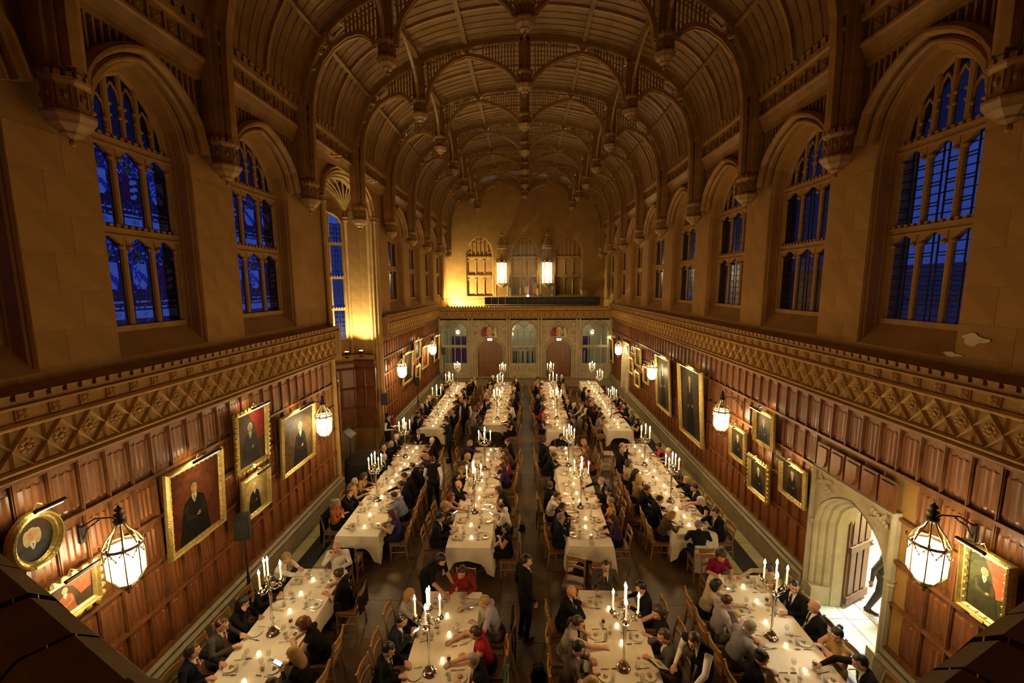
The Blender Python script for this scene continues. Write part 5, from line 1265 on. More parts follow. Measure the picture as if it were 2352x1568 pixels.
# small blind stone doorway farther along
yd = at_x(1438, 860, 5.95).y; r = tag(empty('door_4', (XW, yd, 0), PI), 'small pointed stone doorway near the screen', 'doorway', kind='structure')
g = MB()
for e, x in ((.0, .10), (.12, .14), (.24, .10)): A = arch(-.45 - e, .45 + e, 2.1, 2.95 + e, 12, .3); g.sweep([(x, -.45 - e, 0)] + [(x, p[0], p[1]) for p in A] + [(x, .45 + e, 0)], mould(.14, .12), (1, 0, 0))
g.bb((0, -.82, 0), (.12, -.68, 3.3)); g.bb((0, .68, 0), (.12, .82, 3.3)); g.bb((0, -.82, 3.2), (.14, .82, 3.34)); g.put('stone_surround', M['screen_stone'], r)
g = MB(); A = arch(-.44, .44, 2.1, 2.94, 12, .3); g.prism([(-.44, 0), (.44, 0)] + [(p[0], p[1]) for p in A[::-1]], (.05, 0, 0), (0, 1, 0), (0, 0, 1), .03); g.put('door_leaf', M['screen_stone'], r)
# ------------------------------------------------------------------ loudspeakers on stands, stage cloth table, hose reel
def speaker(foot, zc, hdg, label, h=.45):
    r = tag(empty('loudspeaker', foot, hdg), label, 'loudspeaker'); z = zc
    g = MB(); g.M = Matrix.Translation((0, 0, z)); g.prism([(-.13, -.12), (.13, -.12), (.10, .12), (-.10, .12)], (0, 0, -h / 2), (1, 0, 0), (0, 1, 0), h); g.put('cabinet', M['black'], r)
    g = MB(); g.box((0, -.125, z), (.22, .015, h - .06)); g.put('grille', M['grille'], r)
    g = MB(); g.tube([(0, 0, .25), (0, 0, z - h / 2)], .02, 8); g.tube([(0, 0, .7), (0, 0, 1.0)], .03, 8); g.put('pole', M['black'], r)
    for k in range(3): a = 2 * PI * k / 3 + .5; g = MB(); g.tube([(0, 0, .85), (.36 * math.cos(a), .36 * math.sin(a), .015)], .014, 6); g.tube([(0, 0, .35), (.19 * math.cos(a), .19 * math.sin(a), .40)], .01, 5); g.put('leg', M['black'], r)
speaker((-5.42, 7.35, 0), 2.05, math.radians(20), 'black loudspeaker on a tripod stand below the plain gilt portrait')
speaker((-5.62, 16.15, 0), 2.15, math.radians(10), 'black loudspeaker on a stand before the clustered columns')
speaker((-5.50, 20.8, 0), 1.80, 0, 'black loudspeaker on a stand midway along the wall past the oriel')
speaker((-5.45, 27.6, 0), 2.30, 0, 'black loudspeaker on a stand next to the screen')
r = tag(empty('round_table', (-5.62, 13.62, 0)), 'low round table under a black cloth in front of the oriel bay', 'table')
g = MB(); n = 40; g.grid([[(.56 * k * math.cos(2 * PI * j / n) * (1 + w * math.cos(j * 1.9)), .56 * k * math.sin(2 * PI * j / n) * (1 + w * math.cos(j * 1.9)), z) for j in range(n)] for z, k, w in ((.03, 1.05, .03), (.4, 1.02, .015), (.72, 1.0, 0), (.74, .98, 0), (.745, 0.001, 0))], True); g.put('cloth', M['black_flag'], r, smooth=True)
g = MB(); g.tube([(0, 0, 0), (0, 0, .7)], .05, 8); g.lathe([(.3, 0), (.3, .03), (.05, .06)], (0, 0, 0), 12); g.put('pedestal', M['black'], r)
r = tag(empty('music_stand', (-6.4, 14.5, 0)), 'black stand with a slanted desk inside the oriel bay opening', 'stand')
g = MB(); g.tube([(0, 0, .1), (0, 0, 1.25)], .015, 6)
for k in range(3): a = 2 * PI * k / 3; g.tube([(0, 0, .25), (.35 * math.cos(a), .35 * math.sin(a), .01)], .012, 5)
g.put('tripod', M['black'], r); g = MB(); g.M = Matrix.Translation((0, 0, 1.32)) @ Matrix.Rotation(.7, 4, 'Y'); g.box((0, 0, 0), (.36, .52, .02)); g.put('desk', M['black'], r)
r = tag(empty('hose_reel', (-5.62, 17.0, .9), 0), 'red fire hose reel beside the clustered columns', 'hose reel')
g = MB(); g.tube([(0, .24 * math.cos(a), .24 * math.sin(a)) for a in [2 * PI * k / 18 for k in range(19)]], .05, 6); g.put('hose', M['black'], r)
g = MB(); g.lathe([(.20, -.07), (.20, .07)], (0, 0, 0), 14); me = g.mesh('drum', M['red']); put('drum', me, r, rot=(0, PI / 2, 0)); g = MB(); g.box((-.12, 0, -.45), (.06, .08, .9)); g.put('post', M['red'], r)
r = tag(empty('fire_extinguisher', (-5.45, 16.72, 0)), 'red fire extinguisher standing by the clustered columns', 'fire extinguisher')
g = MB(); g.lathe([(.07, 0), (.075, .03), (.075, .42), (.05, .50), (.02, .53), (.02, .56)], (0, 0, 0), 12); g.put('cylinder', M['red'], r, smooth=True, auto=40); g = MB(); g.box((.02, 0, .58), (.12, .03, .04)); g.tube([(.05, 0, .57), (.11, 0, .5), (.10, 0, .2)], .012, 5); g.put('valve', M['black'], r)
# ------------------------------------------------------------------ coping of the near parapet (below the viewpoint)
def coping(pts, label):
    r = tag(empty('parapet_coping', (0, 0, 0)), label, 'coping', kind='structure')
    pts = [Vector((*p, 0)) for p in pts]; t = (pts[1] - pts[0]); L = t.length; t.normalize(); nrm = Vector((t.y, -t.x, 0)); nrm = nrm if nrm.y > 0 else -nrm
    n = 8; rnd = random.Random(3)
    for k in range(n):
        a = pts[0] + t * (L * k / n + .004); b = pts[0] + t * (L * (k + 1) / n - .004); g = MB(); dz = rnd.uniform(-.006, .006)
        sec = [(.0, 6.02 + dz), (-.03, 6.05 + dz), (-.09, 6.055 + dz), (-.13, 6.02 + dz), (-.20, 5.93), (-.22, 5.75), (.02, 5.75), (.02, 5.97)]
        g.grid([[tuple(p + nrm * q[0] + Vector((0, 0, q[1]))) for q in sec] for p in (a, b)], True); g.put('coping_stone', M['dark_coping'], r)
    g = MB(); w = [pts[0] - nrm * .05, pts[0] + t * L - nrm * .05]
    g.add([tuple(p + nrm * q + Vector((0, 0, z))) for p in w for q, z in ((0, 5.85), (-.5, 5.55), (-.5, 4.6), (.02, 4.6))], [(0, 1, 5, 4), (1, 2, 6, 5), (3, 0, 4, 7), (0, 3, 2, 1), (4, 5, 6, 7)]); g.put('parapet_wall', M['dark_coping'], r)
pa = [at_z(-40, 1215, 6.05), at_z(520, 1650, 6.05)]; d = (pa[1] - pa[0]); coping([(pa[0] - d * .55).to_2d(), pa[1].to_2d()], 'dark stone coping of the near parapet on the oriel side')
pa = [at_z(2390, 1325, 6.05), at_z(1930, 1640, 6.05)]; d = (pa[1] - pa[0]); coping([(pa[0] - d * .55).to_2d(), pa[1].to_2d()], 'dark stone coping of the near parapet on the doorway side')

# ------------------------------------------------------------------ neighbouring building seen through the clear windows
r = tag(empty('neighbouring_building', (17.0, 8.0, 0)), 'dusky neighbouring building with slate roof outside the clear windows', 'building')
g = MB(); g.bb((0, -8, 0), (6, 24, 4.7)); g.put('wall', mat('outside_wall', (.30, .28, .26), .8, var=.2), r)
g = MB(); g.add([(-.3, -8.3, 4.6), (-.3, 24.3, 4.6), (3, 24.3, 7.6), (3, -8.3, 7.6), (6.3, -8.3, 4.6), (6.3, 24.3, 4.6)], [(0, 1, 2, 3), (3, 2, 5, 4), (0, 3, 4), (1, 5, 2)]); rf = g.put('roof', mat('slate', (.16, .17, .19), .5), r)
g = MB()
for k in range(14): t = k / 14; g.bb((-.3 + 3.3 * t - .02, -8.3, 4.6 + 3.0 * t), (-.3 + 3.3 * t + .06, 24.3, 4.6 + 3.0 * t + .04))
g.put('slate_course', mat('slate_edge', (.09, .095, .11), .5), rf)
for y, z, w, h in ((0.6, 3.6, .5, .8), (12.1, 3.4, .6, .7), (9.2, 3.6, .5, 1.0), (15.6, 3.6, .5, .8)):
    g = MB(); g.box((-.02, y, z), (.06, w, h)); g.put('lit_window', mat('lit_outside_window', (.8, .85, .8), .5, emit=(.9, 1.0, .85), estr=1.6), r)
# ------------------------------------------------------------------ tables, cloths, chairs, candelabra, tableware
COLN = {'A': 'along oriel wall', 'B': 'second from oriel wall', 'C': 'second from doorway wall', 'D': 'along doorway wall'}
ROWN = {'1': 'parapet-end table', '2': 'middle table', '3': 'door-end table'}
def TN(t): return ROWN[t[1]] + ' ' + COLN[t[0]]
TABLES = {'A1': (-4.22, 2.6, 7.90), 'B1': (-1.34, 3.0, 7.32), 'C1': (1.54, 3.0, 7.42), 'D1': (4.24, 2.6, 7.92),
          'A2': (-3.98, 9.06, 14.80), 'B2': (-1.28, 8.68, 14.60), 'C2': (1.50, 8.80, 14.75), 'D2': (4.03, 9.32, 15.05),
          'A3': (-3.88, 16.50, 25.0), 'B3': (-1.30, 17.10, 25.1), 'C3': (1.42, 16.30, 25.2), 'D3': (3.88, 16.45, 25.4)}
TW = 1.0
def cloth_mesh(w, y0, y1, seed):
    rnd = random.Random(seed); hw = w / 2 + .006; per = []; L = y1 - y0; r = .03
    def side(a, b, n):
        for k in range(n): per.append((Vector(a) + (Vector(b) - Vector(a)) * (k / n)))
    ny = max(20, int(L / .09)); nx = 14
    side((-hw, y0), (hw, y0), nx); side((hw, y0), (hw, y1), ny); side((hw, y1), (-hw, y1), nx); side((-hw, y1), (-hw, y0), ny)
    n = len(per); ph = rnd.uniform(0, 6); rows = []; c = Vector((0, (y0 + y1) / 2))
    cor = [Vector((sx * hw, yy)) for sx in (-1, 1) for yy in (y0, y1)]
    out = []
    for p in per:
        ex, ey = abs(p.x) > hw - .002, (p.y < y0 + .002 or p.y > y1 - .002)
        o = Vector(((1 if p.x > 0 else -1) if ex else 0, (1 if p.y > c.y else -1) if ey else 0)); out.append(o.normalized())
    for i in range(6):
        t = i / 5; row = []
        for k, p in enumerate(per):
            dc = min((p - q).length for q in cor); drop = .30 + .34 * math.exp(-(dc / .14) ** 2) + .02 * math.sin(k * .37 + ph)
            wv = (.020 * math.sin(k * 1.05 + ph) + .012 * math.sin(k * .43 + 2 * ph)) * t
            e = .012 * math.sin(min(t * 5, 1) * PI / 2) + .05 * t + wv + .05 * t * math.exp(-(dc / .10) ** 2)
            row.append((p.x + out[k].x * e, p.y + out[k].y * e, .768 - drop * t - (.0 if t else 0)))
        rows.append(row)
    mb = MB(); mb.grid(rows[::-1], True)
    # top as a gently creased grid
    gx, gy = 8, max(12, int(L / .25)); top = []
    for j in range(gy + 1):
        top.append([(-hw + 2 * hw * i / gx, y0 + L * j / gy, .768 + (.0015 * math.sin(i * 2.1 + j * 1.3 + ph) if 0 < i < gx and 0 < j < gy else 0)) for i in range(gx + 1)])
    mb.grid(top)
    return mb.mesh('tablecloth', M['cloth'], True, 50)
g = MB(); g.tube([(0, 0, 0), (0, 0, .70)], [.028, .035], 6); tleg = g.mesh('leg', M['beech'])
for k, (t, (xc, y0, y1)) in enumerate(TABLES.items()):
    r = tag(empty('dining_table', (xc, (y0 + y1) / 2, 0)), 'long dining table under white cloth, ' + TN(t), 'table')
    g = MB(); g.box((0, 0, .735), (TW - .02, y1 - y0 - .02, .05)); g.put('tabletop', M['beech'], r)
    n = max(2, round((y1 - y0) / 1.9) + 1)
    for i in range(n):
        for sx in (-1, 1): put('leg', tleg, r, (sx * .40, -(y1 - y0) / 2 + .18 + (y1 - y0 - .36) * i / (n - 1), 0))
    c = put('tablecloth', cloth_mesh(TW, -(y1 - y0) / 2, (y1 - y0) / 2, k), None, (xc, (y0 + y1) / 2, 0))
    tag(c, 'white linen cloth draped over the ' + TN(t), 'tablecloth')
TZ = .772
# chair ------------------------------------------------------------------------------------------------
def make_chair():
    P = []
    g = MB(); g.box((0, .01, .445), (.43, .42, .035), ch=.008); P.append(('seat', g.mesh('seat', M['chair_seat'])))
    g = MB(); g.bb((-.205, .17, .38), (.205, .195, .43)); g.bb((-.205, -.19, .38), (.205, -.165, .43)); g.bb((-.205, -.18, .38), (-.18, .18, .43)); g.bb((.18, -.18, .38), (.205, .18, .43)); P.append(('seat_frame', g.mesh('seat_frame', M['beech'])))
    for sx in (-1, 1):
        g = MB(); g.tube([(sx * .19, .185, 0), (sx * .19, .18, .43)], .019, 6); P.append(('leg', g.mesh('leg', M['beech'])))
        g = MB(); g.tube([(sx * .19, -.23, 0), (sx * .19, -.185, .42), (sx * .19, -.20, .60), (sx * .19, -.255, .86)], .020, 6); P.append(('leg', g.mesh('leg', M['beech'])))
    def rail(z, h, d):
        g = MB(); n = 8; f = []; 
        for i in range(n + 1):
            x = -.19 + .38 * i / n; y = d - .035 * math.cos((x / .19) * PI / 2); f.append([(x, y - .011, z - h / 2), (x, y + .011, z - h / 2), (x, y + .011, z + h / 2), (x, y - .011, z + h / 2)])
        g.grid(f, True); g.add(f[0], [(0, 1, 2, 3)]); g.add(f[-1], [(3, 2, 1, 0)]); return g.mesh('back_rail', M['beech'])
    P.append(('back_rail', rail(.80, .10, -.240))); P.append(('back_rail', rail(.64, .055, -.210)))
    g = MB(); g.tube([(-.19, .18, .20), (-.19, -.20, .22)], .011, 5); g.tube([(.19, .18, .20), (.19, -.20, .22)], .011, 5); g.tube([(-.19, .0, .21), (.19, .0, .21)], .011, 5); P.append(('stretcher', g.mesh('stretcher', M['beech'])))
    return P
CHAIR = make_chair()
def place_chair(x, y, rz, label, group=None):
    r = tag(empty('dining_chair', (x, y, 0), rz), label, 'chair', group)
    for n_, me in CHAIR: put(n_, me, r)
    return r
# candelabrum --------------------------------------------------------------------------------------------
def make_candelabrum():
    P = []
    g = MB(); g.lathe([(.105, 0), (.11, .012), (.095, .03), (.06, .045), (.055, .06), (.075, .075), (.06, .095), (.03, .12), (.022, .15)], (0, 0, 0), 16); P.append(('base', g.mesh('base', M['silver'], True, 40), (0, 0, 0), 0))
    g = MB(); g.lathe([(.020, .14), (.017, .40), (.026, .70), (.034, .80), (.020, .82), (.036, .85), (.022, .88), (.03, .91), (.018, .95), (.03, .99), (.022, 1.0)], (0, 0, 0), 10); P.append(('stem', g.mesh('stem', M['silver'], True, 40), (0, 0, 0), 0))
    g = MB(); pts = [(.02, 0, .84), (.07, 0, .80), (.12, 0, .815), (.145, 0, .86), (.12, 0, .895), (.10, 0, .87)]; g.tube(pts, .010, 6); g.tube([(.02, 0, .90), (.06, 0, .93), (.10, 0, .885)], .008, 5); g.tube([(.135, 0, .83), (.175, 0, .83), (.185, 0, .90)], .010, 6); g.ball((.10, 0, .87), .016, 6, 4); g.ball((.15, 0, .835), .018, 6, 4); arm = g.mesh('arm', M['silver'], True)
    cup_prof = [(.012, .0), (.03, .012), (.05, .02), (.052, .028), (.03, .034), (.02, .05), (.03, .062), (.032, .085), (.022, .09)]
    g = MB(); g.lathe(cup_prof, (0, 0, 0), 12); cup = g.mesh('drip_cup', M['silver'], True, 40)
    g = MB(); g.lathe([(.0135, 0), (.013, .235), (.010, .245), (.002, .247)], (0, 0, 0), 10); can = g.mesh('candle', M['wax'], True, 40)
    g = MB(); g.lathe([(.001, .243), (.017, .262), (.020, .277), (.013, .306), (.001, .342)], (0, 0, 0), 8); fl = g.mesh('flame', M['flame'], True)
    return P, arm, cup, can, fl
CP_, ARM, CUP, CAN, FL = make_candelabrum()
def candelabrum(p, k, label, group, four=False):
    r = tag(empty('candelabrum', (p[0], p[1], TZ), k * 1.3 + .35), label, 'candelabrum', group)
    for n_, me, loc, rz in CP_: put(n_, me, r, loc, rz)
    hs = [(0, 0, 1.0)]
    for j in range(3 if four else 4):
        a = 2 * PI * j / (3 if four else 4); put('arm', ARM, r, (0, 0, 0), a); hs.append((.185 * math.cos(a), .185 * math.sin(a), .89))
    for h in hs:
        put('drip_cup', CUP, r, h); c = put('candle', CAN, r, (h[0], h[1], h[2] + .075)); put('flame', FL, c)
    lamp('candle_glow', 'POINT', 45 if not four else 37, (1.0, .60, .25), r, (0, 0, 1.36), shadow_soft_size=.13)
CD = {'A1': [(628, 1453)], 'B1': [(987, 1544)], 'C1': [(1432, 1533)], 'D1': [(1769, 1463)], 'A2': [(866, 1149), (926, 1049)], 'B2': [(1090, 1176), (1114, 1077)], 'C2': [(1334, 1164), (1306, 1069)], 'D2': [(1540, 1151), (1480, 1068)],
      'A3': [(1003, 952), (1033, 914), (1050, 883)], 'B3': [(1142, 961), (1149, 917), (1155, 886)], 'C3': [(1279, 960), (1270, 915), (1264, 884)], 'D3': [(1405, 958), (1378, 906), (1359, 883)]}
cand_at = {}
k = 0
for t, L in CD.items():
    cand_at[t] = []
    for i, q in enumerate(L):
        p = at_z(q[0], q[1], TZ); xc, y0, y1 = TABLES[t]; p.x = min(max(p.x, xc - .14), xc + .14); p.y = min(p.y, y1 - .25)
        w = '' if len(L) == 1 else (['farthest from doors on ', 'nearest the doors on '][i] if len(L) == 2 else ['farthest from doors on ', 'middle one on ', 'nearest the doors on '][i])
        candelabrum(p, k, 'tall silver candelabrum with lit candles, %s%s' % (w, TN(t)), None, four=t in ('A1', 'D1')); cand_at[t].append((p.x - xc, p.y)); k += 1
# tableware ------------------------------------------------------------------------------------------------
g = MB(); g.lathe([(.0, .004), (.055, .004), (.06, .008), (.085, .016), (.088, .018), (.062, .013), (.0, .010)], (0, 0, 0), 18); plate_me = g.mesh('plate', M['china'], True, 50)
g = MB()
for a, rr, z in ((0, .02, .016), (2, .026, .014), (4, .022, .018), (1, .012, .024)): g.ball((.022 * math.cos(a), .022 * math.sin(a), z), (rr, rr * .8, .012), 6, 4)
food_me = g.mesh('food', M['food'], True)
g = MB(); g.ball((0, 0, .03), (.042, .032, .024), 8, 6); bread_me = g.mesh('bread_roll', M['bread'], True)
g = MB(); g.lathe([(.034, .0), (.034, .003), (.006, .006), (.004, .075), (.008, .08), (.030, .10), (.036, .13), (.030, .168), (.0285, .168), (.034, .13), (.028, .102), (.004, .084)], (0, 0, 0), 14); wg_me = g.mesh('bowl_and_stem', M['glass'], True, 60)
g = MB(); g.lathe([(.0, .086), (.026, .102), (.033, .125), (.0, .126)], (0, 0, 0), 12); wine_me = g.mesh('wine', M['wine'], True)
g = MB(); g.lathe([(.026, 0), (.032, .105), (.030, .105), (.024, .006), (.0, .006)], (0, 0, 0), 12); tumbler_me = g.mesh('tumbler', M['glass'], True, 60)
g = MB(); g.lathe([(.024, 0), (.032, .012), (.034, .045), (.030, .066)], (0, 0, 0), 12); tl_cup = g.mesh('cup', M['tealight_glass'], True)
g = MB(); g.ball((0, 0, .028), (.020, .020, .020), 8, 6); tl_fl = g.mesh('flame', M['tealight'], True)
g = MB(); g.box((0, 0, .004), (.012, .13, .004)); g.box((0, .15, .004), (.020, .09, .003)); knife_me = g.mesh('knife', M['silver'])
g = MB(); g.box((0, 0, .004), (.010, .14, .004)); g.box((0, .085, .004), (.024, .03, .004))
for q in (-.009, -.003, .003, .009): g.box((q, .12, .004), (.003, .05, .003))
fork_me = g.mesh('fork', M['silver'])
g = MB(); g.prism([(-.055, 0), (.055, 0), (0, .17)], (0, -.04, 0), (1, 0, 0), (0, 0, 1), .03); g.prism([(-.075, 0), (.075, 0), (0, .10)], (0, .02, 0), (1, 0, 0), (0, 0, 1), .05); napkin_me = g.mesh('napkin', M['cloth'])
g = MB(); g.add([(-.055, -.04, 0), (.055, -.04, 0), (.055, 0, .15), (-.055, 0, .15), (.055, .04, 0), (-.055, .04, 0)], [(0, 1, 2, 3), (3, 2, 4, 5)]); menu_me = g.mesh('card', M['paper'])
g = MB(); g.lathe([(.03, 0), (.03, .001)], (0, 0, 0), 14); crest_me = g.mesh('crest', M['crest'])
g = MB(); g.box((0, 0, .002), (.15, .21, .002)); sheet_me = g.mesh('menu_sheet', M['paper'])
rnd = random.Random(11); n_tea = 0
SHOW = {'1': .62, '2': .62, '3': .64}
for t, (xc, y0, y1) in TABLES.items():
    row = t[1]; L = y1 - y0; n = int((L - .1) / .64); tn = TN(t); ys = [y0 + .42 + i * (L - .75) / max(1, n - 1) for i in range(n)]
    vis = [y for y in ys if y > 4.9]
    def free(x, y): return all(math.hypot(x - a, y - b) > .17 for a, b in cand_at[t])
    for y in vis:
        for sd in (-1, 1):
            j = lambda s_: rnd.uniform(-s_, s_); rz = (-PI / 2 if sd < 0 else PI / 2); px = xc + sd * (.345 + j(.02)); yy = y + j(.03)
            r = tag(empty('side_plate', (px, yy, TZ)), 'white plate with food on ' + tn, 'plate', 'plates on ' + tn); put('plate', plate_me, r, scale=(1.2, 1.2, 1)); u = rnd.random()
            if u < .55: put('food', food_me, r, rz=u * 20)
            elif u < .75: put('bread_roll', bread_me, r, rz=u * 20)
            if row != '3':
                for nm, me, off in (('knife', knife_me, .13), ('fork', fork_me, -.13)):
                    o = put(nm, me, None, (px - sd * .02, yy + off * -sd, TZ), rz + j(.25)); tag(o, 'silver table %s beside a plate on %s' % (nm, tn), nm, {'knife': 'knives', 'fork': 'forks'}[nm] + ' on ' + tn)
            wx, wy = xc + sd * (.17 + j(.03)), yy + .16 + j(.04)
            if free(wx - xc, wy) and wy < y1 - .08:
                red = rnd.random() < .38
                r = tag(empty('wine_glass', (wx, wy, TZ)), ('wine glass with red wine on ' if red else 'empty stemmed wine glass on ') + tn, 'wine glass', ('filled' if red else 'empty') + ' wine glasses on ' + tn)
                put('bowl_and_stem', wg_me, r)
                if red: put('wine', wine_me, r)
            wx, wy = xc + sd * (.20 + j(.03)), yy - .05 + j(.03)
            if row != '3' and free(wx - xc, wy): tag(put('water_tumbler', tumbler_me, None, (wx, wy, TZ)), 'clear water tumbler on ' + tn, 'tumbler', 'tumblers on ' + tn)
            wx, wy = xc + sd * (.13 + j(.03)), yy + .04 + j(.03)
            if row != '3' and free(wx - xc, wy): put('bowl_and_stem', wg_me, tag(empty('wine_glass', (wx, wy, TZ)), 'empty stemmed wine glass on ' + tn, 'wine glass', 'empty wine glasses on ' + tn))
            u = rnd.random()
            if u < .10 and wy > y0 + .3: tag(put('folded_napkin', napkin_me, None, (xc + sd * .33, min(yy + .27, y1 - .2), TZ), rz), 'folded white napkin standing on ' + tn, 'napkin', 'napkins on ' + tn)
            elif u < .28 and row != '3' and sd * 1 == (1 if u < .19 else -1):
                o = put('menu_sheet', sheet_me, None, (xc + sd * .30, min(yy + .29, y1 - .15), TZ), rz + j(.3)); tag(o, 'printed menu sheet lying on ' + tn, 'menu', 'menu sheets on ' + tn); put('crest', crest_me, o, (0, .05, .003))
    y = max(y0 + .35, 4.9)
    while y < y1 - .2:
        x = rnd.uniform(-.07, .07)
        if free(x, y):
            r = tag(empty('tealight', (xc + x, y, TZ)), 'lit tealight in a glass on ' + tn, 'tealight', 'tealights on ' + tn); put('cup', tl_cup, r); put('flame', tl_fl, r); n_tea += 1
        y += rnd.uniform(.34, .56)
# standing menu cards seen on some tables
for t, px, py, rz in (('A2', 811, 1215, .3), ('C2', 1358, 1243, 0), ('D2', 1452, 1018, .2), ('C1', 1400, 1462, .1)):
    p = at_z(px, py, TZ); xc, y0, y1 = TABLES[t]; p.x = min(max(p.x, xc - .3), xc + .3); p.y = min(max(p.y, y0 + .14), y1 - .14)
    r = tag(empty('menu_card', (p.x, p.y, TZ), rz), 'tent folded menu card with round crest on ' + TN(t), 'menu card'); put('card', menu_me, r); put('crest', crest_me, r, (0, -.022, .09), rot=(math.radians(75), 0, 0))
# ------------------------------------------------------------------ people
V3 = Vector
def rot_about(p, c, axis, a): return (Matrix.Rotation(a, 3, axis) @ (V3(p) - V3(c))) + V3(c)
class Body:
    """tapered capsules and ellipsoids, fused by a voxel remesh into one skin; zones: 0 skin 1 torso 2 upper arm 3 forearm 4 legs 5 shoe"""
    def __init__(s): s.pr = []
    def cap(s, a, ra, b, rb, z): s.pr.append(('c', V3(a), ra, V3(b), rb, z))
    def ell(s, c, r, z, R=None): s.pr.append(('e', V3(c), r, R or Matrix.Identity(3), None, z))
    def mesh(s, name, voxel, ratio):
        mb = MB()
        for p in s.pr:
            if p[0] == 'c':
                a, ra, b, rb = p[1:5]; d = b - a; L = d.length; q = d.to_track_quat('Z', 'Y').to_matrix() if L > 1e-6 else Matrix.Identity(3)
                prof = [(ra * math.sin(t), -ra * math.cos(t)) for t in (0.01, .5, 1.0, 1.57)] + [(rb * math.cos(t), L + rb * math.sin(t)) for t in (0.0, .57, 1.07, 1.56)]
                n = 10; mb.grid([[tuple(a + q @ V3((r * math.cos(2 * PI * j / n), r * math.sin(2 * PI * j / n), h))) for j in range(n)] for r, h in prof], True)
                k = len(mb.v); mb.f.append(tuple(range(k - n, k))); mb.f.append(tuple(range(k - 8 * n, k - 7 * n))[::-1]); mb.mi += [0, 0]
            else:
                c, r, R = p[1:4]; n, m_ = 14, 9
                rows = [[tuple(c + R @ V3((r[0] * math.sin(PI * i / m_) * math.cos(2 * PI * j / n), r[1] * math.sin(PI * i / m_) * math.sin(2 * PI * j / n), -r[2] * math.cos(PI * i / m_)))) for j in range(n)] for i in range(m_ + 1)]
                mb.grid(rows, True)
        me = mb.mesh('tmp', []); o = bpy.data.objects.new('tmp', me); COL.objects.link(o)
        m = o.modifiers.new('r', 'REMESH'); m.mode = 'VOXEL'; m.voxel_size = voxel
        m = o.modifiers.new('s', 'SMOOTH'); m.factor = .5; m.iterations = 3
        if ratio < 1: m = o.modifiers.new('d', 'DECIMATE'); m.ratio = ratio
        out = bpy.data.meshes.new_from_object(o.evaluated_get(bpy.context.evaluated_depsgraph_get())); bpy.data.objects.remove(o); bpy.data.meshes.remove(me)
        out.name = name; n = len(out.polygons)
        co = np.empty(len(out.vertices) * 3); out.vertices.foreach_get('co', co); co = co.reshape(-1, 3)
        cen = np.empty(n * 3); out.polygons.foreach_get('center', cen); cen = cen.reshape(-1, 3)
        best = np.full(n, 1e9); zone = np.zeros(n, int)
        for p in s.pr:
            if p[0] == 'c':
                a, ra, b, rb = np.array(p[1]), p[2], np.array(p[3]), p[4]; d = b - a; L2 = max(1e-9, d @ d); t = np.clip((cen - a) @ d / L2, 0, 1); dist = np.linalg.norm(cen - a - t[:, None] * d, axis=1) - (ra + (rb - ra) * t)
            else:
                q = (cen - np.array(p[1])) @ np.array(p[3]); r = np.array(p[2]); k = np.linalg.norm(q / r, axis=1); dist = (k - 1) * r.min()
            w = dist < best; best[w] = dist[w]; zone[w] = p[5]
        out.materials.clear()
        for _ in range(6): out.materials.append(None)
        out.polygons.foreach_set('material_index', zone); out.polygons.foreach_set('use_smooth', [True] * n); out.update()
        return out
def hand(B, wrist, d, side, up=(0, 0, 1), curl=.5):
    """palm, four curled fingers of unequal length, thumb from the side of the palm"""
    d = V3(d).normalized(); up = V3(up); n = (up - d * up.dot(d)); n = n.normalized() if n.length > 1e-3 else d.orthogonal().normalized(); sd = d.cross(n) * side; w = V3(wrist)
    B.cap(w, .027, w + d * .045 + sd * .012, .026, 0); B.cap(w, .027, w + d * .055 - sd * .018, .022, 0)
    for k, L in enumerate((.058, .070, .066, .050)):
        o = (-.030 + .020 * k); a = w + d * .078 + sd * -o; m = a + (d * math.cos(curl * .6) - n * math.sin(curl * .6)) * L * .5; e = m + (d * math.cos(curl * 1.9) - n * math.sin(curl * 1.9)) * L * .55
        B.cap(w + d * .05 + sd * -o * .8, .012, a, .0105, 0); B.cap(a, .0105, m, .0095, 0); B.cap(m, .0095, e, .008, 0)
    t0 = w + d * .022 + sd * .030; t1 = t0 + d * .030 + sd * .026 - n * .008; B.cap(w + d * .015, .018, t0, .014, 0); B.cap(t0, .013, t1, .011, 0); B.cap(t1, .011, t1 + d * .028, .009, 0)
def head(B, c, yaw, pitch, fem):
    R = Matrix.Rotation(yaw, 3, 'Z') @ Matrix.Rotation(-pitch, 3, 'X'); P = lambda x, y, z: V3(c) + R @ V3((x, y, z)); k = .95 if fem else 1.0
    B.ell(P(0, -.012, .025), (.074 * k, .093 * k, .090 * k), 0, R); B.ell(P(0, .022, -.030), (.060 * k, .070 * k, .078 * k), 0, R); B.ell(P(0, .052, -.082 * k), (.030 * k, .030, .026), 0, R)
    B.cap(P(0, .084, .020), .010, P(0, .106, -.022), .0145, 0); B.ell(P(0, .072, .036), (.052, .020, .014), 0, R); B.ell(P(0, .082, -.052), (.024, .016, .012), 0, R)
    for s in (-1, 1): B.ell(P(s * .074 * k, -.005, -.008), (.012, .022, .034), 0, R); B.ell(P(s * .036, .062, -.020), (.024, .022, .022), 0, R)
    M4 = R.to_4x4(); M4.translation = V3(c); return M4
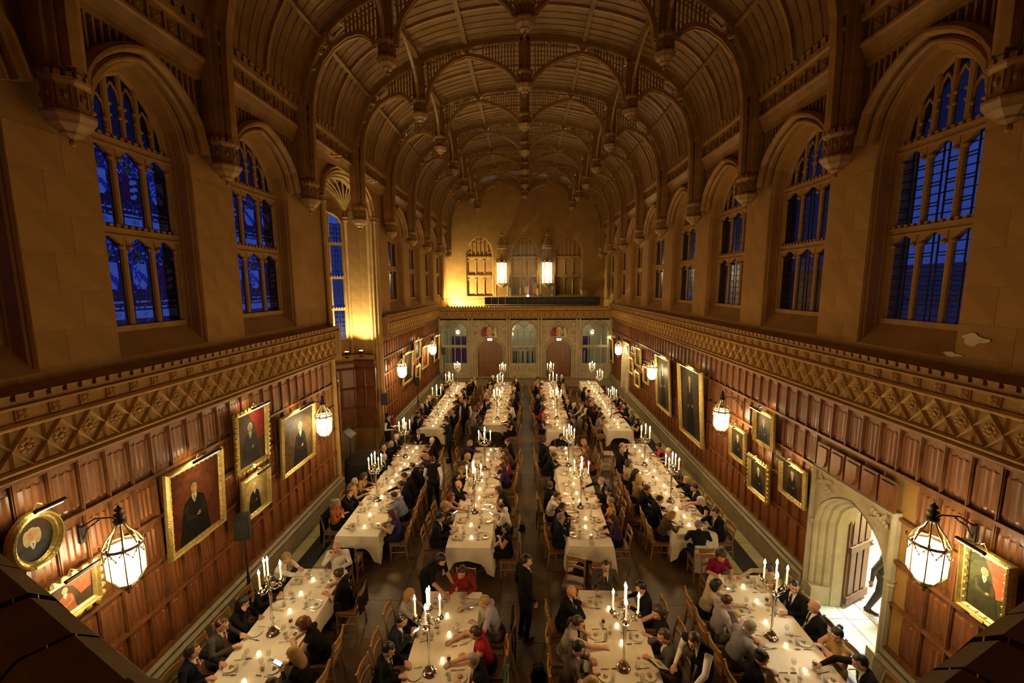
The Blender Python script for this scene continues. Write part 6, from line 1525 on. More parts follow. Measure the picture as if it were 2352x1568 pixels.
def person_body(pose, fem=False, stand=False):
    B = Body(); lean, twist, hyaw, hpit = pose.get('lean', .15), pose.get('twist', 0.0), pose.get('hyaw', 0.0), pose.get('hpit', .35)
    pz = .95 if stand else .545; C = V3((0, 0, pz)); k = .92 if fem else 1.0
    T = lambda p: Matrix.Rotation(twist, 3, 'Z') @ (Matrix.Rotation(-lean, 3, 'X') @ V3(p)) + C
    RT = Matrix.Rotation(twist, 3, 'Z') @ Matrix.Rotation(-lean, 3, 'X')
    # trunk
    B.ell(C + V3((0, -.005, .0)), (.165 * (1.04 if fem else 1), .125, .125), 4 if not pose.get('dress') else 1); B.ell(T((0, .0, .16)), (.150 * k, .115, .17), 1, RT); B.ell(T((0, .005, .33)), (.172 * k, .118, .17), 1, RT)
    if fem: B.ell(T((-.07, .085, .33)), (.065, .06, .065), 1, RT); B.ell(T((.07, .085, .33)), (.065, .06, .065), 1, RT)
    else: B.ell(T((0, .03, .12)), (.14, .115, .14), 1, RT)
    sh = .175 * k; B.cap(T((-sh, -.01, .445)), .066 * k, T((sh, -.01, .445)), .066 * k, 1); B.cap(T((0, -.015, .44)), .085 * k, T((0, -.01, .50)), .060, 1)
    nb = T((0, -.005, .50)); hc = nb + RT @ V3((0, .03, .085)) + V3((0, .03 * hpit, .03))
    B.cap(nb - RT @ V3((0, 0, .02)), .054 * k, hc - V3((0, .01, .03)), .050 * k, 0)
    HM = head(B, hc, twist * .6 + hyaw, hpit, fem)
    # arms
    for s, key in ((-1, 'L'), (1, 'R')):
        S_ = T((s * sh, -.01, .440)); e, w = pose[key]; e = V3((s * e[0], e[1], e[2])); w = V3((s * w[0], w[1], w[2]))
        if pose.get('armrel'): e = S_ + e; w = S_ + w
        B.cap(S_, .060 * k, e, .046 * k, 2); B.cap(e, .046 * k, w + (e - w).normalized() * .02, .032 * k, 3)
        hand(B, w, (w - e).normalized() * .7 + V3(pose.get('hd' + key, (0, .3, -.1))), -s, pose.get('up' + key, (0, 0, 1)), pose.get('curl', .6))
    # legs
    if stand:
        st = pose.get('stride', 0.0)
        for s in (-1, 1):
            hp = V3((s * .085, 0, pz - .03)); kn = V3((s * .095, .03 + s * st * .5, .50)); an = V3((s * .10, -.02 + s * st, .09))
            B.cap(hp, .098, kn, .066, 4); B.cap(kn, .066, an, .045, 4); B.cap(an + V3((0, -.03, -.045)), .042, an + V3((0, .15, -.055)), .034, 5)
            if pose.get('skirt'): B.cap(hp, .12, kn + V3((0, 0, -.05)), .11, 4)
    else:
        for s in (-1, 1):
            hp = V3((s * .085, .02, pz - .02)); kn = V3((s * .115, .40, .515)); an = V3((s * .115, .36 + pose.get('feet', 0), .095))
            B.cap(hp, .095, kn, .066, 4); B.cap(kn, .066, an, .043, 4 if not fem else 4); B.cap(an + V3((0, -.03, -.045)), .040, an + V3((0, .14, -.052)), .032, 5)
    return B, HM, RT, C
TABLE_POSES = {
 'eat': dict(lean=.22, hpit=.50, L=((.27, .14, .80), (.13, .37, .835)), R=((.28, .15, .80), (.12, .38, .835))),
 'chin': dict(lean=.24, hpit=.30, hyaw=.15, L=((.26, .18, .80), (.10, .40, .815)), R=((.22, .34, .815), (.05, .235, 1.045)), hdR=(0, -.1, .6), upR=(0, 1, 0), curl=1.0),
 'lean': dict(lean=.48, hpit=.55, L=((.29, .30, .815), (.08, .44, .815)), R=((.29, .30, .815), (.07, .47, .82))),
 'left': dict(lean=.12, twist=.35, hyaw=.75, hpit=.12, L=((.30, .08, .80), (.22, .36, .815)), R=((.26, .18, .80), (.06, .38, .82))),
 'right': dict(lean=.12, twist=-.35, hyaw=-.75, hpit=.12, L=((.26, .18, .80), (.06, .38, .82)), R=((.30, .08, .80), (.22, .36, .815))),
 'lap': dict(lean=.02, hpit=.35, L=((.26, .02, .76), (.10, .20, .665)), R=((.26, .02, .76), (.08, .22, .675))),
 'cross': dict(lean=.05, hpit=.25, hyaw=.5, L=((.25, .12, .82), (-.06, .21, .87)), R=((.25, .12, .80), (-.08, .23, .83)), curl=.3),
 'reach': dict(lean=.36, hpit=.35, L=((.28, .22, .81), (.12, .42, .815)), R=((.24, .42, .92), (.16, .66, .85)), hdR=(0, .5, -.1)),
 'phone': dict(lean=.25, hpit=.65, L=((.24, .18, .80), (.08, .34, .90)), R=((.24, .18, .80), (.06, .35, .90)), curl=.9, hdL=(0, .2, .25), hdR=(0, .2, .25)),
 'drink': dict(lean=.12, hpit=.05, L=((.27, .14, .80), (.13, .37, .835)), R=((.24, .20, .86), (.05, .245, 1.06)), hdR=(0, .05, .5), upR=(0, -1, 0), curl=.9),
}
STAND_POSES = {
 'st_rest': dict(lean=.02, hpit=.12, hyaw=-.6, armrel=1, L=((.07, -.03, -.30), (.05, .05, -.55)), R=((.07, -.03, -.30), (.04, .10, -.52)), hdL=(0, .1, -.6), hdR=(0, .1, -.6), curl=.8),
 'st_tray': dict(lean=.04, hpit=.25, armrel=1, L=((.07, -.02, -.30), (.0, .26, -.30)), R=((.07, -.02, -.30), (.0, .26, -.30)), curl=.4),
 'st_walk': dict(lean=.05, hpit=.1, stride=.18, armrel=1, L=((.08, .06, -.29), (.05, .20, -.48)), R=((.08, -.12, -.27), (.06, -.14, -.52)), hdL=(0, .1, -.6), hdR=(0, .1, -.6)),
 'st_bend': dict(lean=.70, hpit=.55, armrel=1, L=((.03, .08, -.27), (.0, .30, -.42)), R=((.03, .10, -.27), (-.02, .36, -.40)), curl=.5),
 'st_reach': dict(lean=.55, hpit=.45, twist=.2, armrel=1, L=((.10, .22, -.18), (.10, .50, -.26)), R=((.09, -.02, -.28), (.0, .22, -.36)), curl=.6),
 'st_note': dict(lean=.06, hpit=.40, armrel=1, L=((.05, -.02, -.29), (-.05, .22, -.26)), R=((.06, -.02, -.29), (-.02, .24, -.34)), curl=.7),
}
PROTO = {}
def proto(pose, fem):
    key = (pose, fem)
    if key not in PROTO:
        st = pose in STAND_POSES; P = (STAND_POSES if st else TABLE_POSES)[pose]
        B, HM, RT, C = person_body(P, fem, st); me = B.mesh('person', .0105, .34)
        PROTO[key] = (me, HM, RT, C)
    return PROTO[key]
# hair: a shell grown from the head's ellipsoid; the face side is pulled under the skin
def hair_mesh(kind):
    n, m_ = 26, 18; rows = []; rnd = random.Random(hash(kind) % 97 if False else len(kind) * 7)
    for i in range(m_ + 1):
        th = PI * i / m_; row = []
        for j in range(n):
            ph = 2 * PI * j / n; d = V3((math.sin(th) * math.cos(ph), math.sin(th) * math.sin(ph), math.cos(th)))
            face = max(0.0, d.y) ; low = -d.z
            p = V3((d.x * .080, d.y * .100 - .012, d.z * .102 + .026)); keep = 1.0; nz = .004 * math.sin(9 * ph + 5 * th) + .003 * math.sin(17 * ph - 4 * th)
            hairline = .38 + .20 * abs(d.x)            # front hair starts above this height
            if d.y > .25 and d.z < hairline: keep = .80
            elif d.y > -.05 and d.z < -.25: keep = .80
            elif low > .55: keep = .80
            if kind == 'short': p = V3((p.x, p.y, p.z)) * (1.0 + nz * 6)
            elif kind == 'fringe':
                if d.z > .42 or (d.y > .1): keep = .88
                p = p * (1.0 + nz * 5)
            elif kind in ('long', 'bob', 'pony', 'bun'):
                p = p * (1.06 + nz * 6)
                if kind in ('long', 'bob') and d.y < .35 and low > -.1:
                    L = .17 if kind == 'bob' else .30; t = min(1, max(0, (low + .1) / 1.1)); keep = 1.0
                    if low > .97: keep = 1.0
                    r = 1.10 - .25 * max(0, t - .7)
                    p = V3((d.x * .088 / max(.35, math.sin(th)) * min(1, math.sin(th) * 1.6) * r, min(p.y, .02) * 1.0 - .012, .03 - L * t)); 
                    if d.y > .1: p.y = min(p.y, .030)
                if kind == 'bun' : keep = keep
            elif kind == 'curly':
                q = 1.30 + .10 * math.sin(7 * ph + 3) * math.sin(6 * th) + .06 * math.sin(13 * ph) * math.sin(11 * th)
                p = V3((p.x, p.y - .012, p.z)) * q
                if d.y > .35 and d.z < .42: keep = .62
                elif low > .75: keep = .7
                else: keep = 1.0
            row.append(tuple(V3((p.x * keep, (p.y + .012) * keep - .012, (p.z - .026) * keep + .026)) if not (kind in ('long', 'bob') and keep == 1.0) else p))
        rows.append(row)
    mb = MB(); mb.grid(rows, True)
    if kind == 'bun': mb.ball((0, -.115, .075), (.045, .042, .042), 10, 7)
    if kind == 'pony': mb.tube([(0, -.105, .05), (0, -.145, .02), (0, -.145, -.08), (0, -.125, -.17)], [.022, .032, .028, .008], 8)
    return mb.mesh('hair', [M['dark_cloth']], True)
HAIRK = {k: hair_mesh(k) for k in ('short', 'fringe', 'long', 'bob', 'pony', 'bun', 'curly')}
HCOL = {'k': ('black', (.008, .006, .005)), 'b': ('brown', (.045, .020, .008)), 'r': ('auburn', (.11, .028, .009)), 'g': ('grey', (.26, .22, .165)), 'w': ('white-haired', (.60, .55, .46)), 'y': ('blond', (.38, .23, .075))}
HM_ = {k: mat('hair_' + v[0].replace('-haired', ''), v[1], .5, var=.4, scale=60, stretch=(3, 3, .5)) for k, v in HCOL.items()}
SKM = [mat('skin_tone', c, .5, var=.12, scale=12) for c in ((.56, .30, .185), (.50, .255, .15), (.62, .35, .22), (.30, .14, .075))]
eye_me = MB().ball((0, 0, 0), .0105, 8, 6); eye_me.cur = 1; eye_me.ball((0, .0075, 0), .0058, 8, 5); eye_me = eye_me.mesh('eye', [mat('eye_white', (.7, .66, .58), .3), mat('eye_iris', (.03, .018, .01), .2)], True)
mo = MB(); mo.ball((0, 0, 0), (.021, .006, .0065), 10, 6); mouth_me = mo.mesh('mouth', mat('lips', (.38, .12, .09), .45), True)
br = MB(); br.tube([(-.018, .0, -.003), (0, .006, .003), (.018, .0, -.002)], [.002, .0045, .002], 5); brow_me = br.mesh('eyebrow', M['dark_cloth'])
def collar_mesh(tie):
    g = MB(); g.cur = 0
    n = 12; g.grid([[(rr * math.cos(2 * PI * j / n), rr * math.sin(2 * PI * j / n) + dy, z) for j in range(n)] for z, rr, dy in ((.478, .066, -.004), (.512, .060, .004), (.510, .052, .004))], True)
    P = [(-.056, .070, .490), (.056, .070, .490), (.034, .132, .37), (0, .142, .275), (-.034, .132, .37)]
    g.add(P + [(p[0], p[1] - .04, p[2]) for p in P], [(0, 1, 2, 3, 4), (0, 5, 6, 1), (1, 6, 7, 2), (2, 7, 8, 3), (3, 8, 9, 4), (4, 9, 5, 0)])
    sh = g.mesh('shirt_front', M['white_cloth'])
    g = MB(); g.add([(-.012, .099, .478), (.012, .099, .478), (.020, .142, .34), (0, .152, .275), (-.020, .142, .34)] , [(0, 1, 2, 3, 4)]); g.box((0, .095, .482), (.026, .02, .022))
    return sh, g.mesh('tie', tie)
TIES = {'k': cloth_mat('black_silk', (.012, .012, .014)), 'r': cloth_mat('red_silk', (.30, .03, .025)), 'g': cloth_mat('grey_silk', (.16, .15, .15))}
COLLAR = {k: collar_mesh(m) for k, m in TIES.items()}
# outfit: words, torso, upper arm, forearm, legs   (None = bare skin)
def C_(n, c): return cloth_mat(n, c)
blk, navy, gry, wht = C_('black_wool', (.010, .010, .011)), C_('navy_wool', (.012, .016, .028)), C_('grey_wool', (.075, .065, .055)), C_('white_cotton', (.74, .70, .64))
OUT = {'suit': ('in a black suit', blk, blk, blk, blk), 'navy': ('in a navy suit', navy, navy, navy, navy), 'gsuit': ('in a grey suit', gry, gry, gry, gry), 'wshirt': ('in a white shirt', wht, wht, wht, blk),
       'bshirt': ('in a blue shirt',) + (C_('blue_cotton', (.22, .27, .42)),) * 3 + (navy,), 'lshirt': ('in a lavender shirt',) + (C_('lavender_cotton', (.40, .36, .42)),) * 3 + (gry,), 'gshirt': ('in a grey-blue shirt',) + (C_('grey_blue_cotton', (.26, .26, .30)),) * 3 + (gry,),
       'dress': ('in a sleeveless black dress', blk, None, None, blk), 'blackt': ('in a short-sleeved black top', blk, blk, None, blk), 'blackl': ('in a long-sleeved black top', blk, blk, blk, blk),
       'blue': ('in a sleeveless blue dress', C_('royal_blue_silk', (.025, .035, .20)), None, None, navy), 'red': ('in a sleeveless red dress', C_('red_satin', (.36, .012, .018)), None, None, blk), 'redj': ('in a rust red jacket',) + (C_('rust_red_velvet', (.26, .024, .012)),) * 3 + (blk,),
       'purple': ('in a purple top',) + (C_('purple_jersey', (.045, .018, .085)),) * 3 + (blk,), 'orange': ('in an orange patterned blouse',) + (C_('orange_print', (.36, .11, .035)),) * 3 + (blk,), 'mustard': ('in a mustard cardigan',) + (C_('mustard_knit', (.45, .24, .022)),) * 3 + (blk,),
       'cream': ('in a cream blouse',) + (C_('cream_silk', (.52, .43, .28)),) * 3 + (blk,), 'grey': ('in a pale grey top',) + (C_('pale_grey_knit', (.34, .33, .27)),) * 3 + (blk,), 'tan': ('in a tan jacket',) + (C_('tan_linen', (.34, .22, .09)),) * 3 + (blk,),
       'magenta': ('in a magenta sequin top', C_('magenta_sequins', (.22, .008, .055)), C_('magenta_sequins', (.22, .008, .055)), None, blk), 'pattern': ('in a brown patterned dress',) + (C_('brown_print', (.075, .045, .028)),) * 3 + (blk,),
       'strap': ('in a strappy pale dress', C_('pale_print', (.36, .34, .28)), None, None, C_('pale_print', (.36, .34, .28))), 'gold': ('in a gold halter dress', C_('gold_lame', (.36, .22, .08)), None, None, C_('gold_lame', (.36, .22, .08))), 'spark': ('in a dark sparkly top',) + (C_('dark_sequins', (.06, .045, .035)),) * 3 + (blk,),
       'shawl': ('in a coral red shawl', C_('coral_shawl', (.50, .055, .035)), blk, None, blk), 'vest': ('waiter in black waistcoat', blk, wht, wht, blk)}
M['magenta_sequins'].node_tree.nodes['Principled BSDF'].inputs['Metallic'].default_value = .4
SHOE = mat('black_shoe', (.01, .009, .008), .3)
ORDW = ['first', 'second', 'third', 'fourth', 'fifth', 'sixth', 'seventh', 'eighth', 'ninth', 'tenth', 'eleventh', 'twelfth', 'thirteenth']
def make_person(loc, rz, pose, fem, out, hair, label, group=None, tie=None, skin=0, detail=True, scale=1.0):
    me, HM, RT, C = proto(pose, fem); w = OUT[out]
    r = put('person', me, None, loc, rz); tag(r, label, 'person', group)
    if scale != 1.0: r.scale = (scale,) * 3
    sk = SKM[skin]
    for i, m in enumerate((sk, w[1], w[2] or sk, w[3] or sk, w[4], SHOE)):
        r.material_slots[i].link = 'OBJECT'; r.material_slots[i].material = m
    if hair[0] != 'bald':
        h = put('hair', HAIRK[hair[0]], r); h.matrix_local = HM; h.material_slots[0].link = 'OBJECT'; h.material_slots[0].material = HM_[hair[1]]
    if detail:
        for s in (-1, 1): e = put('eye', eye_me, r); e.matrix_local = HM @ Matrix.Translation((s * .031, .0765, .012))
        e = put('mouth', mouth_me, r); e.matrix_local = HM @ Matrix.Translation((0, .0945, -.052))
        for s in (-1, 1): e = put('eyebrow', brow_me, r); e.matrix_local = HM @ Matrix.Translation((s * .031, .088, .036))
    if out in ('suit', 'navy', 'gsuit', 'vest') and not fem or out == 'vest' or (out == 'wshirt' and tie):
        sh, ti = COLLAR[tie or 'k']; M4 = RT.to_4x4(); M4.translation = C
        s = put('shirt_front', sh, r); s.matrix_local = M4; t = put('tie', ti, s)
    return r
# (table, side, head px, head py, fem, outfit, hair kind, hair colour, pose [, tie/skin])   sides: L/R of the hall axis, F door end, N parapet end
G = '''
A3 L 1008 886 0 suit short w eat
A3 L 1022 880 1 dress bun b eat
A3 L 983 913 0 suit short w lap
A3 L 975 922 0 suit short g right
A3 L 972 938 1 dress bob k left
A3 L 952 938 0 suit fringe g lap
A3 L 958 950 0 suit short k eat
A3 L 945 958 0 suit short k lean
A3 R 1093 868 1 cream bob y left
A3 R 1084 871 0 suit short k left
A3 R 1067 880 0 suit short b eat
A3 R 1056 898 1 dress bob r eat
A3 R 1049 911 0 suit short b lean
A3 R 1058 916 1 pattern long y left
A3 R 1043 927 0 suit short k eat
A3 R 1045 939 1 dress bun k reach
A3 R 1030 947 1 blackl bob g eat
A3 R 1021 959 1 blackl bob k eat
B3 L 1132 866 0 suit short w eat
B3 L 1125 877 0 suit short k eat
B3 L 1130 887 1 tan bob y eat
B3 L 1119 896 1 cream short g left
B3 L 1121 912 0 suit short g eat
B3 L 1119 922 0 suit short b lean
B3 L 1099 932 0 suit short r chin
B3 L 1096 947 0 suit short b left
B3 L 1086 949 0 gshirt short g lap
B3 L 1104 962 1 pattern bob b eat
B3 R 1174 869 1 pattern long r right
B3 R 1187 870 0 suit fringe b cross
B3 R 1183 893 0 navy short w eat
B3 R 1179 910 0 suit short g eat
B3 R 1173 920 1 blackl bob b eat
B3 R 1172 933 0 wshirt short b eat
B3 R 1167 953 1 blackl bob k left
B3 R 1171 962 1 dress long k eat
C3 L 1228 876 1 orange long y eat
C3 L 1235 869 0 suit short k left
C3 L 1235 883 0 suit short g eat
C3 L 1250 894 0 suit short b eat
C3 L 1248 903 0 suit bald g eat
C3 L 1237 908 1 blackl bob g left
C3 L 1243 922 0 suit short k lean
C3 L 1257 937 1 red long k eat
C3 L 1255 958 1 blue bob y eat
C3 R 1293 865 0 suit short w left
C3 R 1291 885 1 cream long y eat
C3 R 1298 884 0 suit short b eat
C3 R 1301 911 0 suit short g eat
C3 R 1304 922 0 suit bald g eat
C3 R 1323 930 0 suit fringe w cross
C3 R 1313 950 0 gsuit short b eat
C3 R 1319 960 0 gsuit short b lean
D3 L 1344 891 1 blackl bob b eat
D3 L 1357 903 0 suit short k eat
D3 L 1347 906 0 suit short w eat
D3 L 1351 916 1 orange bob k eat
D3 L 1348 924 1 blackl bob y eat
D3 L 1362 921 0 suit short g chin
D3 L 1368 933 1 redj bob k eat
D3 L 1375 937 0 suit short k eat
D3 L 1379 947 1 strap long k eat
D3 R 1393 890 0 gsuit short b eat
D3 R 1419 909 0 suit short k eat
D3 R 1427 922 1 magenta bob k left
D3 R 1434 930 0 suit short k eat
D3 R 1428 940 1 blackl short b reach
D3 R 1454 946 0 gsuit short g phone
D3 R 1460 964 1 dress bob b cross
A2 L 908 1003 0 suit short w eat
A2 L 893 1017 1 blackl long g eat
A2 L 875 1030 0 suit short g left
A2 L 883 1049 0 suit fringe w eat
A2 L 829 1095 1 tan bob b eat
A2 L 815 1104 0 tan short g left
A2 L 770 1128 0 suit short b chin
A2 L 756 1152 1 orange bun g cross
A2 R 992 1012 0 suit short w left
A2 R 982 1028 0 suit short b eat
A2 R 981 1045 1 purple bob y eat
A2 R 941 1071 0 suit fringe k reach
A2 R 929 1094 0 suit short k lean
A2 R 922 1112 0 suit short k reach
A2 R 905 1140 0 bshirt short b lean
A2 R 899 1176 1 blue long r eat
A2 F 962 988 0 suit short g eat r
B2 L 1071 1014 1 purple bob g reach
B2 L 1074 1049 1 cream bob y eat
B2 L 1062 1062 0 tan short b lean
B2 L 1050 1088 1 blackl bob k lap
B2 L 1065 1116 0 suit bald g chin
B2 L 1034 1133 1 strap long r reach
B2 L 1022 1161 1 spark curly y phone
B2 L 1001 1189 0 navy short k eat
B2 R 1165 1014 0 suit fringe b eat
B2 R 1164 1034 1 pattern bob b lean
B2 R 1158 1050 1 red long b eat
B2 R 1153 1069 1 purple bob b chin
B2 R 1144 1122 1 dress bob b reach
B2 R 1150 1165 0 wshirt fringe b phone
B2 R 1161 1208 1 dress bob k cross
C2 L 1248 1014 0 navy short b left
C2 L 1264 1029 0 suit fringe w lean
C2 L 1273 1047 0 suit short b lean
C2 L 1265 1113 1 blackl bun b left
C2 L 1273 1136 0 wshirt short b reach
C2 L 1296 1165 0 suit short b chin
C2 L 1307 1189 0 navy short g drink
C2 R 1334 1012 1 cream bob y eat
C2 R 1337 1027 1 pattern long r eat
C2 R 1336 1046 1 redj long r lean
C2 R 1381 1105 0 suit short g reach g
C2 R 1404 1127 0 suit short k eat
C2 R 1393 1148 1 mustard short g lap
C2 R 1393 1187 1 purple long b eat
C2 F 1290 1005 1 blackl bob b chin
D2 L 1431 1024 0 suit fringe g drink
D2 L 1417 1034 0 suit short g left g
D2 L 1444 1061 1 cream bob b lap
D2 L 1453 1083 1 blackl bob k eat
D2 L 1467 1096 1 tan long y left
D2 L 1473 1122 0 suit short b chin
D2 L 1516 1147 0 suit short k eat
D2 L 1545 1181 1 pattern bob y lean
D2 R 1507 1026 1 shawl bun k eat
D2 R 1535 1032 0 gshirt short w eat
D2 R 1570 1098 1 blackl bob y chin
D2 R 1588 1120 0 suit short k eat
D2 R 1603 1146 1 dress long w reach
D2 R 1623 1175 0 suit short b chin
D2 N 1603 1205 0 navy fringe g eat
A1 L 628 1282 0 wshirt short y reach r
A1 L 612 1332 0 blackl short k lean
A1 L 518 1392 1 blackl long k chin
A1 L 454 1428 0 gsuit fringe b eat r
A1 L 427 1486 0 navy short b left r
A1 R 777 1315 1 blackt bun b eat
A1 R 697 1428 1 dress curly r lean
A1 R 713 1512 1 blackl long y phone
A1 R 640 1562 0 suit short b eat
A1 F 764 1266 0 wshirt bald g drink
B1 L 942 1360 1 grey bob y chin
B1 L 920 1430 0 navy fringe k phone
B1 L 893 1483 0 suit short k eat
B1 R 1113 1383 0 lshirt short y reach
B1 R 1091 1446 1 red bun b reach
B1 R 1084 1515 1 dress short g reach
B1 F 1062 1309 1 redj bob b chin
C1 L 1313 1361 0 suit bald g chin
C1 L 1306 1422 1 strap pony b reach
C1 L 1299 1493 0 gsuit short k eat r
C1 L 1297 1566 1 tan bob y lean
C1 R 1465 1354 0 suit short k eat
C1 R 1507 1395 1 dress curly b chin
C1 R 1526 1464 0 gsuit short b chin
C1 F 1395 1312 0 gsuit short b drink
D1 F 1656 1275 1 magenta curly b eat
D1 L 1624 1350 1 cream bob k reach
D1 L 1658 1370 0 lshirt short b eat
D1 L 1707 1442 0 gshirt short g lean
D1 L 1747 1500 1 blackt bun k eat
D1 R 1762 1302 1 cream bun b reach
D1 R 1822 1348 0 suit short k left
D1 R 1858 1399 0 suit bald g lap
D1 R 1923 1452 1 gold bun k cross
D1 R 2031 1514 0 suit short k reach
'''
rows = []
for ln in G.strip().splitlines():
    q = ln.split(); rows.append(dict(t=q[0], s=q[1], px=float(q[2]), py=float(q[3]), fem=q[4] == '1', out=q[5], hk=q[6], hc=q[7], pose=q[8], tie=q[9] if len(q) > 9 else None))
RZ = {'L': -PI / 2, 'R': PI / 2, 'N': 0.0, 'F': PI}
for i, p in enumerate(rows):
    _, HM, _, _ = proto(p['pose'], p['fem']); h = HM.translation; hd = at_z(p['px'], p['py'], h.z); rz = RZ[p['s']]
    o = Matrix.Rotation(rz, 3, 'Z') @ V3((h.x, h.y, 0)); x, y = hd.x - o.x, hd.y - o.y; xc, y0, y1 = TABLES[p['t']]
    c = TW / 2 + .24
    if p['s'] == 'L': x = min(max(x, xc - c - .16), xc - c)
    elif p['s'] == 'R': x = max(min(x, xc + c + .16), xc + c)
    elif p['s'] == 'N': y = min(max(y, y0 - .45), y0 - .25); x = min(max(x, xc - .3), xc + .3)
    else: y = max(min(y, y1 + .50), y1 + .27); x = min(max(x, xc - .3), xc + .3)
    p['x'], p['y'], p['rz'] = x, y, rz
# neighbours on one side keep an elbow's distance
for t in TABLES:
    for s in 'LR':
        L = sorted([p for p in rows if p['t'] == t and p['s'] == s], key=lambda p: -p['y'])
        for _ in range(60):
            for a, b in zip(L, L[1:]):
                d = a['y'] - b['y']
                if d < .53: m_ = (.53 - d) / 2; a['y'] += m_; b['y'] -= m_
        for k, p in enumerate(L): p['ord'] = k
        sd = {'A': ('wall', 'aisle'), 'B': ('oriel', 'doorway'), 'C': ('oriel', 'doorway'), 'D': ('aisle', 'wall')}[t[0]]
        for p in L: p['sd'] = sd[0 if s == 'L' else 1] + ' side'
seen = {}
for i, p in enumerate(rows):
    hw = HCOL[p['hc']][0].replace('-haired', ''); hn = 'bald' if p['hk'] == 'bald' else ('balding' if p['hk'] == 'fringe' else hw + '-haired')
    base = '%s person %s' % (hn, OUT[p['out']][0].replace('in an ', 'in ').replace('in a ', 'in '))
    if p['s'] in 'LR': lab = '%s, %s from doors, %s, %s' % (base, ORDW[p['ord']], p['sd'], TN(p['t']))
    else: lab = '%s at the %s end of %s' % (base, 'doors' if p['s'] == 'F' else 'parapet', TN(p['t']))
    if len(lab.replace(',', '').split()) > 16: lab = lab.replace(hn + ' person', 'person')
    if len(lab.replace(',', '').split()) > 16: lab = lab.replace('short-sleeved ', '').replace('long-sleeved ', '').replace('sleeveless ', '')
    skin = 3 if (p['px'], p['py']) in ((1507.0, 1026.0), (972.0, 938.0)) else i % 3
    yaw = ((i * 37) % 11 - 5) * .03
    make_person((p['x'], p['y'], 0), p['rz'] + yaw, p['pose'], p['fem'], p['out'], (p['hk'], p['hc']), lab, None, p['tie'], skin, detail=p['t'][1] != '3', scale=.96 if p['fem'] else 1.0)
    pos = '%s of %s' % (p['sd'] if p['s'] in 'LR' else ('doors end' if p['s'] == 'F' else 'parapet end'), TN(p['t']))
    o = Matrix.Rotation(p['rz'], 3, 'Z') @ V3((0, -.02, 0))
    place_chair(p['x'] + o.x, p['y'] + o.y, p['rz'] + yaw * .5, 'beech ladder-back chair with a guest, ' + pos, 'occupied chairs on the ' + pos)
# empty chairs
for x, y, rz, lab in ((-3.98, 8.72, 0.08, 'empty beech chair pushed to the parapet end of middle table along oriel wall'), (1.62, 8.42, 0, 'empty beech chair at the parapet end of middle table second from doorway wall'),
                      (3.10, 16.75, -PI / 2 + .2, 'empty beech chair at the aisle corner of door-end table along doorway wall'), (1.02, 8.05, PI - .3, 'empty beech chair beside the guest drinking at the door end'),
                      (3.05, 14.9, -PI / 2, 'empty beech chair at the doors corner, aisle side of middle table along doorway wall')):
    place_chair(x, y, rz, lab)
# staff and other standing people
def standing(foot, rz, pose, fem, out, hair, label, tie=None, skin=0, scale=1.0):
    return make_person((foot[0], foot[1], 0), rz, pose, fem, out, hair, label, None, tie, skin, True, scale)
def foot_of(px, py, pose, fem):       # where a standing person is whose head shows at that pixel
    h = proto(pose, fem)[1].translation; return at_z(px, py, h.z), h
def stand_at(px, py, rz, pose, fem, out, hair, label, **k):
    hd, h = foot_of(px, py, pose, fem); o = Matrix.Rotation(rz, 3, 'Z') @ V3((h.x, h.y, 0)); return standing((hd.x - o.x, hd.y - o.y), rz, pose, fem, out, hair, label, **k)
stand_at(1209, 1288, -PI / 2 + .55, 'st_rest', False, 'suit', ('short', 'k'), 'young person in a black suit standing in the middle aisle')
stand_at(994, 1056, 0.1, 'st_walk', False, 'vest', ('short', 'b'), 'waiter in black waistcoat walking away between the two oriel side tables')
stand_at(892, 956, -PI / 2, 'st_tray', True, 'vest', ('bun', 'k'), 'waiter in black waistcoat carrying a tray of food by the hose reel')
stand_at(1027, 968, PI / 2 + .2, 'st_note', True, 'navy', ('short', 'k'), 'person in a dark suit standing with a notepad at the door-end table along oriel wall', tie='r')
stand_at(1068, 922, PI - .1, 'st_rest', False, 'vest', ('short', 'b'), 'waiter in black waistcoat facing the parapet between the door-end oriel side tables')
stand_at(1102, 980, -.9, 'st_bend', True, 'vest', ('bob', 'k'), 'dark-haired waiter bending at the door-end table second from oriel wall')
stand_at(1336, 927, PI / 2 + .3, 'st_bend', False, 'vest', ('short', 'b'), 'waiter with a white napkin bending at the door-end table second from doorway wall')
wb = stand_at(1013, 1285, PI + .95, 'st_bend', True, 'blackt', ('bob', 'k'), 'person in a black dress bending over the parapet-end table second from oriel wall')
ww = stand_at(1594, 1470, PI / 2 + .55, 'st_reach', False, 'vest', ('short', 'b'), 'waiter in black waistcoat reaching over the parapet-end table second from doorway wall')
hd = at_z(2035, 1330, 1.0); standing((7.02, 7.72), -PI / 2 - .9, 'st_walk', False, 'gsuit', ('short', 'k'), 'person in dark clothes walking through the porch beyond the open stone doorway')
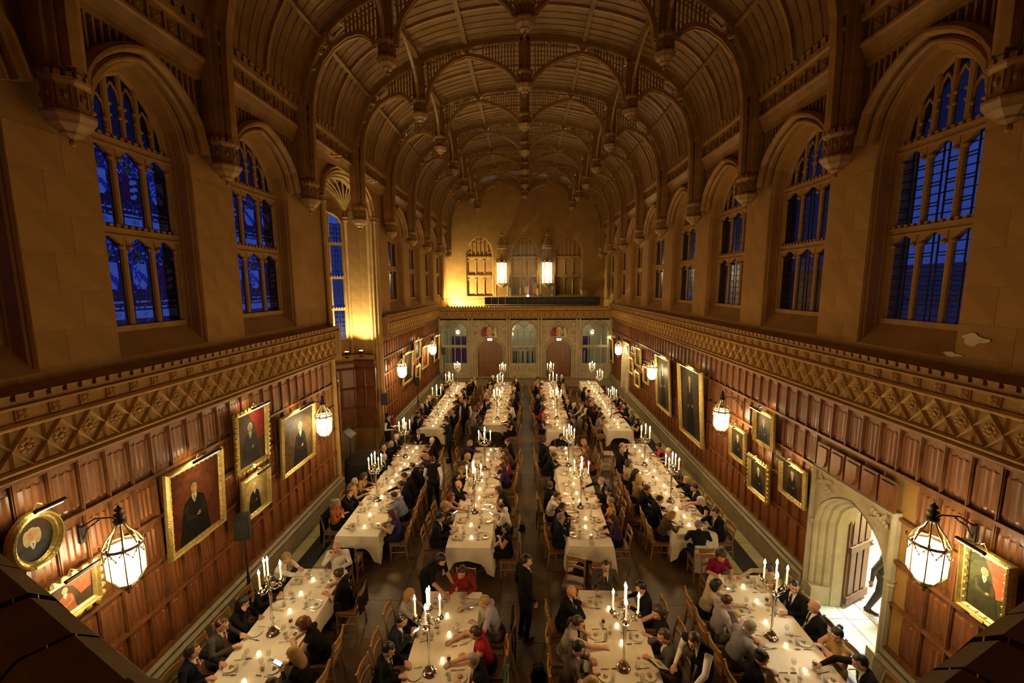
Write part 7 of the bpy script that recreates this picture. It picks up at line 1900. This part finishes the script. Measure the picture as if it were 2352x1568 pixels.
# things held
g = MB(); g.box((0, 0, 0), (.072, .145, .009)); ph_me = g.mesh('case', M['black']); g = MB(); g.box((0, 0, .0055), (.064, .130, .002)); ps_me = g.mesh('screen', M['screen'])
def held(p_row, loc, rot, label):
    r = tag(empty('mobile_phone', (0, 0, 0)), label, 'phone'); put('case', ph_me, r); put('screen', ps_me, r)
    M4 = Matrix.Translation((p_row['x'], p_row['y'], 0)) @ Matrix.Rotation(p_row['rz'], 4, 'Z') @ Matrix.Translation(loc) @ Matrix.Rotation(rot, 4, 'X'); r.matrix_world = M4
for t, s, out, lab in (('B2', 'L', 'spark', 'glowing phone held by the person in the dark sparkly top'), ('B2', 'R', 'wshirt', 'glowing phone held by the balding person in a white shirt'), ('A1', 'R', 'blackl', 'glowing phone held by the long blond-haired person'), ('B1', 'L', 'navy', 'glowing phone held by the balding person in a navy suit')):
    p = [q for q in rows if q['t'] == t and q['s'] == s and q['out'] == out and q['pose'] == 'phone'][0]; held(p, (0, .43, .965), -.35 + .9, lab)
for t, s, px in (('C2', 'L', 1307), ('D2', 'L', 1431), ('A1', 'F', 764), ('C1', 'F', 1395)):
    p = [q for q in rows if q['t'] == t and q['s'] == s and q['px'] == px][0]
    r = tag(empty('wine_glass'), 'wine glass raised by a guest at ' + TN(t), 'wine glass'); put('bowl_and_stem', wg_me, r); put('wine', wine_me, r)
    r.matrix_world = Matrix.Translation((p['x'], p['y'], 0)) @ Matrix.Rotation(p['rz'], 4, 'Z') @ Matrix.Translation((.03, .295, 1.035)) @ Matrix.Rotation(.55, 4, 'X')
def on_person(o, pr, loc, rx=0.0): o.matrix_world = Matrix.Translation(pr.location) @ Matrix.Rotation(pr.rotation_euler.z, 4, 'Z') @ Matrix.Translation(loc) @ Matrix.Rotation(rx, 4, 'X')
def by_label(x): return [o for o in COL.objects if o.get('label', '').startswith(x)][0]
w = by_label('waiter in black waistcoat carrying'); r = tag(empty('serving_tray'), 'silver tray of plated salad carried by the waiter at the hose reel', 'tray')
g = MB(); g.lathe([(.0, 0), (.20, 0), (.23, .015), (.235, .02), (.20, .008), (.0, .008)], (0, 0, 0), 24); g.put('tray', M['silver'], r, smooth=True, auto=40); g = MB()
for k in range(9): a = k * 2.4; g.ball((.10 * math.sqrt(k / 9) * 1.4 * math.cos(a), .10 * math.sqrt(k / 9) * 1.4 * math.sin(a), .03), (.05, .045, .03), 7, 5)
g.put('salad', mat('salad_leaves', (.40, .44, .18), .6, var=.4, scale=40), r, smooth=True); on_person(r, w, (0, .46, 1.13))
g = MB(); g.box((0, 0, 0), (.20, .27, .006)); o = tag(g.put('menu_folder', M['paper']), 'cream menu held by the waiter reaching over the table', 'menu'); on_person(o, ww, (.26, .66, .96), .6)
cr = MB(); cr.lathe([(.05, .004), (.05, .005)], (0, 0, 0), 14); cr.put('crest', M['crest'], o)
w = by_label('person in a dark suit standing'); g = MB(); g.box((0, 0, 0), (.15, .21, .008)); o = tag(g.put('notepad', M['paper']), 'white notepad held by the standing person in a dark suit', 'notepad'); on_person(o, w, (0, .36, 1.08), .5)
w = by_label('waiter with a white napkin'); g = MB(); n = 10; g.grid([[(-.07 + .14 * j / n, .012 * math.sin(j * 1.8) * k, -.09 * k) for j in range(n + 1)] for k in range(5)]); o = tag(g.put('service_cloth', M['white_cloth']), 'white service cloth hanging from the bending waiter', 'napkin'); on_person(o, w, (-.20, .62, .92))
# coats and shawls over chair backs, bags on the floor
def drape(x, y, rz, m, label, cat='jacket', h=.62):
    g = MB(); n = 14; prof = [(-.30, .885 - h), (-.285, .70), (-.268, .89), (-.255, .905), (-.235, .885), (-.215, .62)]
    g.grid([[(-.22 + .44 * j / n, yy + .012 * math.sin(j * 1.6 + k) * (1 if k < 2 else .3), z + (.02 * math.sin(j * .9) if k == 0 else 0)) for j in range(n + 1)] for k, (yy, z) in enumerate(prof)])
    o = tag(g.put('draped_' + ('jacket' if cat == 'jacket' else 'shawl'), m, None, (x, y, 0), rz, smooth=True), label, cat)
def chair_of(t, s, px): p = [q for q in rows if q['t'] == t and q['s'] == s and q['px'] == px][0]; return p['x'], p['y'], p['rz']
x, y, rz = chair_of('B1', 'R', 1084); drape(x, y, rz, cloth_mat('teal_wool', (.010, .11, .10)), 'teal shawl over the chair of the grey-haired guest in black', 'shawl')
x, y, rz = chair_of('C2', 'L', 1273.0) if False else [(q['x'], q['y'], q['rz']) for q in rows if q['t'] == 'C2' and q['out'] == 'wshirt'][0]; drape(x, y, rz, blk, 'black jacket over the chair of the guest in a white shirt, second from doorway wall')
x, y, rz = [(q['x'], q['y'], q['rz']) for q in rows if q['t'] == 'D2' and q['s'] == 'N'][0]; drape(x, y, rz, wht, 'pale jacket over the chair at the parapet end of middle table along doorway wall')
x, y, rz = [(q['x'], q['y'], q['rz']) for q in rows if q['t'] == 'A1' and q['px'] == 777][0]; drape(x, y, rz, cloth_mat('black_floral', (.02, .016, .016)), 'black floral shawl over a chair at the parapet-end table along oriel wall', 'shawl', .5)
x, y, rz = [(q['x'], q['y'], q['rz']) for q in rows if q['t'] == 'B2' and q['px'] == 1161][0]; drape(x, y, rz, cloth_mat('grey_shawl', (.20, .19, .17)), 'grey shawl over the chair nearest the parapet, second from oriel wall', 'shawl')
x, y, rz = [(q['x'], q['y'], q['rz']) for q in rows if q['t'] == 'C3' and q['px'] == 1255][0]; drape(x, y, rz, cloth_mat('red_wool', (.30, .03, .02)), 'red jacket over the chair of the guest in blue at the doors', 'jacket', .5)
def bag(x, y, rz, label, c=(.012, .011, .010), s=1.0):
    r = tag(empty('handbag', (x, y, 0), rz), label, 'bag'); m = cloth_mat('bag_%d' % int(c[0] * 1000), c)
    g = MB(); g.grid([[(.15 * s * k * math.cos(2 * PI * j / 14) * (1 - .15 * math.cos(4 * PI * j / 14)), .07 * s * k * math.sin(2 * PI * j / 14), z * s) for j in range(14)] for z, k in ((.0, .7), (.01, .95), (.10, 1.05), (.20, .8), (.235, .5), (.24, .001))], True); g.put('body', m, r, smooth=True)
    g = MB(); g.tube([(-.09 * s, 0, .21 * s), (-.07 * s, 0, .33 * s), (.07 * s, 0, .33 * s), (.09 * s, 0, .21 * s)], .009, 6); g.put('strap', m, r)
x, y, rz = chair_of('C1', 'L', 1306); bag(x - .42, y - .05, .3, 'black handbag on the floor behind the pony-tailed guest')
x, y, rz = chair_of('C2', 'R', 1393); bag(x + .42, y + .15, 1.2, 'black handbag on the floor beside middle table second from doorway wall')
x, y, rz = chair_of('B2', 'R', 1144); bag(x + .40, y - .2, .2, 'small dark bag on the floor by the reaching guest in black', s=.8)

for t, px, lab in (('A2', 756, 'black coat over the chair of the guest in the orange blouse'), ('A1', 764, 'black jacket over the chair of the bald guest in a white shirt'), ('B1', 1113, 'black jacket over the chair of the guest in a lavender shirt')):
    x, y, rz = [(q['x'], q['y'], q['rz']) for q in rows if q['t'] == t and q['px'] == px][0]; drape(x, y, rz, blk, lab, 'jacket', .75)
